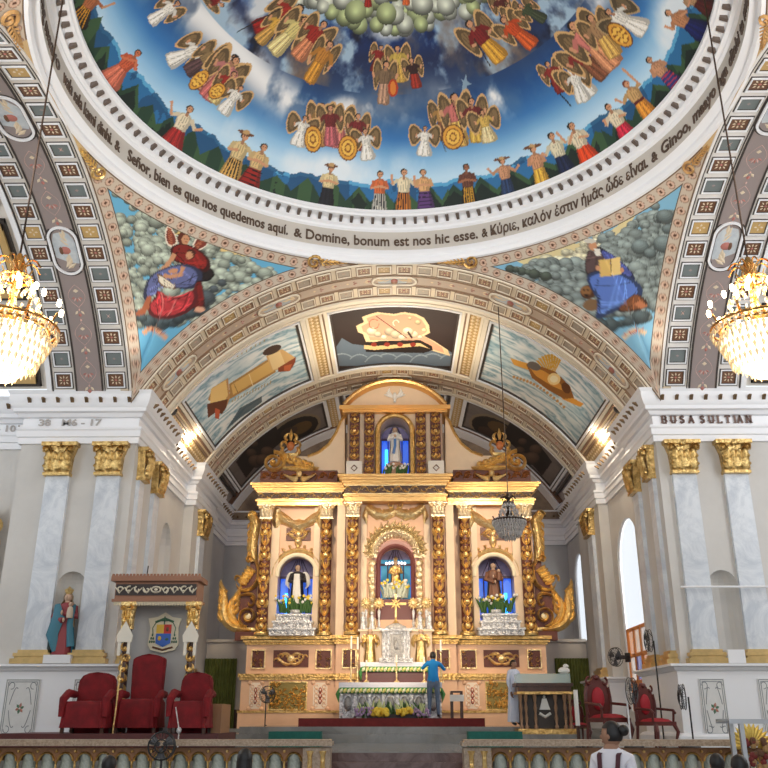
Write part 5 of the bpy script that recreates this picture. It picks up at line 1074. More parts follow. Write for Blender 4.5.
mb.build('niche_backcloth', [mat('sky_blue_cloth', (.08, .38, .62), .6, emit=(.05, .35, .6), estr=.25), mat('white_lamp', (1, 1, 1), .4, emit=(1, 1, 1), estr=1.5)], ap)
mb = MB()   # ribbon garland over the wreath
for s in (-1, 1):
    mb.rib(bez((0, Zr(512)), (s * .45, Zr(523)), (s * .95, Zr(508)), 10), lambda q: .11 + .07 * math.sin(PI * q), .12, AY - .28, 0, 6, .4); mb.rib([(s * .95, Zr(509)), (s * 1.0, Zr(518)), (s * .92, Zr(528))], leafw(.10), .08, AY - .28, 0); mb.rib(spiral(s * .12, Zr(507), .14, .03, PI / 2, PI / 2 - s * 5, 10), .04, .08, AY - .28, 0)
mb.build('ribbon_garland', goldP, ap)
# attic storey
yA = AY - .35; za0 = Zr(481); zat = Zr(413); hwA = xl(348, 450)
mb = MB(); arch_hole(mb, 0, xl(380, 450), Zr(477), Zr(435), -hwA, hwA, zat, yA, yA + .8, 0, za0)
for s in (-1, 1): mb.add([(s * hwA, yA, za0), (s * hwA, 29.4, za0), (s * hwA, 29.4, zat), (s * hwA, yA, zat)], [(0, 1, 2, 3)]); mb.add([(s * hwA, yA - .14, za0 + .2), (s * hwA, yA, za0), (s * hwA, yA, zat), (s * hwA, yA - .14, zat)], [(0, 1, 2, 3)])
mb.box(-hwA, hwA, 29.3, 29.4, za0, zat); mb.build('attic_wall', pinkL, ap, smooth=False)
niche(0, xl(381, 450), Zr(477), Zr(437), yA, yA + .7, '', -1)
for s in (-1, 1):
    for px, w_ in ((355, .17), (369.5, .17)):
        cx = s * xl(px, 450); mb = MB(); mb.box(cx - w_, cx + w_, yA - .14, yA, za0 + (.55 if px < 360 else .1), zat - .05, 0); c = mb.build('attic_pilaster', maroon, ap); mb = MB(); zz = za0 + (.62 if px < 360 else .15); n = 4 if px < 360 else 5
        p = (zat - .1 - zz) / n
        for k in range(n):
            z = zz + p * k; mb.ell((cx, yA - .16, z + p * .3), (w_ * .42, .08, p * .16), 0, 8, 5)
            for sg in (-1, 1): mb.rib(bez((cx, z), (cx + sg * w_ * 1.1, z + p * .2), (cx + sg * w_ * .5, z + p * .5), 7), leafw(w_ * .26), .08, yA - .14, 0); mb.rib(spiral(cx + sg * w_ * .42, z + p * .7, w_ * .34, .02, 0, sg * 5, 9), .022, .07, yA - .14, 0)
            mb.rib([(cx, z + p * .5), (cx, z + p * .75), (cx, z + p * .98)], leafw(w_ * .22), .09, yA - .14, 0)
        mb.build('carved_foliage', gold, c)
    cx = s * xl(355, 475); MB().box(cx - .26, cx + .26, yA - .35, yA, za0 + .02, za0 + .50).build('pedestal_block', creamW, ap, smooth=False); mb = MB(); mb.rib([(cx, za0 + .36), (cx + .10, za0 + .26), (cx, za0 + .16), (cx - .10, za0 + .26), (cx, za0 + .36)], .018, .03, yA - .35, 0); mb.build('pedestal_mark', brown, ap)
mb = MB(); o = [(-xl(380, 450) - .07, Zr(477))] + arcpts(0, Zr(435), xl(380, 450) + .07, PI, 0, 18) + [(xl(380, 450) + .07, Zr(477))]; mb.tube([(x, yA - .06, z) for x, z in o], .09, 8); mb.build('attic_arch_rim', goldD, ap)
# segmental pediment with dove
zp0, zp1 = Zr(411), Zr(387.5); hp = xl(345, 412); sag = zp1 - zp0; Rp = (hp * hp + sag * sag) / 2 / sag; ap_ = math.asin(hp / Rp)
arcp = [(Rp * math.sin(t), zp1 - Rp + Rp * math.cos(t)) for t in np.linspace(-ap_, ap_, 21)]
mb = MB(); mb.prism(arcp, yA, 29.35, 0); mb.build('pediment', pinkL, ap)
mb = MB(); mb.rib(arcp, .08, .30, yA - .02, 0); mb.tube([(x, yA - .28, z + .03) for x, z in arcp], .07, 6); mb.box(-hp - .15, hp + .15, yA - .34, 29.3, zp0 - .16, zp0 - .02, 0); mb.box(-hp - .05, hp + .05, yA - .22, 29.3, zp0 - .24, zp0 - .16, 0); mb.build('pediment_cornice', mat('copper_gold', (.8, .48, .18)), ap)
mb = MB(); cz = Zr(401); mb.ell((0, yA - .08, cz), (.08, .08, .16)); mb.ell((0, yA - .10, cz - .17), (.05, .05, .05))
for s in (-1, 1):
    for j in range(4): mb.rib(bez((s * .04, cz), (s * (.18 + .03 * j), cz + .04 + .05 * j), (s * (.38 - .07 * j), cz + .10 + .08 * j), 6), leafw(.045), .05, yA - .03)
mb.build('dove', mat('dove_white', (.92, .90, .86), .5), ap)
# carved friezes over the side bays, with winged cherub heads
def cherub(mb, cx, cz, y, w_, m=0):
    mb.ell((cx, y - .12, cz + .06), (.10, .11, .12), m)
    for s in (-1, 1):
        for j in range(4): mb.rib(bez((cx + s * .06, cz - .02 * j), (cx + s * w_ * (.4 - .05 * j), cz - .16 - .02 * j), (cx + s * w_ * (1 - .2 * j), cz + .10 - .07 * j), 7), leafw(.055), .06, y - .02, m)
for s in (-1, 1):
    xa, xb = sorted((s * xl(262, 480), s * xl(338, 480))); mb = MB(); mb.box(xa, xb, AY - .42, 29.4, Zr(486), Zr(473.5), 0); cz = Zr(479)
    for k in range(8):
        x = xa + (xb - xa) * (k + .5) / 8; mb.rib(spiral(x, cz, .14, .03, k, k + 5.5, 12), .03, .07, AY - .42, 1); mb.rib(bez((x - .15, cz - .1), (x, cz + .14), (x + .16, cz), 6), leafw(.045), .06, AY - .42, 1)
    mb.build('carved_frieze', [maroon, mat('copper_brown', (.34, .14, .05), .4, .5)], ap)
    mb = MB(); cherub(mb, s * xl(301, 480), Zr(480), AY - .50, .55); mb.build('cherub', goldP, ap)
    # swept shoulder
    xv = lambda px, py: s * xl(px, py)
    out = [(xv(345, 474), Zr(474)), (xv(345, 415), Zr(417))] + [(xv(a, b), Zr(b)) for a, b in ((340, 422), (336, 434), (329, 445), (319, 453), (308, 457), (300, 457))] + [(xv(278, 462), Zr(461)), (xv(270, 470), Zr(470)), (xv(276, 474), Zr(474.5))]
    mb = MB(); mb.prism(out, AY - .12, 29.2, 0); mb.build('shoulder', pinkL, ap, smooth=False)
    mb = MB(); edge = [(xv(a, b), Zr(b)) for a, b in ((346, 415), (341, 422), (336, 434), (329, 445), (319, 453), (308, 457))]; mb.rib(edge, .05, .10, AY - .12, 0)
    vx, vz = xv(275.5, 466), Zr(465.5); mb.xf = lambda V: V + np.array([0, -.30, 0]); mb.rib([(vx + s * .40 * (1 - i / 34) * math.cos(PI / 2 + i * .42), vz + .36 * (1 - i / 34) * math.sin(PI / 2 + i * .42)) for i in range(33)], lambda q: .065 * (1.1 - q * .6), .20, AY - .14, 0); mb.ell((vx, AY - .18, vz), (.07, .12, .07), 0, 12, 6)
    for k in range(6):
        t = k / 5; x0_, z0_ = vx - s * (.22 + 1.0 * t), vz + .12 - .28 * t; mb.rib(bez((x0_, z0_), (x0_ - s * .12, z0_ + .22 * (1 - t * .5)), (x0_ + s * .14, z0_ + .22 * (1 - t * .4)), 7), leafw(.085), .12, AY - .16, 0); mb.rib(bez((x0_, z0_), (x0_ - s * .18, z0_ - .12), (x0_ - s * .30, z0_ - .02), 7), leafw(.07), .12, AY - .16, 0)
    mb.rib([(vx - s * .3, vz - .2), (vx - s * .8, vz - .22), (vx - s * 1.5, vz - .28)], leafw(.10), .10, AY - .15, 0); mb.build('volute', gold, ap)
    # open crown-like finial
    fx = s * xl(291, 445); fz = Zr(457); mb = MB(); 
    for sg in (-1, 1):
        mb.rib(bez((fx + sg * .05, fz), (fx + sg * .42, fz + .12), (fx + sg * .22, fz + .36), 8), leafw(.08), .12, AY - .1, 0); mb.rib(spiral(fx + sg * .20, fz + .42, .16, .04, -PI / 2, -PI / 2 + sg * 5.2, 12), .045, .12, AY - .1, 0); mb.rib(bez((fx + sg * .10, fz + .55), (fx + sg * .30, fz + .68), (fx + sg * .08, fz + .82), 8), leafw(.055), .1, AY - .1, 0)
    mb.ell((fx, AY - .10, fz + .36), (.13, .09, .17), 1); mb.box(fx - .26, fx + .26, AY - .24, AY + .1, fz - .03, fz + .08, 0); mb.rib([(fx, fz + .55), (fx, fz + .75), (fx, fz + .98)], leafw(.07), .1, AY - .1, 0); mb.build('crest', [gold, mat('crest_amber', (.50, .16, .05), .4)], ap)
    # carved side wing of scrolls
    mb = MB(); Q = lambda px, py: (s * xl(px, py), Zr(py)); y = AY - .06
    mb.prism([Q(257, 514), Q(250, 520), Q(251, 555), Q(250, 572), Q(240, 588), Q(238, 608), Q(242, 628), Q(257, 628)], y + .02, y + .25, 1)
    R_ = lambda pts, wd, h=.14, m=0, lo=0: mb.rib(pts, wd, h, y, m, lo, .3)
    R_([Q(251, 514), Q(256, 522), Q(254, 534), Q(252, 548), Q(254, 562)], lambda q: .14 + .04 * math.sin(PI * q)); R_(spiral(*Q(252, 516), .17, .04, 0, 5, 14), .045)
    for k in range(5): R_(bez(Q(255, 524 + 7 * k), Q(248, 522 + 7 * k), Q(248, 530 + 7 * k), 6), leafw(.05))
    R_(bez(Q(250, 557), Q(261, 562), Q(259, 576), 10) + bez(Q(259, 576), Q(257, 588), Q(247, 590), 8)[1:] + bez(Q(247, 590), Q(238, 592), Q(236, 582), 8)[1:], leafw(.075), .18)
    R_(spiral(*Q(249.5, 560), .14, .03, 0 if s < 0 else PI, 5.4 if s < 0 else PI - 5.4, 14), .045, .18); R_(spiral(*Q(237.5, 579), .14, .03, -1, 4.4, 14), .045, .18)
    for k in range(5): R_(bez(Q(256 - 2.2 * k, 572 + 3.2 * k), Q(249 - 2.2 * k, 571 + 2.6 * k), Q(247 - 2.4 * k, 565 + 3.4 * k), 6), leafw(.085), .12)
    R_(bez(Q(252, 630), Q(222, 632), Q(224, 606), 12) + bez(Q(224, 606), Q(226, 594), Q(222, 583), 8)[1:], leafw(.15), .20)
    R_(bez(Q(246, 629), Q(230, 622), Q(231, 606), 12) + bez(Q(231, 606), Q(234, 596), Q(240, 592), 8)[1:], leafw(.11), .18)
    for k in range(5): R_(bez(Q(226 + .6 * k, 622 - 7.5 * k), Q(218 + .4 * k, 620 - 7.5 * k), Q(219.5 + .5 * k, 609 - 7.5 * k), 7), leafw(.085), .14)
    for k in range(4): R_(bez(Q(232 + k, 616 - 7 * k), Q(239 + k, 612 - 7 * k), Q(238 + k, 605 - 7 * k), 6), leafw(.07), .12)
    vx, vz = Q(248.5, 616.5); mb.rib([(vx + .32 * (1 - i / 28) * math.cos(-PI / 2 - s * i * -.42), vz + .32 * (1 - i / 28) * math.sin(-PI / 2 - s * i * -.42)) for i in range(24)], .042, .18, y, 0); mb.ell((vx, y - .05, vz), (.10, .08, .10), 2)
    R_(bez(Q(240, 596), Q(256, 590), Q(255, 602), 9), leafw(.06), .15); R_(spiral(*Q(250.5, 603), .15, .03, 1.5, 1.5 + s * 5, 12), .04, .15)
    mb.box(*sorted((Q(238, 630)[0], Q(257, 630)[0])), y - .1, y + .25, Zr(631), Zr(628), 0); mb.box(*sorted((Q(236, 634)[0], Q(257, 634)[0])), y - .12, y + .25, z2 - .12, Zr(632), 1)
    mb.build('scroll_wing', [gold, maroon, mat('scroll_eye', (.95, .85, .6), .3)], ap)
# silver pedestals in the side bays
for s, nm in ((-1, 'left'), (1, 'right')):
    cx = s * xl(294, 625) if s < 0 else Xr(499, 625); r = root('silver_pedestal', 'stepped silver pedestal carrying the statue in the %s niche' % nm, 'pedestal', (cx, AY - .3, z2)); zz = z2; H = Zr(615) - zz
    for k, w_ in enumerate((.70, .60, .52)): mb = MB(); mb.box(cx - w_, cx + w_, AY - .62 + .12 * k, AY + .3, zz + H * k / 3, zz + H * (k + 1) / 3 - .03); mb.box(cx - w_ - .04, cx + w_ + .04, AY - .66 + .12 * k, AY + .3, zz + H * (k + 1) / 3 - .06, zz + H * (k + 1) / 3); [mb.rib(spiral(cx - w_ + .12 + .19 * j * w_ / .6, zz + H * (k + .45) / 3, .07, .02, j, j + 5, 8), .02, .04, AY - .62 + .12 * k) for j in range(6)]; mb.build('tier', silver, r)
# ---------------------------------------------------------------- statues
def statue(name, label, x, y, z, h, robe, mantle, veil=None, arms='pray', wings=None, crown=None, child=False, face=(.62, .42, .30), hairm=None, staff=False, book=False):
    r = root(name, label, 'statue', (x, y, z)); S_ = lambda v: v * h
    secs = [(0, .15, .13), (.04, .16, .14), (.2, .145, .12), (.42, .125, .10), (.55, .115, .09), (.66, .13, .09), (.76, .145, .085), (.82, .11, .07), (.845, .045, .045), (.87, .04, .045), (.885, .055, .06), (.925, .066, .072), (.965, .058, .065), (.995, .02, .02)]
    P = []
    for q, a, b in secs:
        fold = .10 if q < .6 else .02
        P.append([(x + S_(a * (1 + fold * math.sin(9 * t))) * math.cos(t), y + S_(b * (1 + fold * math.cos(7 * t))) * math.sin(t), z + S_(q)) for t in np.linspace(0, 2 * PI, 20, endpoint=False)])
    mb = MB(); mb.grid(P[:9], 0, cv=True); mb.grid(P[8:], 1, cv=True); mb.add(P[0], [tuple(range(20))[::-1]], 0)
    for s in (-1, 1):
        if arms == 'pray': a = [(x + s * S_(.13), y, z + S_(.78)), (x + s * S_(.17), y - S_(.04), z + S_(.64)), (x + s * S_(.02), y - S_(.13), z + S_(.68))]; hand = (x + s * S_(.015), y - S_(.15), z + S_(.72))
        elif arms == 'open': a = [(x + s * S_(.13), y, z + S_(.78)), (x + s * S_(.20), y - S_(.04), z + S_(.62)), (x + s * S_(.24), y - S_(.14), z + S_(.60))]; hand = (x + s * S_(.26), y - S_(.17), z + S_(.61))
        else: a = [(x + s * S_(.13), y, z + S_(.78)), (x + s * S_(.18), y - S_(.04), z + S_(.62)), (x - s * S_(.0), y - S_(.14), z + S_(.60 + .06 * s))]; hand = (x - s * S_(.02), y - S_(.16), z + S_(.61 + .06 * s))
        mb.tube(a, [S_(.05), S_(.055), S_(.045)], 7, 0); mb.ell(hand, (S_(.022), S_(.025), S_(.04)), 1, 6, 4)
    mb.ell((x, y - S_(.075), z + S_(.925)), (S_(.012), S_(.018), S_(.02)), 1, 5, 4)
    mb.build('body', [robe, mat('statue_skin', face, .5)], r)
    mb = MB(); back = [[(x + S_(a * 1.16) * math.cos(t) * (1.04 if q < .8 else 1), y + S_(b * 1.22) * math.sin(t) + S_(.01), z + S_(q)) for t in np.linspace(-.45, PI + .45, 14)] for q, a, b in secs[1:8]]
    mb.grid(back, 0); mb.build('mantle', mantle, r)
    mb = MB()
    if veil: mb.grid([[(x + S_(a) * math.cos(t), y + S_(b) * math.sin(t) + S_(.01), z + S_(q)) for t in np.linspace(-.35, PI + .35, 12)] for q, a, b in ((.45, .15, .12), (.6, .15, .11), (.72, .15, .10), (.82, .115, .09), (.88, .075, .075), (.94, .08, .085), (.985, .06, .07), (1.01, .01, .01))], 0); mb.build('veil', veil, r)
    else: mb.grid([[(x + S_(a) * math.cos(t), y + S_(b) * math.sin(t) + S_(.012), z + S_(q)) for t in np.linspace(-.5, PI + .5, 12)] for q, a, b in ((.87, .06, .06), (.93, .074, .08), (.975, .062, .07), (1.0, .01, .01))], 0); mb.build('hair', hairm or hair, r)
    if crown: mb = MB(); mb.lathe([(S_(.05), 0), (S_(.065), S_(.03)), (S_(.08), S_(.07)), (S_(.03), S_(.10)), (S_(.0), S_(.13))], x, y, z + S_(.985), 8); mb.build('crown', crown, r)
    if wings:
        mb = MB()
        for s in (-1, 1):
            for j in range(5): mb.rib(bez((x + s * S_(.05), z + S_(.74)), (x + s * S_(.22 + .03 * j), z + S_(.95 - .08 * j)), (x + s * S_(.30 - .03 * j), z + S_(.52 - .02 * j)), 8), leafw(S_(.045)), S_(.03), y + S_(.10))
        mb.build('wings', wings, r)
    if child:
        mb = MB(); cx, cy, cz = x + S_(.11), y - S_(.15), z + S_(.58); mb.lathe([(S_(.05), 0), (S_(.055), S_(.08)), (S_(.045), S_(.16)), (S_(.02), S_(.19))], cx, cy, cz, 10, 0); mb.ell((cx, cy, cz + S_(.22)), S_(.04), 1); mb.build('child_figure', [robe if child is True else child, mat('statue_skin', face)], r)
    if book: mb = MB(); mb.box(x - S_(.09), x - S_(.01), y - S_(.19), y - S_(.15), z + S_(.56), z + S_(.68)); mb.build('book', brown, r)
    return r
sw = mat('statue_white', (.88, .86, .82), .5); sb = mat('statue_blue', (.10, .25, .60), .5); sbk = mat('statue_black', (.03, .025, .03), .5); sbr = mat('statue_brown', (.22, .10, .06), .5); sgr = mat('statue_greygreen', (.10, .16, .16), .5); sred = mat('statue_red', (.45, .05, .06), .5); steal = mat('statue_teal', (.05, .20, .28), .5)
h_ = Zr(427) - Zr(462)
statue('saint_statue', 'white-veiled statue with blue sash praying in the top niche', 0, yA + .30, Zr(463), h_, sw, sw, sw)
MB().rib([(0, Zr(441)), (.0, Zr(448)), (-.06, Zr(456))], .045, .03, yA + .10).build('sash', sb, bpy.data.objects['saint_statue'])
r = root('rock_mound', 'rock and greenery under the white statue of the top niche', 'flower arrangement', (0, yA + .25, Zr(477))); MB().lathe([(.36, 0), (.32, .2), (.28, .42)], 0, yA + .28, Zr(477), 10).build('rock', mat('rock_pink', (.5, .3, .2), .7), r)
def sprigs(mb, cx, cy, z, n, w_, h_, seed, cols=2, y_=.15, pet=0.05):
    rr = random.Random(seed)
    for k in range(n):
        x = cx + rr.uniform(-w_, w_); yy = cy + rr.uniform(-y_, y_); hh = h_ * rr.uniform(.5, 1); t = rr.uniform(-.5, .5)
        mb.rib(bez((x, z), (x + t * hh * .3, z + hh * .6), (x + t * hh, z + hh), 5), leafw(.03), .02, yy, 0)
        if k % 2 == 0: mb.ell((x + t * hh, yy - .02, z + hh), (pet, pet * .8, pet), 1 + rr.randrange(cols), 6, 4)
leafG = mat('leaf_green', (.05, .13, .03), .6); yel = mat('petal_yellow', (.85, .62, .06), .6); whf = mat('petal_white', (.85, .84, .80), .6); pur = mat('petal_lilac', (.42, .30, .48), .6); sil = mat('leaf_silver', (.55, .60, .50), .5)
mb = MB(); sprigs(mb, 0, yA + .02, Zr(477), 40, .5, .35, 3, 1, .12, .045); mb.build('flowers', [leafG, whf], r)
zS = Zr(615)
statue('saint_statue', 'dark-robed winged saint statue in white habit, left niche of the altarpiece', -xl(297), AY + .15, zS + .25, 1.35, sbk, sbk, None, 'hold', wings=sw)
MB().rib([(-xl(297), zS + 1.28), (-xl(297), zS + .9), (-xl(297) + .02, zS + .35)], lambda q: .09 + .05 * q, .05, AY - .06).build('habit', sw, bpy.data.objects['saint_statue.001'])
statue('saint_statue', 'brown-robed saint statue with grey cloak in the right niche of the altarpiece', Xr(494.5, 590), AY + .15, zS + .25, 1.4, sbr, sgr, None, 'hold', child=True)
statue('saint_statue', 'small crowned statue in a golden robe in the central wreathed niche', 0, AY + .25, Zr(592), 1.05, gold, sbr, None, 'hold', crown=gold, child=True)
for cx, nm, sd in ((-xl(297), 'left niche among yellow-green leaves', 5), (Xr(494.5, 590), 'right niche with yellow and white blooms', 6), (0, 'central niche, spiky silver leaves', 7)):
    zf = zS if cx else Zr(600); r = root('flower_arrangement', 'flowers at the feet of the statue, ' + nm, 'flower arrangement', (cx, AY - .05, zf)); mb = MB(); mb.lathe([(.10, 0), (.2, .05), (.22, .14)], cx, AY - .05, zf, 10, 3); sprigs(mb, cx, AY - .10, zf + .05, 60, .48 if cx else .40, .55, sd, 2, .12, .05); mb.build('sprays', [leafG if cx else sil, yel, whf, silver], r)
MB().box(-.55, .55, AY - .2, AY + .5, z2 + .02, Zr(600)).build('niche_plinth', mat('oxblood_frame', (.16, .05, .05)), ap, smooth=False)
# ---------------------------------------------------------------- high altar, gradine, tabernacle
PZ = .02
carp = MB().box(-2.55, 2.3, 24.5, 27.0, -.18, PZ).build('carpet', redC); tag(carp, 'dark red carpeted platform under the altar', 'carpet')
at = root('altar', 'altar table with embossed silver front and white cloth with yellow and green garland', 'altar', (0, 25.9, PZ)); TY = 25.6
xa, xb = PY(341, 700, TY)[0], PY(440, 700, TY)[0]; zt = Zr(684, TY)
MB().box(xa, xb, TY, TY + 1.0, PZ, zt).build('body', silver, at, smooth=False)
mb = MB(); n = 7
for k in range(n + 1): x = xa + (xb - xa) * k / n; mb.box(x - .04, x + .04, TY - .05, TY, PZ, zt, 0)
mb.box(xa, xb, TY - .05, TY, PZ, PZ + .06, 0)
for k in range(n):
    x = xa + (xb - xa) * (k + .5) / n; z = PZ + (zt - PZ) * .42; mb.ell((x, TY - .01, z), (.11, .06, .2), 1, 8, 6)
    mb.rib(arcpts(x, z, .15, PI * .9, PI * .1, 8, .30), .02, .04, TY, 0)
    for sg in (-1, 1): mb.rib(spiral(x + sg * .1, z - .2, .07, .02, 0, sg * 5, 8), .018, .04, TY, 0)
mb.build('embossed_front', [silver, mat('tarnished_silver', (.35, .34, .33), .35, .9, bump=.5, bscale=30)], at)
def garland(x0, x1, y, z, par, n):
    mb = MB(); mb.rib([(x0, z), ((x0 + x1) / 2, z), (x1, z)], .075, .03, y, 0)
    for k in range(n):
        x = x0 + (x1 - x0) * (k + .5) / n; w_ = (x1 - x0) / n; mb.rib([(x - w_ * .4, z - .06), (x, z + .0), (x + w_ * .3, z + .06)], leafw(.05), .06, y - .02, 1 if k % 2 else 2)
    for s, x in ((-1, x0), (1, x1)): mb.rib([(x, z + .05), (x + s * .05, z - .1), (x + s * .02, z - .32)], leafw(.06), .05, y, 0)
    mb.build('garland', [mat('garland_green', (.06, .25, .06), .6), mat('garland_yellow', (.80, .75, .25), .6), mat('garland_cream', (.90, .88, .60), .6)], par)
clothM = mat('altar_cloth', (.80, .80, .90), .7)
MB().box(xa - .06, xb + .06, TY - .08, TY + 1.05, zt, zt + .04).box(xa - .06, xb + .06, TY - .08, TY - .06, zt - .13, zt).build('cloth', clothM, at, smooth=False)
garland(xa - .04, xb + .04, TY - .10, zt - .17, at, 26)
GY = 27.3; gr = root('gradine', 'shelf behind the altar with white cloth and garland, lit warm from within', 'altar shelf', (0, GY, Zr(681, GY)))
ga, gb = PY(362, 670, GY)[0], PY(428, 670, GY)[0]; gz = Zr(663, GY)
MB().box(ga, gb, GY, GY + .8, -.2, gz - .03).build('body', mat('oxblood_frame', (.16, .05, .05)), gr, smooth=False); MB().box(ga - .05, gb + .05, GY - .06, GY + .85, gz - .03, gz + .02).box(ga - .05, gb + .05, GY - .07, GY - .05, gz - .12, gz).build('cloth', clothM, gr, smooth=False); garland(ga, gb, GY - .09, gz - .18, gr, 18)
uz = Zr(632, 27.8); MB().box(Xr(360, 650, 27.8), Xr(432, 650, 27.8), 27.7, 28.2, gz, uz).box(Xr(358, 632, 27.8), Xr(434, 632, 27.8), 27.6, 28.2, uz, uz + .06).build('upper_shelf', pinkL, gr, smooth=False)
tb = root('tabernacle', 'silver tabernacle with small columns in the middle of the altar shelf', 'tabernacle', (0, 27.45, gz)); tw = .42; tz = Zr(627, 27.3)
mb = MB(); mb.box(-tw, tw, 27.3, 27.75, gz + .02, tz - .08)
for x in (-.36, -.24, .24, .36): mb.lathe([(.06, 0), (.04, .06), (.035, tz - gz - .3), (.06, tz - gz - .2)], x, 27.27, gz + .05, 8)
mb.box(-tw - .05, tw + .05, 27.2, 27.8, tz - .12, tz - .04); mb.box(-tw - .08, tw + .08, 27.18, 27.8, gz + .01, gz + .14); mb.lathe([(.35, 0), (.3, .08), (.12, .16), (.0, .22)], 0, 27.45, tz - .05, 10)
for k in range(6): mb.rib(spiral(-.35 + .14 * k, gz + .08, .05, .01, 0, 5, 8), .018, .03, 27.18)
mb.build('casket', silver, tb); mb = MB(); mb.box(-.17, .17, 27.26, 27.3, gz + .16, tz - .2); mb.ell((0, 27.26, (gz + tz) / 2), (.07, .04, .16)); mb.build('door', mat('tarnished_silver', (.35, .34, .33)), tb)
# cross above the tabernacle
cr = root('altar_cross', 'gilt standing cross above the silver tabernacle', 'cross', (0, 27.45, tz + .15)); mb = MB(); mb.lathe([(.12, 0), (.03, .08), (.03, .3)], 0, 27.45, tz + .12, 8); mb.box(-.03, .03, 27.42, 27.48, tz + .3, tz + 1.0); mb.box(-.32, .32, 27.42, 27.48, tz + .66, tz + .73)
for t in range(8): a = t * PI / 4; mb.rib([(.05 * math.cos(a), tz + .7 + .05 * math.sin(a)), (.12 * math.cos(a), tz + .7 + .12 * math.sin(a)), (.2 * math.cos(a), tz + .7 + .2 * math.sin(a))], leafw(.025), .02, 27.42)
mb.build('cross', gold, cr)
def monstrance(x, y, z, h, lab):
    r = root('candle_stand', lab, 'candle holder', (x, y, z)); mb = MB(); mb.lathe([(.11, 0), (.10, .05), (.03, .1), (.05, .2), (.025, .3), (.05, h * .55), (.02, h * .62)], x, y, z, 8); mb.build('stem', silver, r)
    mb = MB(); [mb.rib([(x + .06 * math.cos(t), z + h * .8 + .06 * math.sin(t)), (x + .12 * math.cos(t), z + h * .8 + .12 * math.sin(t)), (x + .19 * math.cos(t), z + h * .8 + .19 * math.sin(t))], leafw(.045), .04, y - .02) for t in np.linspace(0, 2 * PI, 12, endpoint=False)]; mb.ell((x, y - .02, z + h * .8), (.1, .05, .1)); mb.build('sunburst', goldP, r)
for i, (px, nm) in enumerate(((366, 'outer left'), (379, 'inner left'), (413.5, 'inner right'), (426.5, 'outer right'))): monstrance(Xr(px, 620, 27.85), 27.85, uz + .06, 1.0, 'silver stand with gilded sunburst beside the tabernacle, %s of four' % nm)
for i, (px, nm) in enumerate(((363, 'far left'), (372, 'left'), (420, 'right'), (429.5, 'far right'))):
    x = Xr(px, 630, 27.75); r = root('silver_figurine', 'small silver cherub figurine on the upper altar shelf, the %s one' % nm, 'figurine', (x, 27.72, uz + .06)); z = uz + .06; mb = MB(); mb.lathe([(.10, 0), (.08, .1), (.06, .2), (.08, .34), (.03, .42)], x, 27.68, z, 8); mb.ell((x, 27.68, z + .48), .06); mb.build('figure', silver, r); 
for x, nm in ((Xr(370, 650, 27.5), 'left'), (Xr(421, 650, 27.5), 'right')):
    r = statue('gilt_angel', 'golden standing angel statuette at the %s of the tabernacle' % nm, x, 27.55, gz + .02, .98, gold, gold, None, 'pray' if nm == 'right' else 'open', face=(.7, .45, .15), hairm=gold, wings=gold)
# candles on tall holders
def candle(x, y, z, h, lab, c=.35):
    r = root('candlestick', lab, 'candlestick', (x, y, z)); MB().lathe([(.09, 0), (.07, .04), (.02, .08), (.03, h * .3), (.018, h * .34), (.018, h * .7), (.06, h * .72)], x, y, z, 8).build('holder', goldP, r); MB().lathe([(.028, 0), (.026, h * .28)], x, y, z + h * .72, 7).build('wax', mat('wax', (.9, .86, .76), .5), r)
for px, pt, pb, nm in ((351, 636, 678, 'farthest left'), (357.5, 637, 678, 'second from the left'), (366.5, 660, 678, 'short one at the left end of the altar'), (396.5, 655, 678, 'single one at the middle of the altar'), (424, 657, 678, 'one just left of the man in blue'), (441, 640, 680, 'tall one right of the man in blue')):
    z = zt + .04; candle(PY(px, 660, 25.9)[0], 25.9, z, Zr(pt, 25.9) - z, 'slender white candle on the altar, ' + nm)
# hoop of flowers on the ground
fl = root('flower_arrangement', 'bank of spiky leaves with yellow and lilac blooms on the carpet before the altar', 'flower arrangement', (0, 25.2, PZ)); fx0, fx1 = PY(360, 710, 25.1)[0], PY(424, 710, 25.1)[0]; cxf = (fx0 + fx1) / 2
mb = MB(); mb.box(fx0 + .2, fx1 - .2, 25.05, 25.45, PZ, PZ + .1); mb.build('tray', sbk, fl, smooth=False); mb = MB(); sprigs(mb, cxf, 25.25, PZ, 70, (fx1 - fx0) / 2 - .05, .45, 11, 1, .18, .0)
rr = random.Random(5)
for k in range(26): x = cxf + rr.uniform(-.9, .9); h = .55 * (1 - abs(x - cxf) * .4) * rr.uniform(.7, 1.1); mb.rib(bez((x, PZ + .1), (x + .02, PZ + h * .6), (x + rr.uniform(-.12, .12), PZ + h), 6), leafw(.035), .02, 25.1, 1)
mb.build('leaves', [leafG, mat('leaf_cream', (.55, .62, .30), .6)], fl)
mb = MB()
for k in range(60):
    x = cxf + rr.uniform(-.42, .42); x += .12 * (1 if x > cxf else -1); mb.ell((x, 24.95 + rr.uniform(-.1, .1), PZ + .08 + rr.uniform(0, .16)), (.06, .05, .06), 0, 6, 4)
mb.build('yellow_blooms', yel, fl); mb = MB()
for k in range(70): s = 1 if k % 2 else -1; mb.ell((cxf + s * rr.uniform(.5, 1.0), 24.95 + rr.uniform(-.1, .12), PZ + .06 + rr.uniform(0, .2)), (.035, .03, .035), 0, 5, 4)
mb.build('lilac_blooms', pur, fl)
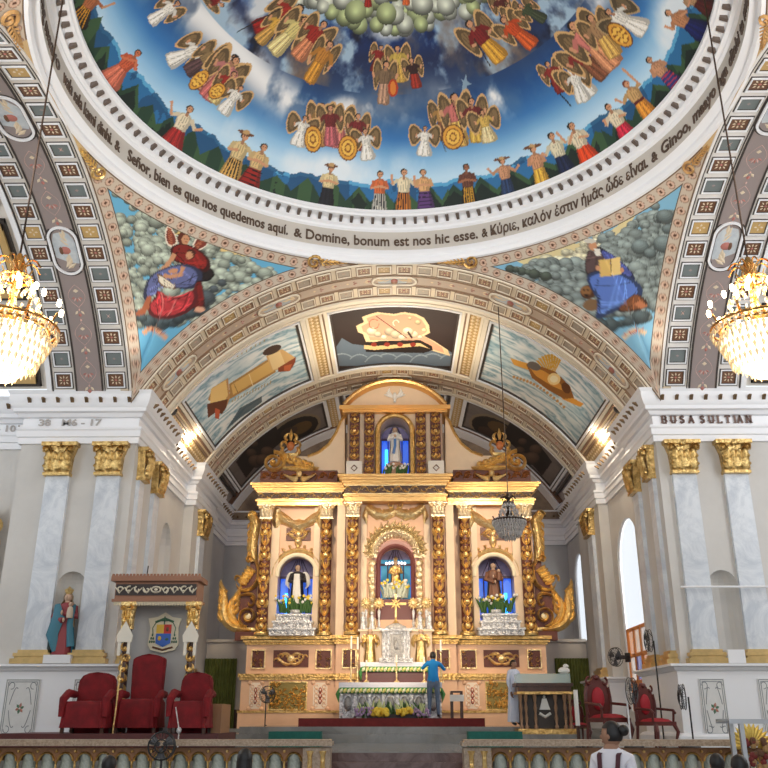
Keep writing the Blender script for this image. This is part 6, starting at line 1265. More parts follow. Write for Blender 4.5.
# ================================================================== CHANDELIERS
crystal = mat('crystal', (.95, .80, .55), .08, 0, trans=.35, spec=.8); bulbM = mat('bulb_glow', (1, .9, .7), .4, emit=(1, .80, .50), estr=26); ironM = mat('dark_iron', (.06, .04, .03), .4, .8); amberg = mat('amber_brass', (.75, .42, .14), .25, 1.)
bowlM = mat('lit_crystal_bowl', (1, .9, .75), .3, emit=(1, .84, .60), estr=3.2)
def chandelier(px, py, x, R, H, label, ztop, lit=True, name='chandelier'):
    p = PXX(px, py, x) if abs(x) > 5 else PY(px, py, x and 21.5); cx, cy, cz = p; r = root(name, label, 'chandelier', (cx, cy, cz - H * .5)); zt = cz + H * .5; zb = cz - H * .5
    MB().tube([(cx, cy, zt), (cx, cy, ztop)], .014, 5).build('cable', ironM, r)
    mb = MB(); mb.lathe([(.03, zt - zb), (.09, (zt - zb) * .93), (.03, (zt - zb) * .88), (.06, (zt - zb) * .6), (.14, (zt - zb) * .52), (.04, (zt - zb) * .42), (.04, (zt - zb) * .2)][::-1], cx, cy, zb, 8)
    for k in range(8):
        a = k * PI / 4; c, s = math.cos(a), math.sin(a)
        for R1, h0, h1 in ((R * .45, .82, .95), (R * .30, .93, .80)): mb.tube([(cx + c * R1 * q, cy + s * R1 * q, zb + H * (h0 + (h1 - h0) * math.sin(q * 2.6))) for q in np.linspace(0, 1, 6)], .014, 4)
        mb.tube([(cx + c * R1_, cy + s * R1_, zb + H * h) for R1_, h in ((R * .1, .45), (R * .5, .38), (R * .8, .44), (R * .92, .52))], .018, 4)
    for rr_, h in ((R * .92, .42), (R * .75, .40), (R * .30, .80)): mb.tube([(cx + rr_ * math.cos(t), cy + rr_ * math.sin(t), zb + H * h) for t in np.linspace(0, 2 * PI, 24, endpoint=False)], .022, 5, closed=True)
    mb.build('frame', amberg if lit else ironM, r)
    mb = MB(); bl = MB()
    for k in range(12):
        a = 2 * PI * k / 12; c, s = math.cos(a), math.sin(a); x0, y0 = cx + R * .92 * c, cy + R * .92 * s
        bl.ell((x0, y0, zb + H * .60), (.035, .035, .06), 0, 6, 4)
        if k % 2 == 0: bl.ell((cx + R * .42 * c, cy + R * .42 * s, zb + H * .74), (.035, .035, .06), 0, 6, 4)
        MBc = [(cx + c * R * (.30 + .62 * q), cy + s * R * (.30 + .62 * q), zb + H * (.80 - .36 * q - .22 * math.sin(PI * q) * .6)) for q in np.linspace(0, 1, 12)]
        for q in MBc: mb.ell(q, (.022, .022, .028), 0, 5, 3)
    for ring_, (rr_, h, n_) in enumerate(((.92, .38, 36), (.80, .30, 32), (.66, .20, 26), (.48, .11, 20), (.28, .05, 12), (.75, .45, 24), (.5, .62, 16), (.32, .76, 12), (.76, .345, 44), (.74, .25, 40), (.62, .14, 32))):
        for k in range(n_):
            a = 2 * PI * (k + .5 * (ring_ % 2)) / n_; x0, y0, z0 = cx + R * rr_ * math.cos(a), cy + R * rr_ * math.sin(a), zb + H * h; d = .03
            mb.add([(x0, y0, z0 + .05), (x0 + d, y0, z0), (x0, y0 + d, z0), (x0 - d, y0, z0), (x0, y0 - d, z0), (x0, y0, z0 - .09)], [(0, 1, 2), (0, 2, 3), (0, 3, 4), (0, 4, 1), (5, 2, 1), (5, 3, 2), (5, 4, 3), (5, 1, 4)])
    mb.build('crystals', crystal if lit else mat('clear_crystal', (.75, .72, .70), .1, trans=.5), r, smooth=False)
    if lit:
        bl.build('bulbs', bulbM, r); mb = MB(); mb.lathe([(.02, -.02), (R * .22, .0), (R * .46, H * .08), (R * .62, H * .18), (R * .70, H * .30), (R * .66, H * .36)], cx, cy, zb + .03, 20)
        mb.build('bowl', bowlM, r); light('POINT', (cx, cy, zb - .25), 60, (1, .78, .48), .3); light('POINT', (cx, cy, zb + H * .62), 90, (1, .75, .42), .25)
    return r
chandelier(10, 316, -5.2, .70, 1.9, 'large lit crystal chandelier hanging at the left edge of the picture', 12.15)
chandelier(757, 316, 5.2, .70, 1.9, 'large lit crystal chandelier hanging at the right edge of the picture', 12.15)
chandelier(509, 517, 1, .44, 1.15, 'small unlit glass chandelier hanging before the right part of the altarpiece', 10.4, False)
for s, nm in ((-1, 'left'), (1, 'right')):
    r = root('floodlight', 'black floodlight on the cornice that lights the vault from the %s' % nm, 'lamp', (s * 6.1, 22.5, 7.56)); X = s * 6.08
    mb = MB(); mb.lathe([(.03, 0), (.12, .02), (.17, .10), (.17, .16)], X, 22.55, 7.72, 12); mb.box(X - .03, X + .03, 22.5, 22.6, 7.54, 7.74); mb.build('housing', black, r); MB().lathe([(.0, 0), (.15, 0), (.12, .03), (0, .05)], X, 22.55, 7.885, 12).build('lens', mat('flood_lens', (1, .95, .85), .4, emit=(1, .90, .70), estr=30), r)
# ================================================================== BALUSTRADES
rail_top = mat('speckled_granite', (.52, .42, .32), .4, col2=(.30, .22, .16), vscale=30); arcade = mat('arcade_brown', (.36, .17, .07), .45, var=.3, vscale=8); alab = marble('alabaster', (.50, .55, .50), (.30, .34, .30), 5, .3)
RY = 15.0; RT = Zr(739.5, RY)
def balustrade(x0, x1, label, post):
    r = root('balustrade', label, 'balustrade', ((x0 + x1) / 2, RY, -1.7)); MB().box(x0, x1, RY - .22, RY + .22, RT - .09, RT).box(x0 - .03, x1 + .03, RY - .26, RY + .26, RT - .09, RT - .03).build('top_slab', rail_top, r, smooth=False)
    MB().box(x0, x1, RY - .2, RY + .2, -1.7, -1.15).build('plinth', rail_top, r, smooth=False)
    xs = x0 + (.42 if post < 0 else 0); xe = x1 - (.42 if post > 0 else 0); n = int(round((xe - xs) / .295)); p = (xe - xs) / n; zt = RT - .12; zs = zt - .07 - p * .40
    mb = MB(); 
    for k in range(n):
        c = xs + p * (k + .5); h = p * .40; a = [(c - h * math.cos(PI * i / 10), zs + h * math.sin(PI * i / 10)) for i in range(11)]
        for yy in (RY - .12, RY + .12): mb.grid([[(x, yy, z), (x, yy, zt)] for x, z in a]); mb.add([(c - p / 2, yy, zs), (c - h, yy, zs), (c - h, yy, zt), (c - p / 2, yy, zt)], [(0, 1, 2, 3)]); mb.add([(c + p / 2, yy, zs), (c + h, yy, zs), (c + h, yy, zt), (c + p / 2, yy, zt)], [(0, 1, 2, 3)])
        mb.grid([[(x, RY - .12, z), (x, RY + .12, z)] for x, z in a]); mb.rib(a, .018, .03, RY - .12, 1); mb.ell((c - p / 2, RY - .13, zt - .05), (.025, .02, .025), 1, 6, 4)
    mb.build('arcade', [arcade, goldD], r)
    b0 = None
    for k in range(n):
        c = xs + p * (k + .5)
        if b0 is None: b0 = MB().lathe([(.085, 0), (.085, .06), (.05, .10), (.10, .24), (.11, .34), (.05, .52), (.06, .60), (.105, .72), (.11, zs + 1.15 - .15), (.085, zs + 1.15 + .02), (.05, zs + 1.15 + .10)], c, RY, -1.15, 10).build('baluster', alab, r); c0 = c
        else: b = b0.copy(); C.objects.link(b); b.parent = r; b.location.x = c - c0
    cm = MB()
    for k in range(n + 1): cm.lathe([(.022, 0), (.018, .04), (.018, zs + 1.15 - .04), (.03, zs + 1.15)], xs + p * k, RY - .10, -1.15, 6)
    cm.build('colonnettes', goldD, r)
    c = x0 + .21 if post < 0 else x1 - .21; MB().box(c - .21, c + .21, RY - .21, RY + .21, -1.15, RT - .12).build('end_post', rail_top, r, smooth=False); mb = MB(); 
    for dx in (-.1, .1): mb.lathe([(.05, 0), (.035, .05), (.035, .55), (.06, .62)], c + dx, RY - .22, RT - .12 - .66, 8)
    mb.build('post_columns', gold, r); return r
balustrade(-9.5, PY(331, 745, RY)[0], 'low arcaded balustrade with speckled stone top, left of the steps', 1)
balustrade(PY(463, 745, RY)[0], 9.5, 'low arcaded balustrade with speckled stone top, right of the steps', -1)
# ================================================================== BISHOP'S SEAT AND FURNITURE
TP = -.26; tag(MB().box(-7.6, -3.4, 18.0, 20.0, FL, TP).build('dais', mat('dais_wood', (.12, .03, .03), .5, var=.3)), 'low dark red wooden dais under the canopied throne', 'platform')
CYY = 19.35
cx0, cx1 = PY(113, 590, CYY)[0], PY(202, 590, CYY)[0]; th = root('throne_canopy', 'brown canopy with scroll frieze on gilded posts above the tall red throne', 'canopy', ((cx0 + cx1) / 2, CYY, TP)); ccx = (cx0 + cx1) / 2
zc0, zc1 = Zr(605, CYY), Zr(577, CYY); cp = mat('canopy_brown', (.32, .15, .09), .45); bx0, bx1 = cx0 + .08, cx1 - .08
mb = MB(); mb.box(bx0, bx1, CYY - .1, CYY + .55, zc0 + .10, zc1 - .08, 0); mb.box(cx0, cx1, CYY - .2, CYY + .55, zc1 - .1, zc1, 0); mb.box(cx0 + .04, cx1 - .04, CYY - .15, CYY + .55, zc0 + .06, zc0 + .12, 0)
for k in range(26): x = cx0 + (cx1 - cx0) * (k + .5) / 26; mb.prism([(x - .03, zc1), (x + .03, zc1), (x + .02, zc1 + .05), (x - .02, zc1 + .05)], CYY - .2, CYY - .15, 0)
mb.build('canopy_top', cp, th, smooth=False); mb = MB(); mb.box(bx0 + .02, bx1 - .02, CYY - .12, CYY - .08, zc0 + .20, zc1 - .16, 0); za, zt_ = zc0 + .20, zc1 - .16; c = (za + zt_) / 2
for k in range(9):
    x = bx0 + (bx1 - bx0) * (k + .5) / 9
    if k == 4: mb.rib(arcpts(x, c, .10, 0, 2 * PI, 14, .06), .018, .03, CYY - .12, 1); mb.ell((x, CYY - .13, c), (.04, .02, .03), 1)
    else: mb.rib([(x + .08 * (1 - i / 12) * math.cos(i * .5 + k), c + .08 * (1 - i / 12) * math.sin(i * .5 + k)) for i in range(11)], .018, .03, CYY - .12, 1); mb.rib([(x - .09, c + .05), (x, c - .07), (x + .09, c + .04)], .014, .02, CYY - .12, 1)
mb.build('scroll_frieze', [mat('frieze_black', (.04, .03, .03), .5), mat('frieze_ivory', (.80, .74, .60), .5)], th)
mb = MB(); n = 30
for k in range(n): x = bx0 + (bx1 - bx0) * (k + .5) / n; mb.prism([(x - .03, zc0 + .1), (x + .03, zc0 + .1), (x + .025, zc0 + .0), (x, zc0 - .03), (x - .025, zc0 + .0)], CYY - .14, CYY - .12)
mb.build('fringe', mat('fringe_cream', (.62, .55, .40), .7), th); MB().box(bx0 + .1, bx1 - .1, CYY + .40, CYY + .46, TP, zc0 + .1).build('back_panel', mat('panel_grey', (.42, .41, .40), .6), th, smooth=False)
for s, px in ((-1, 128), (1, 193)):
    x = PY(px, 630, CYY)[0]; p = MB().lathe([(.13, 0), (.13, .2), (.09, .25), (.085, zc0 - TP - .35), (.12, zc0 - TP)], x, CYY, TP, 10).build('post', wood, th); mb = MB()
    for k in range(9):
        z = TP + .55 + k * .21
        for sg in (-1, 1): mb.rib(bez((x, z), (x + sg * .13, z + .05), (x + sg * .04, z + .18), 6), leafw(.03), .06, CYY - .08)
        mb.ell((x, CYY - .1, z + .05), (.04, .03, .05), 0, 6, 4)
    capital(mb, x, CYY - .06, zc0 - .48, zc0 + .06, .30, .08); mb.build('gilding', gold, p)
    mb = MB(); zz = Zr(645, CYY); mb.prism([(x - .15, zz + .05), (x + .15, zz + .05), (x + .17, zz + .18), (x, zz + .48), (x - .17, zz + .18)], CYY - .2, CYY - .15); [mb.box(x + d - .03, x + d + .03, CYY - .19, CYY - .16, zz - .22, zz + .05) for d in (-.10, .10)]; mb.build('mitre_shield', mat('mitre_white', (.82, .78, .68), .5), p, smooth=False)
MB().tube([(ccx - .26, CYY, zc1), (ccx - .25, CYY, zc1 + .25)], .015, 5).build('finial_rod', black, th)
ca = PY(160, 631, CYY)[0]; zc = Zr(631, CYY); coa = root('coat_of_arms', 'cream shield with red, yellow and blue coat of arms under a green tasselled hat', 'coat of arms', (ca, CYY + .38, zc - .4)); yy = CYY + .37
shl = [(0, -.42), (.26, -.36), (.33, -.24), (.30, .10), (.36, .30), (.16, .33), (0, .43), (-.16, .33), (-.36, .30), (-.30, .10), (-.33, -.24), (-.26, -.36)]
MB().prism([(ca + x, zc + z) for x, z in shl], yy - .04, yy + .02).build('plaque', mat('plaque_cream', (.74, .68, .52), .5), coa, smooth=False)
mb = MB(); P_ = lambda x0, x1, z0, z1, k: mb.box(ca + x0, ca + x1, yy - .06, yy - .03, zc + z0, zc + z1, k)
P_(-.16, 0, -.02, .17, 0); P_(0, .16, -.02, .17, 1); P_(-.16, 0, -.22, -.02, 2); P_(0, .16, -.22, -.02, 2); mb.prism([(ca - .16, zc - .22), (ca + .16, zc - .22), (ca, zc - .30)], yy - .06, yy - .03, 2); mb.ell((ca + .08, yy - .06, zc + .07), (.035, .01, .05), 4, 6, 4); mb.ell((ca - .08, yy - .06, zc - .12), (.04, .01, .05), 0, 6, 4); mb.ell((ca + .08, yy - .06, zc - .14), (.04, .01, .03), 3, 6, 4)
mb.box(ca - .012, ca + .012, yy - .06, yy - .03, zc + .17, zc + .34, 3); mb.box(ca - .07, ca + .07, yy - .06, yy - .03, zc + .24, zc + .26, 3); mb.rib([(ca - .20, zc + .22), (ca, zc + .30), (ca + .20, zc + .22)], .025, .02, yy - .04, 3)
for s in (-1, 1):
    mb.rib([(ca + s * .18, zc + .22), (ca + s * .25, zc + .1), (ca + s * .23, zc - .05)], .010, .01, yy - .04, 3)
    for k in range(3):
        for j in range(k + 1): mb.ell((ca + s * (.24 + .045 * (j - k / 2)), yy - .05, zc - .05 - .07 * k), (.02, .012, .03), 3, 5, 4)
mb.rib([(ca - .22, zc - .30), (ca, zc - .36), (ca + .22, zc - .30)], .022, .02, yy - .04, 4)
mb.build('arms', [mat('heraldic_yellow', (.80, .52, .06), .5), mat('heraldic_red', (.60, .04, .03), .5), mat('heraldic_blue', (.04, .14, .55), .5), mat('heraldic_green', (.05, .14, .08), .5), brown], coa)
# draped chairs
def draped_chair(px0, px1, ptop, Y, lab, pointed=0):
    x0, x1 = PY(px0, 700, Y)[0], PY(px1, 700, Y)[0]; cx = (x0 + x1) / 2; W = x1 - x0; zt = Zr(ptop, Y); H = zt - TP; r = root('draped_chair', lab, 'chair', (cx, Y, TP)); bw = W * (.36 if pointed else .42)
    mb = MB(); back = []
    for i, (z, q) in enumerate(((.0, 1.06), (.25, 1.02), (.5, .98), (.75, .98), (.86, .95), (.94, .80), (.985, .45), (1.0, .05)) if not pointed else ((0, 1.05), (.3, 1), (.6, 1.02), (.85, 1.06), (.93, 1.04), (.955, .9), (.985, .5), (1.0, .05))):
        back.append([(cx + bw * q * math.copysign(abs(math.cos(t)) ** .35, math.cos(t)) * (1 + .015 * math.sin(9 * t + i)), Y + .28 + .12 * math.copysign(abs(math.sin(t)) ** .5, math.sin(t)) + .012 * math.sin(11 * t), TP + H * z) for t in np.linspace(0, 2 * PI, 28, endpoint=False)])
    mb.grid(back, 0, cv=True); mb.build('back_cover', redM, r)
    mb = MB(); sk = []; sh = .50 if not pointed else .55
    for z, q in ((.10, 1.06), (.2, 1.03), (sh * .8 / 1, 1.0), (sh + .02, .99), (sh + .08, .9), (sh + .10, .0)):
        sk.append([(cx + W * .48 * q * math.copysign(abs(math.cos(t)) ** .3, math.cos(t)) * (1 + .02 * math.sin(12 * t)), Y - .10 + .38 * q * math.copysign(abs(math.sin(t)) ** .4, math.sin(t)) + .015 * math.sin(14 * t), TP + z) for t in np.linspace(0, 2 * PI, 36, endpoint=False)])
    mb.grid(sk, 0, cv=True); mb.build('skirt_cover', redM, r)
    for s in (-1, 1): mb = MB(); mb.tube([(cx + s * W * .44, Y + .2, TP + .72), (cx + s * W * .46, Y - .15, TP + .74), (cx + s * W * .46, Y - .42, TP + .62), (cx + s * W * .46, Y - .44, TP + .3)], [.07, .08, .08, .06], 8); mb.build('arm_cover', redM, r)
    for s in (-1, 1):
        for d in (-.4, .15): MB().box(cx + s * W * .42 - .03, cx + s * W * .42 + .03, Y + d - .03, Y + d + .03, TP, TP + .18).build('leg', wood, r, smooth=False)
draped_chair(69, 115, 671.5, 18.5, 'armchair under a rounded red velvet cover, leftmost of the three')
draped_chair(121, 165, 653, 18.9, 'tall throne under a red velvet cover beneath the coat of arms', 1)
draped_chair(174, 213, 671.5, 18.4, 'armchair under a red velvet cover beside the green curtains, right of the throne')
x = PY(119, 690, 18.2)[0]; r = root('crozier', 'thin golden crozier leaning upright left of the throne', 'staff', (x, 18.2, TP)); zt = Zr(660, 18.2); MB().tube([(x - .04, 18.2, TP), (x, 18.2, zt)], .018, 6).build('shaft', gold, r); MB().rib([(x + .10 * (1 - i / 20) * math.cos(PI - i * .35) + .09, zt + .02 + .11 * (1 - i / 20) * math.sin(PI - i * .35)) for i in range(18)], .018, .04, 18.2).build('crook', gold, r)
r = root('microphone', 'small pale microphone on a stem at the foot of the right red chair', 'microphone', (PY(178, 730, 17.7)[0], 17.7, FL)); x = PY(179, 730, 17.7)[0]; MB().tube([(x, 17.7, FL), (x, 17.7, FL + .35), (x - .1, 17.72, FL + .75)], .012, 5).build('stem', silver, r); MB().ell((x, 17.7, FL + .34), (.05, .05, .06)).lathe([(.12, 0), (.12, .03)], x, 17.7, FL, 10).build('base', silver, r)
tag(MB().box(PY(214, 700, 18.9)[0], PY(225, 700, 18.9)[0], 18.6, 19.6, FL, Zr(704, 18.9)).build('side_cabinet', mat('plywood_brown', (.33, .17, .08), .5)), 'low brown wooden cabinet at the end of the dais beside the right red chair', 'cabinet')
# curtains and side doors behind the altarpiece
def curtain(x0, x1, z0, z1, Y, lab, n=12):
    U = np.linspace(0, 1, n * 8); mb = MB(); mb.grid([[(x0 + (x1 - x0) * u, Y + .06 * math.sin(u * n * 2 * PI), z) for z in (z0, z1)] for u in U]); o = mb.build('curtain', green); tag(o, lab, 'curtain')
curtain(PY(200, 680, 31.7)[0], PY(236, 680, 31.7)[0], FL, 1.95, 31.7, 'olive green curtain behind the left end of the altarpiece'); curtain(PY(556, 680, 31.7)[0], PY(590, 680, 31.7)[0], FL, 1.95, 31.7, 'olive green curtain behind the right end of the altarpiece')
MB().box(-6.5, -5.0, 31.78, 31.80, FL, 2.0).build('board', wood, bpy.data.objects['curtain']); MB().box(5.0, 6.5, 31.78, 31.80, FL, 2.0).build('board', wood, bpy.data.objects['curtain.001'])
# statue in the left niche
st = statue('saint_statue', 'painted crowned mother and child statue in red and teal standing in the left pier niche', -7.45, 20.36, 1.32, 1.36, mat('niche_red', (.30, .05, .06), .55), steal, mat('niche_veil', (.50, .36, .22), .6), 'hold', crown=gold, child=mat('child_robe', (.6, .5, .4), .6)); st['label'] = 'painted crowned mother and child statue in red and teal in the left pier niche'
mb = MB(); mb.rib([(-7.62, 2.42), (-7.56, 2.15), (-7.66, 1.75), (-7.55, 1.4)], lambda q: .06 + .09 * math.sin(PI * q), .05, 20.20); mb.rib([(-7.25, 2.4), (-7.3, 2.0), (-7.22, 1.5)], lambda q: .05 + .04 * q, .05, 20.22); mb.build('cloak', steal, st)
MB().box(-7.75, -7.15, 20.1, 20.66, 1.14, 1.32).build('pedestal', whiteS, st, smooth=False)
tag(MB().box(7.25, 7.62, 20.15, 20.5, 1.14, 1.42).build('white_box', whiteS), 'small white box on the ledge below the empty niche of the right pier', 'box')
# ornate cabinet with glass top
TY_ = 22.75; SZ = FL + .2; tx0, tx1 = PY(519, 710, TY_)[0], PY(573, 710, TY_)[0]; tz = Zr(683, TY_); tt = root('ornate_table', 'dark wooden stand with turned balusters, white bell emblem and glass case on top', 'table', ((tx0 + tx1) / 2, TY_, SZ)); tcx = (tx0 + tx1) / 2
MB().box(tx0 - .05, tx1 + .05, TY_, TY_ + .7, tz - .08, tz).box(tx0, tx1, TY_ + .03, TY_ + .68, tz - .2, tz - .08).build('top', wood, tt, smooth=False); MB().box(tx0 - .03, tx1 + .03, TY_ - .02, TY_ + .7, tz - .26, tz - .20).box(tx0 - .05, tx1 + .05, TY_ - .05, TY_ + .72, SZ, SZ + .12).build('gilt_moulding', goldD, tt, smooth=False); MB().box(tx0 + .08, tx1 - .08, TY_ + .2, TY_ + .66, SZ + .1, tz - .2).build('body', dark, tt, smooth=False)
for k, q in enumerate((.02, .12, .30, .70, .88, .98)):
    x = tx0 + .03 + (tx1 - tx0 - .06) * q; h = tz - .26 - SZ - .12; MB().lathe([(.05, 0), (.05, .06), (.025, .1), (.045, h * .3), (.025, h * .45), (.045, h * .6), (.025, h * .75), (.05, h * .9), (.05, h)], x, TY_ + .06, SZ + .12, 8).build('baluster', mat('gilt_wood', (.28, .16, .09), .35, .3), tt)
mb = MB(); zb = SZ + .55; mb.prism([(tcx - .13, zb), (tcx + .13, zb), (tcx + .09, zb + .12), (tcx + .05, zb + .26), (tcx - .05, zb + .26), (tcx - .09, zb + .12)], TY_ + .14, TY_ + .2); mb.ell((tcx, TY_ + .17, zb + .3), (.035, .03, .035)); mb.rib([(tcx - .14, zb - .08), (tcx, zb - .16), (tcx + .14, zb - .08)], .035, .03, TY_ + .18); mb.build('bell_emblem', mat('emblem_white', (.7, .7, .66), .5), tt)
gt = MB(); gt.box(tx0, tx1, TY_ + .05, TY_ + .07, tz, tz + .22); gt.box(tx0, tx1, TY_ + .6, TY_ + .62, tz, tz + .22); gt.box(tx0, tx1, TY_ + .05, TY_ + .62, tz + .2, tz + .22); gt.build('glass_case', mat('case_glass', (.75, .9, .85), .1, alpha=.30), tt, smooth=False)
r = root('white_ornament', 'small rounded white ornament at the right end of the glass case', 'ornament', (tx1 - .08, TY_ + .3, tz + .22)); MB().ell((tx1 - .10, TY_ + .3, tz + .30), (.15, .12, .09)).ell((tx1 - .05, TY_ + .28, tz + .40), (.07, .07, .06)).build('body', sw, r)
# small side table with white cloth by the altar
sx0, sx1 = PY(451, 700, 25.6)[0], PY(463, 700, 25.6)[0]; r = root('credence_table', 'small dark side table with a white cloth at the right end of the altar', 'side table', ((sx0 + sx1) / 2, 25.8, -.18)); MB().box(sx0, sx1, 25.6, 26.0, Zr(691, 25.6) - .04, Zr(691, 25.6)).box(sx0, sx1, 25.6, 26.0, .55, .6).build('top', wood, r, smooth=False); MB().box(sx0 - .03, sx1 + .03, 25.55, 25.6, .45, .62).build('cloth', whf, r, smooth=False)
for x in (sx0 + .03, sx1 - .03):
    for y in (25.63, 25.97): MB().box(x - .03, x + .03, y - .03, y + .03, -.18, Zr(691, 25.6) - .04).build('leg', wood, r, smooth=False)
# green carpeted steps
gm_ = mat('green_carpet', (.02, .16, .13), .85, var=.2, vscale=12)
for pa, pb, nm in ((269, 321, 'left'), (468, 522, 'right')):
    a, b = PY(pa, 735, 21.7)[0], PY(pb, 735, 21.7)[0]; r = root('kneeling_step', 'low step covered in green carpet, %s of the stairs' % nm, 'step', ((a + b) / 2, 21.8, FL)); MB().box(a, b, 21.6, 22.1, FL, Zr(731.5, 21.7)).build('carpet', gm_, r, smooth=False)
# fans
def fan(x, y, z, h, rad, rz, lab, wall=False, tilt=0, name='pedestal_fan', white_pole=False):
    r = root(name, lab, 'fan', (x, y, z), local=True); r.rotation_euler = (0, 0, rz)
    if not wall: MB().lathe([(.20, 0), (.19, .03), (.05, .06), (.03, .1)], 0, 0, 0, 14).build('base', black, r); MB().lathe([(.018, 0), (.018, h - .05)], 0, .06, .05, 7).build('pole', whiteS if white_pole else black, r); z0 = h
    else: MB().box(-.04, .04, .1, .42, -.05, .05).box(-.08, .08, .38, .42, -.12, .12).build('bracket', black, r, smooth=False); z0 = 0
    MB().lathe([(.0, -.16), (.07, -.14), (.08, 0), (.05, .02)], 0, z0, 0, 10, axis='y').build('motor', black, r)
    mb = MB()
    for yy, rr_ in ((-.10, rad * .96), (-.02, rad), (-.13, rad * .45)): mb.tube([(rr_ * math.cos(t), yy, z0 + rr_ * math.sin(t)) for t in np.linspace(0, 2 * PI, 24, endpoint=False)], .010, 4, closed=True)
    for k in range(20): t = k * PI / 10; mb.tube([(.04 * math.cos(t), -.15, z0 + .04 * math.sin(t)), (rad * .5 * math.cos(t), -.135, z0 + rad * .5 * math.sin(t)), (rad * math.cos(t), -.06, z0 + rad * math.sin(t)), (rad * .5 * math.cos(t), .01, z0 + rad * .5 * math.sin(t))], .004, 3)
    mb.build('cage', black, r)
    for k in range(3): t = k * 2 * PI / 3 + .4; m_ = MB(); m_.rib([(.03 * math.cos(t), z0 + .03 * math.sin(t)), (rad * .5 * math.cos(t + .15), z0 + rad * .5 * math.sin(t + .15)), (rad * .88 * math.cos(t + .1), z0 + rad * .88 * math.sin(t + .1))], lambda q: rad * (.12 + .26 * q), .02, -.07); m_.build('blade', mat('fan_blade', (.10, .10, .11), .4), r)
    return r
p = PY(267, 694, 27.45); fan(p[0], 27.45, -.26, Zr(694.5, 27.45) + .26, .24, .5, 'black pedestal fan standing before the left base of the altarpiece')
p = PY(629, 691, 19.2); fan(p[0], 19.2, FL, Zr(691, 19.2) - FL, .26, 1.0, 'pedestal fan on a pale pole between the two carved chairs', white_pole=True)
p = PY(685, 695, 19.2); fan(p[0], 19.2, FL, Zr(697, 19.2) - FL, .25, -1.75, 'pedestal fan in front of the right pier base')
p = PY(651, 641, 21.2); fan(p[0], 21.2, FL, Zr(641, 21.2) - FL, .25, -1.6, 'tall black fan on a thin pole below the round corner of the right pier')
p = PXX(617, 657, 5.9); fan(p[0], p[1], p[2], 0, .24, -1.0, 'black wall fan beside the coloured glass sash', True, name='wall_fan')
p = PY(162, 747, 14.3); fan(p[0], 14.3, -1.7, Zr(746, 14.3) + 1.7, .20, .1, 'small black fan standing before the left balustrade', name='pedestal_fan')
# carved chairs with red upholstery
cw_ = mat('carved_mahogany', (.13, .025, .02), .35, var=.3, vscale=9); cu_ = mat('crimson_upholstery', (.36, .01, .02), .7)
def carved_chair(px, pf, Y, rz, sc, lab):
    p = PY(px, 700, Y); r = root('carved_armchair', lab, 'chair', (p[0], Y, FL), local=True); r.rotation_euler = (0, 0, rz); r.scale = (sc,) * 3
    MB().box(-.30, .30, -.30, .28, .42, .50).build('seat_frame', cw_, r, smooth=False); mb = MB(); mb.grid([[(.28 * a, -.02 + .27 * b, .50 + .07 * (1 - a ** 4) * (1 - b ** 4)) for b in np.linspace(-1, 1, 7)] for a in np.linspace(-1, 1, 7)]); mb.build('seat_cushion', cu_, r)
    mb = MB(); mb.prism([(-.26, .50), (.26, .50), (.28, .95), (.22, 1.12), (.12, 1.16), (.05, 1.26), (-.05, 1.26), (-.12, 1.16), (-.22, 1.12), (-.28, .95)], .24, .30)
    for s in (-1, 1): mb.rib(spiral(s * .18, 1.14, .09, .02, PI / 2, PI / 2 - s * 5, 10), .025, .03, .24); mb.rib(bez((s * .26, .55), (s * .33, .8), (s * .25, 1.05), 8), .03, .04, .24)
    mb.ell((0, .23, 1.22), (.07, .03, .05)); mb.build('backrest', cw_, r); MB().ell((0, .23, .84), (.15, .05, .21), 0, 12, 8).build('back_cushion', cu_, r)
    for s in (-1, 1):
        MB().tube([(s * .30, .24, .76), (s * .33, .0, .74), (s * .33, -.22, .72), (s * .31, -.28, .66)], .028, 6).tube([(s * .31, -.24, .70), (s * .30, -.22, .5)], .025, 6).build('armrest', cw_, r)
        MB().tube([(s * .27, -.26, .44), (s * .30, -.32, .30), (s * .26, -.28, .12), (s * .29, -.34, .0)], [.045, .04, .025, .035], 7).build('leg', cw_, r); MB().tube([(s * .26, .25, .44), (s * .27, .30, .0)], [.035, .025], 7).build('leg', cw_, r)
carved_chair(606, 735, 19.9, .45, 1.13, 'carved dark chair with red seat and oval back pad, nearest the tall window')
carved_chair(653, 737, 19.4, .55, .98, 'smaller carved chair with red upholstery left of the standing fan at the right pier')
carved_chair(576, 735, 24.0, .2, .8, 'carved red-seated chair mostly hidden behind the ornate dark stand')
r = root('altar_candle', 'short white candle post beside the ornate dark stand', 'candle', (PY(577, 720, 21)[0], 21, FL)); x = PY(577.5, 720, 21)[0]; MB().lathe([(.10, 0), (.04, .05), (.04, .4)], x, 21, FL, 8).build('holder', wood, r); MB().lathe([(.05, 0), (.05, .75)], x, 21, FL + .4, 8).build('wax', whf, r)
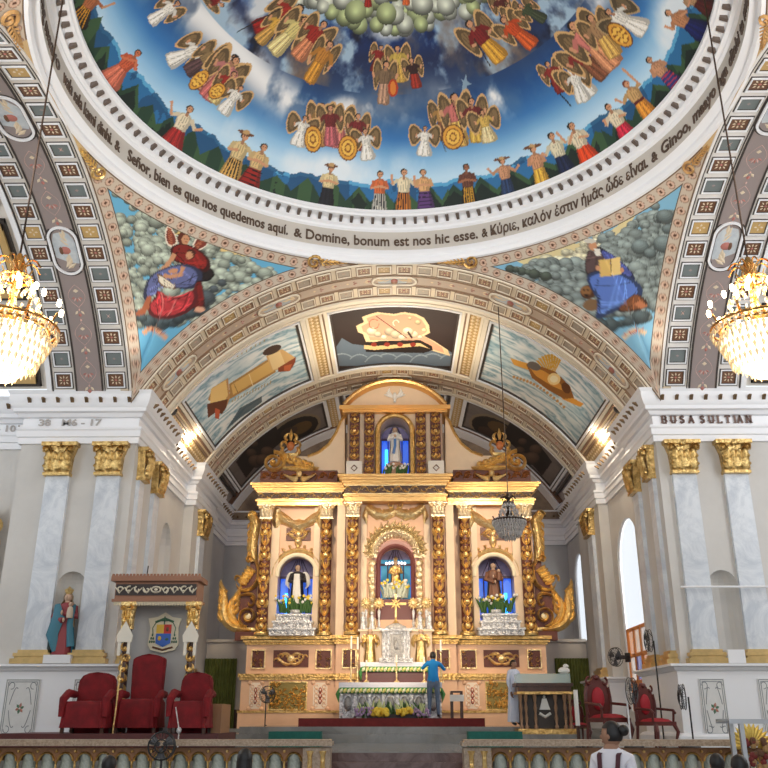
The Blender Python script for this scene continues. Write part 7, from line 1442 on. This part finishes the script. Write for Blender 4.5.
# metal stand and sunburst at the lower right
tY = 13.2; xa, xb = PY(722, 720, tY)[0], PY(790, 720, tY)[0]; tz = Zr(719, tY); r = root('metal_stand', 'silvery metal frame stand with a glass top in front of the right balustrade', 'stand', ((xa + xb) / 2, tY, -1.7)); alu = mat('brushed_aluminium', (.62, .64, .68), .3, .9)
MB().box(xa, xb, tY - .25, tY + .25, tz - .03, tz).build('top', mat('frosted_glass', (.60, .65, .66), .2, alpha=.7), r, smooth=False); MB().box(xa, xb, tY - .27, tY - .24, tz - .06, tz).box(xa, xb, tY + .24, tY + .27, tz - .06, tz).build('rim', alu, r, smooth=False)
for x in (xa + .18, xb - .18):
    for y in (tY - .2, tY + .2): MB().box(x - .03, x + .03, y - .03, y + .03, -1.7, tz - .04).build('leg', alu, r, smooth=False)
sY = 14.1; sx, sz = PY(752, 748, sY)[0], Zr(746, sY); r = root('sunburst_ornament', 'gilded half-round sunburst with dark red flowers before the right balustrade', 'ornament', (sx, sY, -1.7)); mb = MB()
for k in range(15): t = PI * k / 14; mb.rib([(sx + .08 * math.cos(t), sz + .08 * math.sin(t)), (sx + .2 * math.cos(t), sz + .2 * math.sin(t)), (sx + .33 * math.cos(t), sz + .33 * math.sin(t))], leafw(.05), .03, sY)
mb.build('rays', mat('sun_gold', (.80, .58, .14), .4, .6), r); mb = MB(); rr = random.Random(2)
for k in range(40): mb.ell((sx + rr.uniform(-.35, .35), sY - .06, sz + rr.uniform(-.35, .08)), (.05, .04, .05), k % 3, 6, 4)
mb.lathe([(.03, 0), (.03, sz + 1.7 - .3)], sx, sY, -1.7, 6, 1); mb.lathe([(.2, 0), (.2, .05)], sx, sY, -1.7, 10, 1); mb.build('flowers', [mat('dark_rose', (.22, .03, .03), .6), brown, mat('tan_petals', (.45, .28, .12), .6)], r)
# gilded side altars at both picture edges
for s, nm in ((-1, 'left'), (1, 'right')):
    xx = s * 9.62 if s < 0 else 9.55; r = root('side_altarpiece', 'gilded carved side altar cut off by the %s picture edge' % nm, 'side altar', (xx, 20.7, -1.7)); MB().box(*sorted((xx - s * .0, xx + s * 2.6)), 20.55, 20.85, -1.7, 1.5).build('base', creamW, r, smooth=False)
    MB().box(*sorted((xx, xx + s * 2.6)), 20.7, 20.85, 1.5, 4.6).build('back', maroon, r, smooth=False); mb = MB(); y = 20.68
    for k in range(7):
        z = 1.6 + k * .42; mb.rib(spiral(xx + s * .05, z + .2, .22, .04, k, k + s * 5.5, 14), .05, .14, y); mb.rib(bez((xx, z), (xx - s * .32, z + .15), (xx - s * .05, z + .42), 8), leafw(.10), .14, y); mb.rib(bez((xx + s * .3, z), (xx + s * .45, z + .2), (xx + s * .2, z + .4), 8), leafw(.10), .12, y); mb.ell((xx + s * .2, y - .05, z + .1), (.11, .1, .12))
    mb.ell((xx, y - .1, 4.62), (.16, .14, .2)); mb.build('carving', gold, r)
# wiring conduit on the right pier
tag(MB().tube([(6.4, 20.18, Zr(587.5, 20.2)), (9.1, 20.18, Zr(587.5, 20.2))], .025, 6).tube([(9.1, 20.18, Zr(587.5, 20.2)), (9.15, 20.8, Zr(587.5, 20.2)), (11, 20.8, Zr(587.5, 20.2))], .025, 6).build('conduit', whiteS), 'thin white horizontal conduit crossing the marble shafts of the right pier', 'conduit')
# ================================================================== PEOPLE
def skinned(name, label, loc, V, Ed, R, matfn, mats, rz=0, sc=1.0):
    """one continuous body grown around a joint skeleton"""
    r = root(name, label, 'person', loc, local=True); r.rotation_euler = (0, 0, rz); r.scale = (sc,) * 3
    me = bpy.data.meshes.new('skeleton'); me.from_pydata(V, Ed, []); o = bpy.data.objects.new('skeleton', me); C.objects.link(o)
    md = o.modifiers.new('s', 'SKIN'); sv = me.skin_vertices[0].data
    for i, q in enumerate(R): sv[i].radius = q if hasattr(q, '__len__') else (q, q); sv[i].use_root = (i == 0)
    sb_ = o.modifiers.new('u', 'SUBSURF'); sb_.levels = 2; sb_.render_levels = 2
    dg = bpy.context.evaluated_depsgraph_get(); ev = o.evaluated_get(dg); m2 = bpy.data.meshes.new_from_object(ev); bpy.data.objects.remove(o)
    for x in mats: m2.materials.append(x)
    for p in m2.polygons: p.use_smooth = True; p.material_index = matfn(p.center)
    b = bpy.data.objects.new('body', m2); C.objects.link(b); b.parent = r; return r
def head_parts(r, c, yaw=0, hairm=hair, bun=False, long=False, sk_=skin):
    """face features and hair around head centre c, facing -y turned by yaw"""
    cy_, sy_ = math.cos(yaw), math.sin(yaw); F = lambda V: np.stack([c[0] + V[:, 0] * cy_ - V[:, 1] * sy_, c[1] + V[:, 0] * sy_ + V[:, 1] * cy_, c[2] + V[:, 2]], 1)
    mb = MB(F); mb.ell((0, 0, 0), (.078, .092, .112), 0, 14, 10); mb.ell((0, -.092, -.012), (.013, .02, .022), 0, 6, 5); mb.ell((0, -.083, -.055), (.024, .010, .008), 2, 8, 4)
    for s in (-1, 1): mb.ell((s * .030, -.080, .014), (.013, .008, .007), 1, 8, 4); mb.ell((s * .080, .006, -.005), (.010, .020, .028), 0, 6, 5); mb.ell((s * .030, -.084, .034), (.017, .006, .004), 3, 6, 3)
    mb.build('head', [sk_, mat('eye_dark', (.02, .015, .01), .3), mat('lips', (.30, .09, .07), .5), hairm], r)
    mb = MB(F); mb.grid([[((.088 + .004 * math.sin(7 * t)) * math.sin(p) * math.cos(t), .012 + .102 * math.sin(p) * math.sin(t), .018 + .112 * math.cos(p)) for t in np.linspace(0, 2 * PI, 20, endpoint=False)] for p in np.linspace(.02, 1.15, 6)], cv=True)
    mb.grid([[(.088 * math.sin(p) * math.cos(t), .012 + .102 * math.sin(p) * math.sin(t), .018 + .112 * math.cos(p)) for t in np.linspace(-.15, PI + .15, 14)] for p in np.linspace(1.1, 2.2 if not long else 2.3, 6)])
    if bun: mb.ell((0, .125, .045), (.055, .05, .05), 0, 10, 7)
    if long: mb.grid([[(.09 * math.cos(t), .03 + .085 * math.sin(t), z) for t in np.linspace(.0, PI, 10)] for z in (.0, -.1, -.2, -.3)])
    mb.build('hair', hairm, r)
def hand(r, wrist, d, up, sk_=skin, s=1.):
    """palm with four unequal bent fingers and a side thumb"""
    w_, d, up = np.array(wrist), np.array(d, float), np.array(up, float); d /= np.linalg.norm(d); up = up - d * (up @ d); up /= np.linalg.norm(up); sd = np.cross(d, up)
    mb = MB(); mb.tube([w_ - d * .02, w_ + d * .03, w_ + d * .085 * s], [.022, .034, .030], 8)
    for k, L in enumerate((.060, .072, .066, .050)):
        o = w_ + d * .08 * s + sd * (.024 - .016 * k); mb.tube([o - d * .015, o + d * L * .45 - up * .006, o + d * L * .8 - up * .022, o + d * L * .9 - up * .038], [.0095, .009, .008, .006], 6)
    mb.tube([w_ + d * .02 + sd * .02, w_ + d * .05 + sd * .045, w_ + d * .075 + sd * .05 - up * .01], [.012, .011, .008], 6); mb.build('hand', sk_, r)
shirtB = mat('blue_shirt', (.005, .21, .56), .8); jeans = mat('blue_jeans', (.13, .18, .27), .85, var=.25, vscale=9); alb = mat('white_alb', (.72, .76, .90), .8, var=.06); tee = mat('white_tshirt', (.82, .80, .86), .8)
def stand(arms, wide=1.):
    V = [(0, 0, .92), (0, 0, 1.10), (0, .0, 1.30), (0, .01, 1.42), (0, .0, 1.50), (0, -.01, 1.58)]; R = [(.155 * wide, .12), (.145 * wide, .11), (.165 * wide, .115), (.12, .085), (.055, .055), (.06, .06)]; E = [(i, i + 1) for i in range(5)]
    for s, (e, w) in zip((-1, 1), arms):
        n = len(V); V += [(s * .10, 0, .86), (s * .11, -.01, .48), (s * .12, .02, .10), (s * .13, -.12, .05)]; R += [.10, .062, .046, .04]; E += [(0, n), (n, n + 1), (n + 1, n + 2), (n + 2, n + 3)]
        n = len(V); V += [(s * .185, .0, 1.40), e, w]; R += [.062, .045, .030]; E += [(3, n), (n, n + 1), (n + 1, n + 2)]
    return V, E, R
# man in blue, seen from behind, both forearms raised
mx = PY(433.5, 690, 25.02)[0]; arms = [((-.33, -.10, 1.24), (-.20, -.30, 1.42)), ((.30, -.12, 1.27), (.12, -.30, 1.50))]
V, E, R = stand(arms); m1 = skinned('person', 'man in a bright blue shirt and jeans seen from behind at the altar, arms raised', (mx, 25.05, PZ), V, E, R, lambda c: 3 if c.z < .09 else (1 if c.z < .95 and abs(c.x) < .26 else (2 if (abs(c.x) > .17 and c.y < -.17) else 0)), [shirtB, jeans, skin, black], PI, .985)
head_parts(m1, (0, -.01, 1.60)); hand(m1, arms[0][1], (.3, -.3, .8), (0, 1, 0)); hand(m1, arms[1][1], (-.2, -.3, .8), (0, 1, 0))
# server in a white alb by the ornate stand
ax = PY(515, 700, 23.7)[0]; arms = [((-.27, .0, 1.12), (-.26, -.10, .86)), ((.27, .02, 1.12), (.20, -.16, .95))]; V, E, R = stand(arms, 1.05)
m2 = skinned('person', 'server in a long pale alb walking beside the ornate dark stand', (ax, 23.7, -.18), V, E, R, lambda c: 1 if c.z > 1.47 else (2 if c.z < .1 else 0), [alb, skin, black], .75, .93)
mb = MB(); mb.grid([[((a + .012 * math.sin(8 * t)) * math.cos(t), (b + .012 * math.sin(9 * t)) * math.sin(t), z) for t in np.linspace(0, 2 * PI, 26, endpoint=False)] for z, a, b in ((.12, .25, .20), (.35, .235, .19), (.7, .205, .165), (.95, .19, .15), (1.1, .175, .135), (1.3, .19, .13), (1.42, .15, .10), (1.48, .07, .065))], cv=True); mb.build('alb', alb, m2)
head_parts(m2, (0, -.01, 1.60)); hand(m2, arms[0][1], (0, -.2, -1), (0, 1, 0), mat('skin_dark', (.20, .10, .065), .6)); hand(m2, arms[1][1], (0, -.6, -.5), (0, 0, 1), mat('skin_dark', (.20, .10, .065), .6))
# woman in the foreground
gx = PY(611, 740, 8.6)[0]; arms = [((-.24, .02, 1.14), (-.20, -.16, .95)), ((.24, .02, 1.14), (.20, -.16, .95))]; V, E, R = stand(arms, .78); V = [(x * .86 if abs(x) > .15 else x, y, z) for x, y, z in V]
m3 = skinned('person', 'woman with dark hair in a bun, white T-shirt and dark shoulder straps, seen from behind', (gx, 8.6, -1.7), V, E, R, lambda c: 1 if c.z > 1.485 or (abs(c.x) > .20 and c.z < 1.22) else (2 if c.z < .95 else 0), [tee, skin, jeans], PI - .55, .975)
head_parts(m3, (0, -.01, 1.60), 1.5, bun=True); mb = MB()
for s in (-1, 1): mb.grid([[(s * x + dx, y, z) for dx in (-.022, .022)] for x, y, z in ((.10, -.135, 1.1), (.10, -.14, 1.3), (.09, -.10, 1.44), (.09, .0, 1.475), (.09, .10, 1.44), (.08, .135, 1.3), (.05, .14, 1.05))])
mb.build('shoulder_straps', mat('strap_maroon', (.08, .02, .03), .7), m3); hand(m3, arms[0][1], (0, -.8, -.3), (0, 0, 1)); hand(m3, arms[1][1], (0, -.8, -.3), (0, 0, 1))
# other worshippers, only the tops of their heads rise into the picture
for px, pt, Y, c, lab, lg in ((110, 754, 9.2, (.1, .1, .12), 'person at lower left, only the crown of the black hair above the picture edge', False), (245, 747, 9.0, (.05, .05, .06), 'person with long black hair before the left balustrade, near its middle', True),
        (716, 752, 9.4, (.45, .03, .06), 'person in red with black hair, behind the darker head at lower right', False), (738, 753, 8.2, (.08, .03, .03), 'person with dark brown hair nearest the metal stand at lower right', True)):
    zt = Zr(pt, Y); H = zt + 1.7; V, E, R = stand([((-.25, 0, 1.12), (-.20, -.12, .90)), ((.25, 0, 1.12), (.20, -.12, .90))]); q = skinned('person', lab, (PY(px, 755, Y)[0], Y, -1.7), V, E, R, lambda c: 1 if c.z > 1.46 or (abs(c.x) > .20 and c.z < 1.0) else 0, [mat('cloth_%d' % px, c, .8), skin], PI, H / 1.74); head_parts(q, (0, -.01, 1.60), long=lg)
    for s in (-1, 1): hand(q, (s * .20, -.12, .90), (0, -.3, -1), (0, 1, 0))
# ================================================================== shared group phrases for repeated things
GROUPS = {'pilaster': 'marble pilasters with gilt capitals', 'painted_panel': 'painted panels on the pier bases', 'pendentive_mural': 'corner paintings under the dome', 'vault_painting': 'paintings on the chancel vault', 'scroll_ornament': 'gold scroll ornaments under the dome ring',
          'silver_pedestal': 'silver pedestals of the side niches', 'saint_statue': 'saint statues in the niches', 'flower_arrangement': 'flower arrangements about the altar', 'candle_stand': 'sunburst stands beside the tabernacle', 'silver_figurine': 'silver figurines on the altar shelf',
          'gilt_angel': 'golden angels beside the tabernacle', 'candlestick': 'candles on the altar', 'chandelier': 'crystal chandeliers', 'floodlight': 'floodlights on the cornice', 'balustrade': 'arcaded balustrades at the sanctuary steps', 'draped_chair': 'red draped chairs on the dais',
          'curtain': 'green curtains behind the altarpiece', 'kneeling_step': 'green carpeted steps', 'pedestal_fan': 'standing fans', 'carved_armchair': 'carved chairs with red upholstery', 'side_altarpiece': 'gilded side altars at the picture edges', 'person': 'people in the church', 'lettering': 'lettering on friezes and dome ring'}
for o in list(S.objects):
    st_ = o.name.split('.')[0]
    if o.parent is None and st_ in GROUPS and o.get('kind') != 'structure': o['group'] = GROUPS[st_]
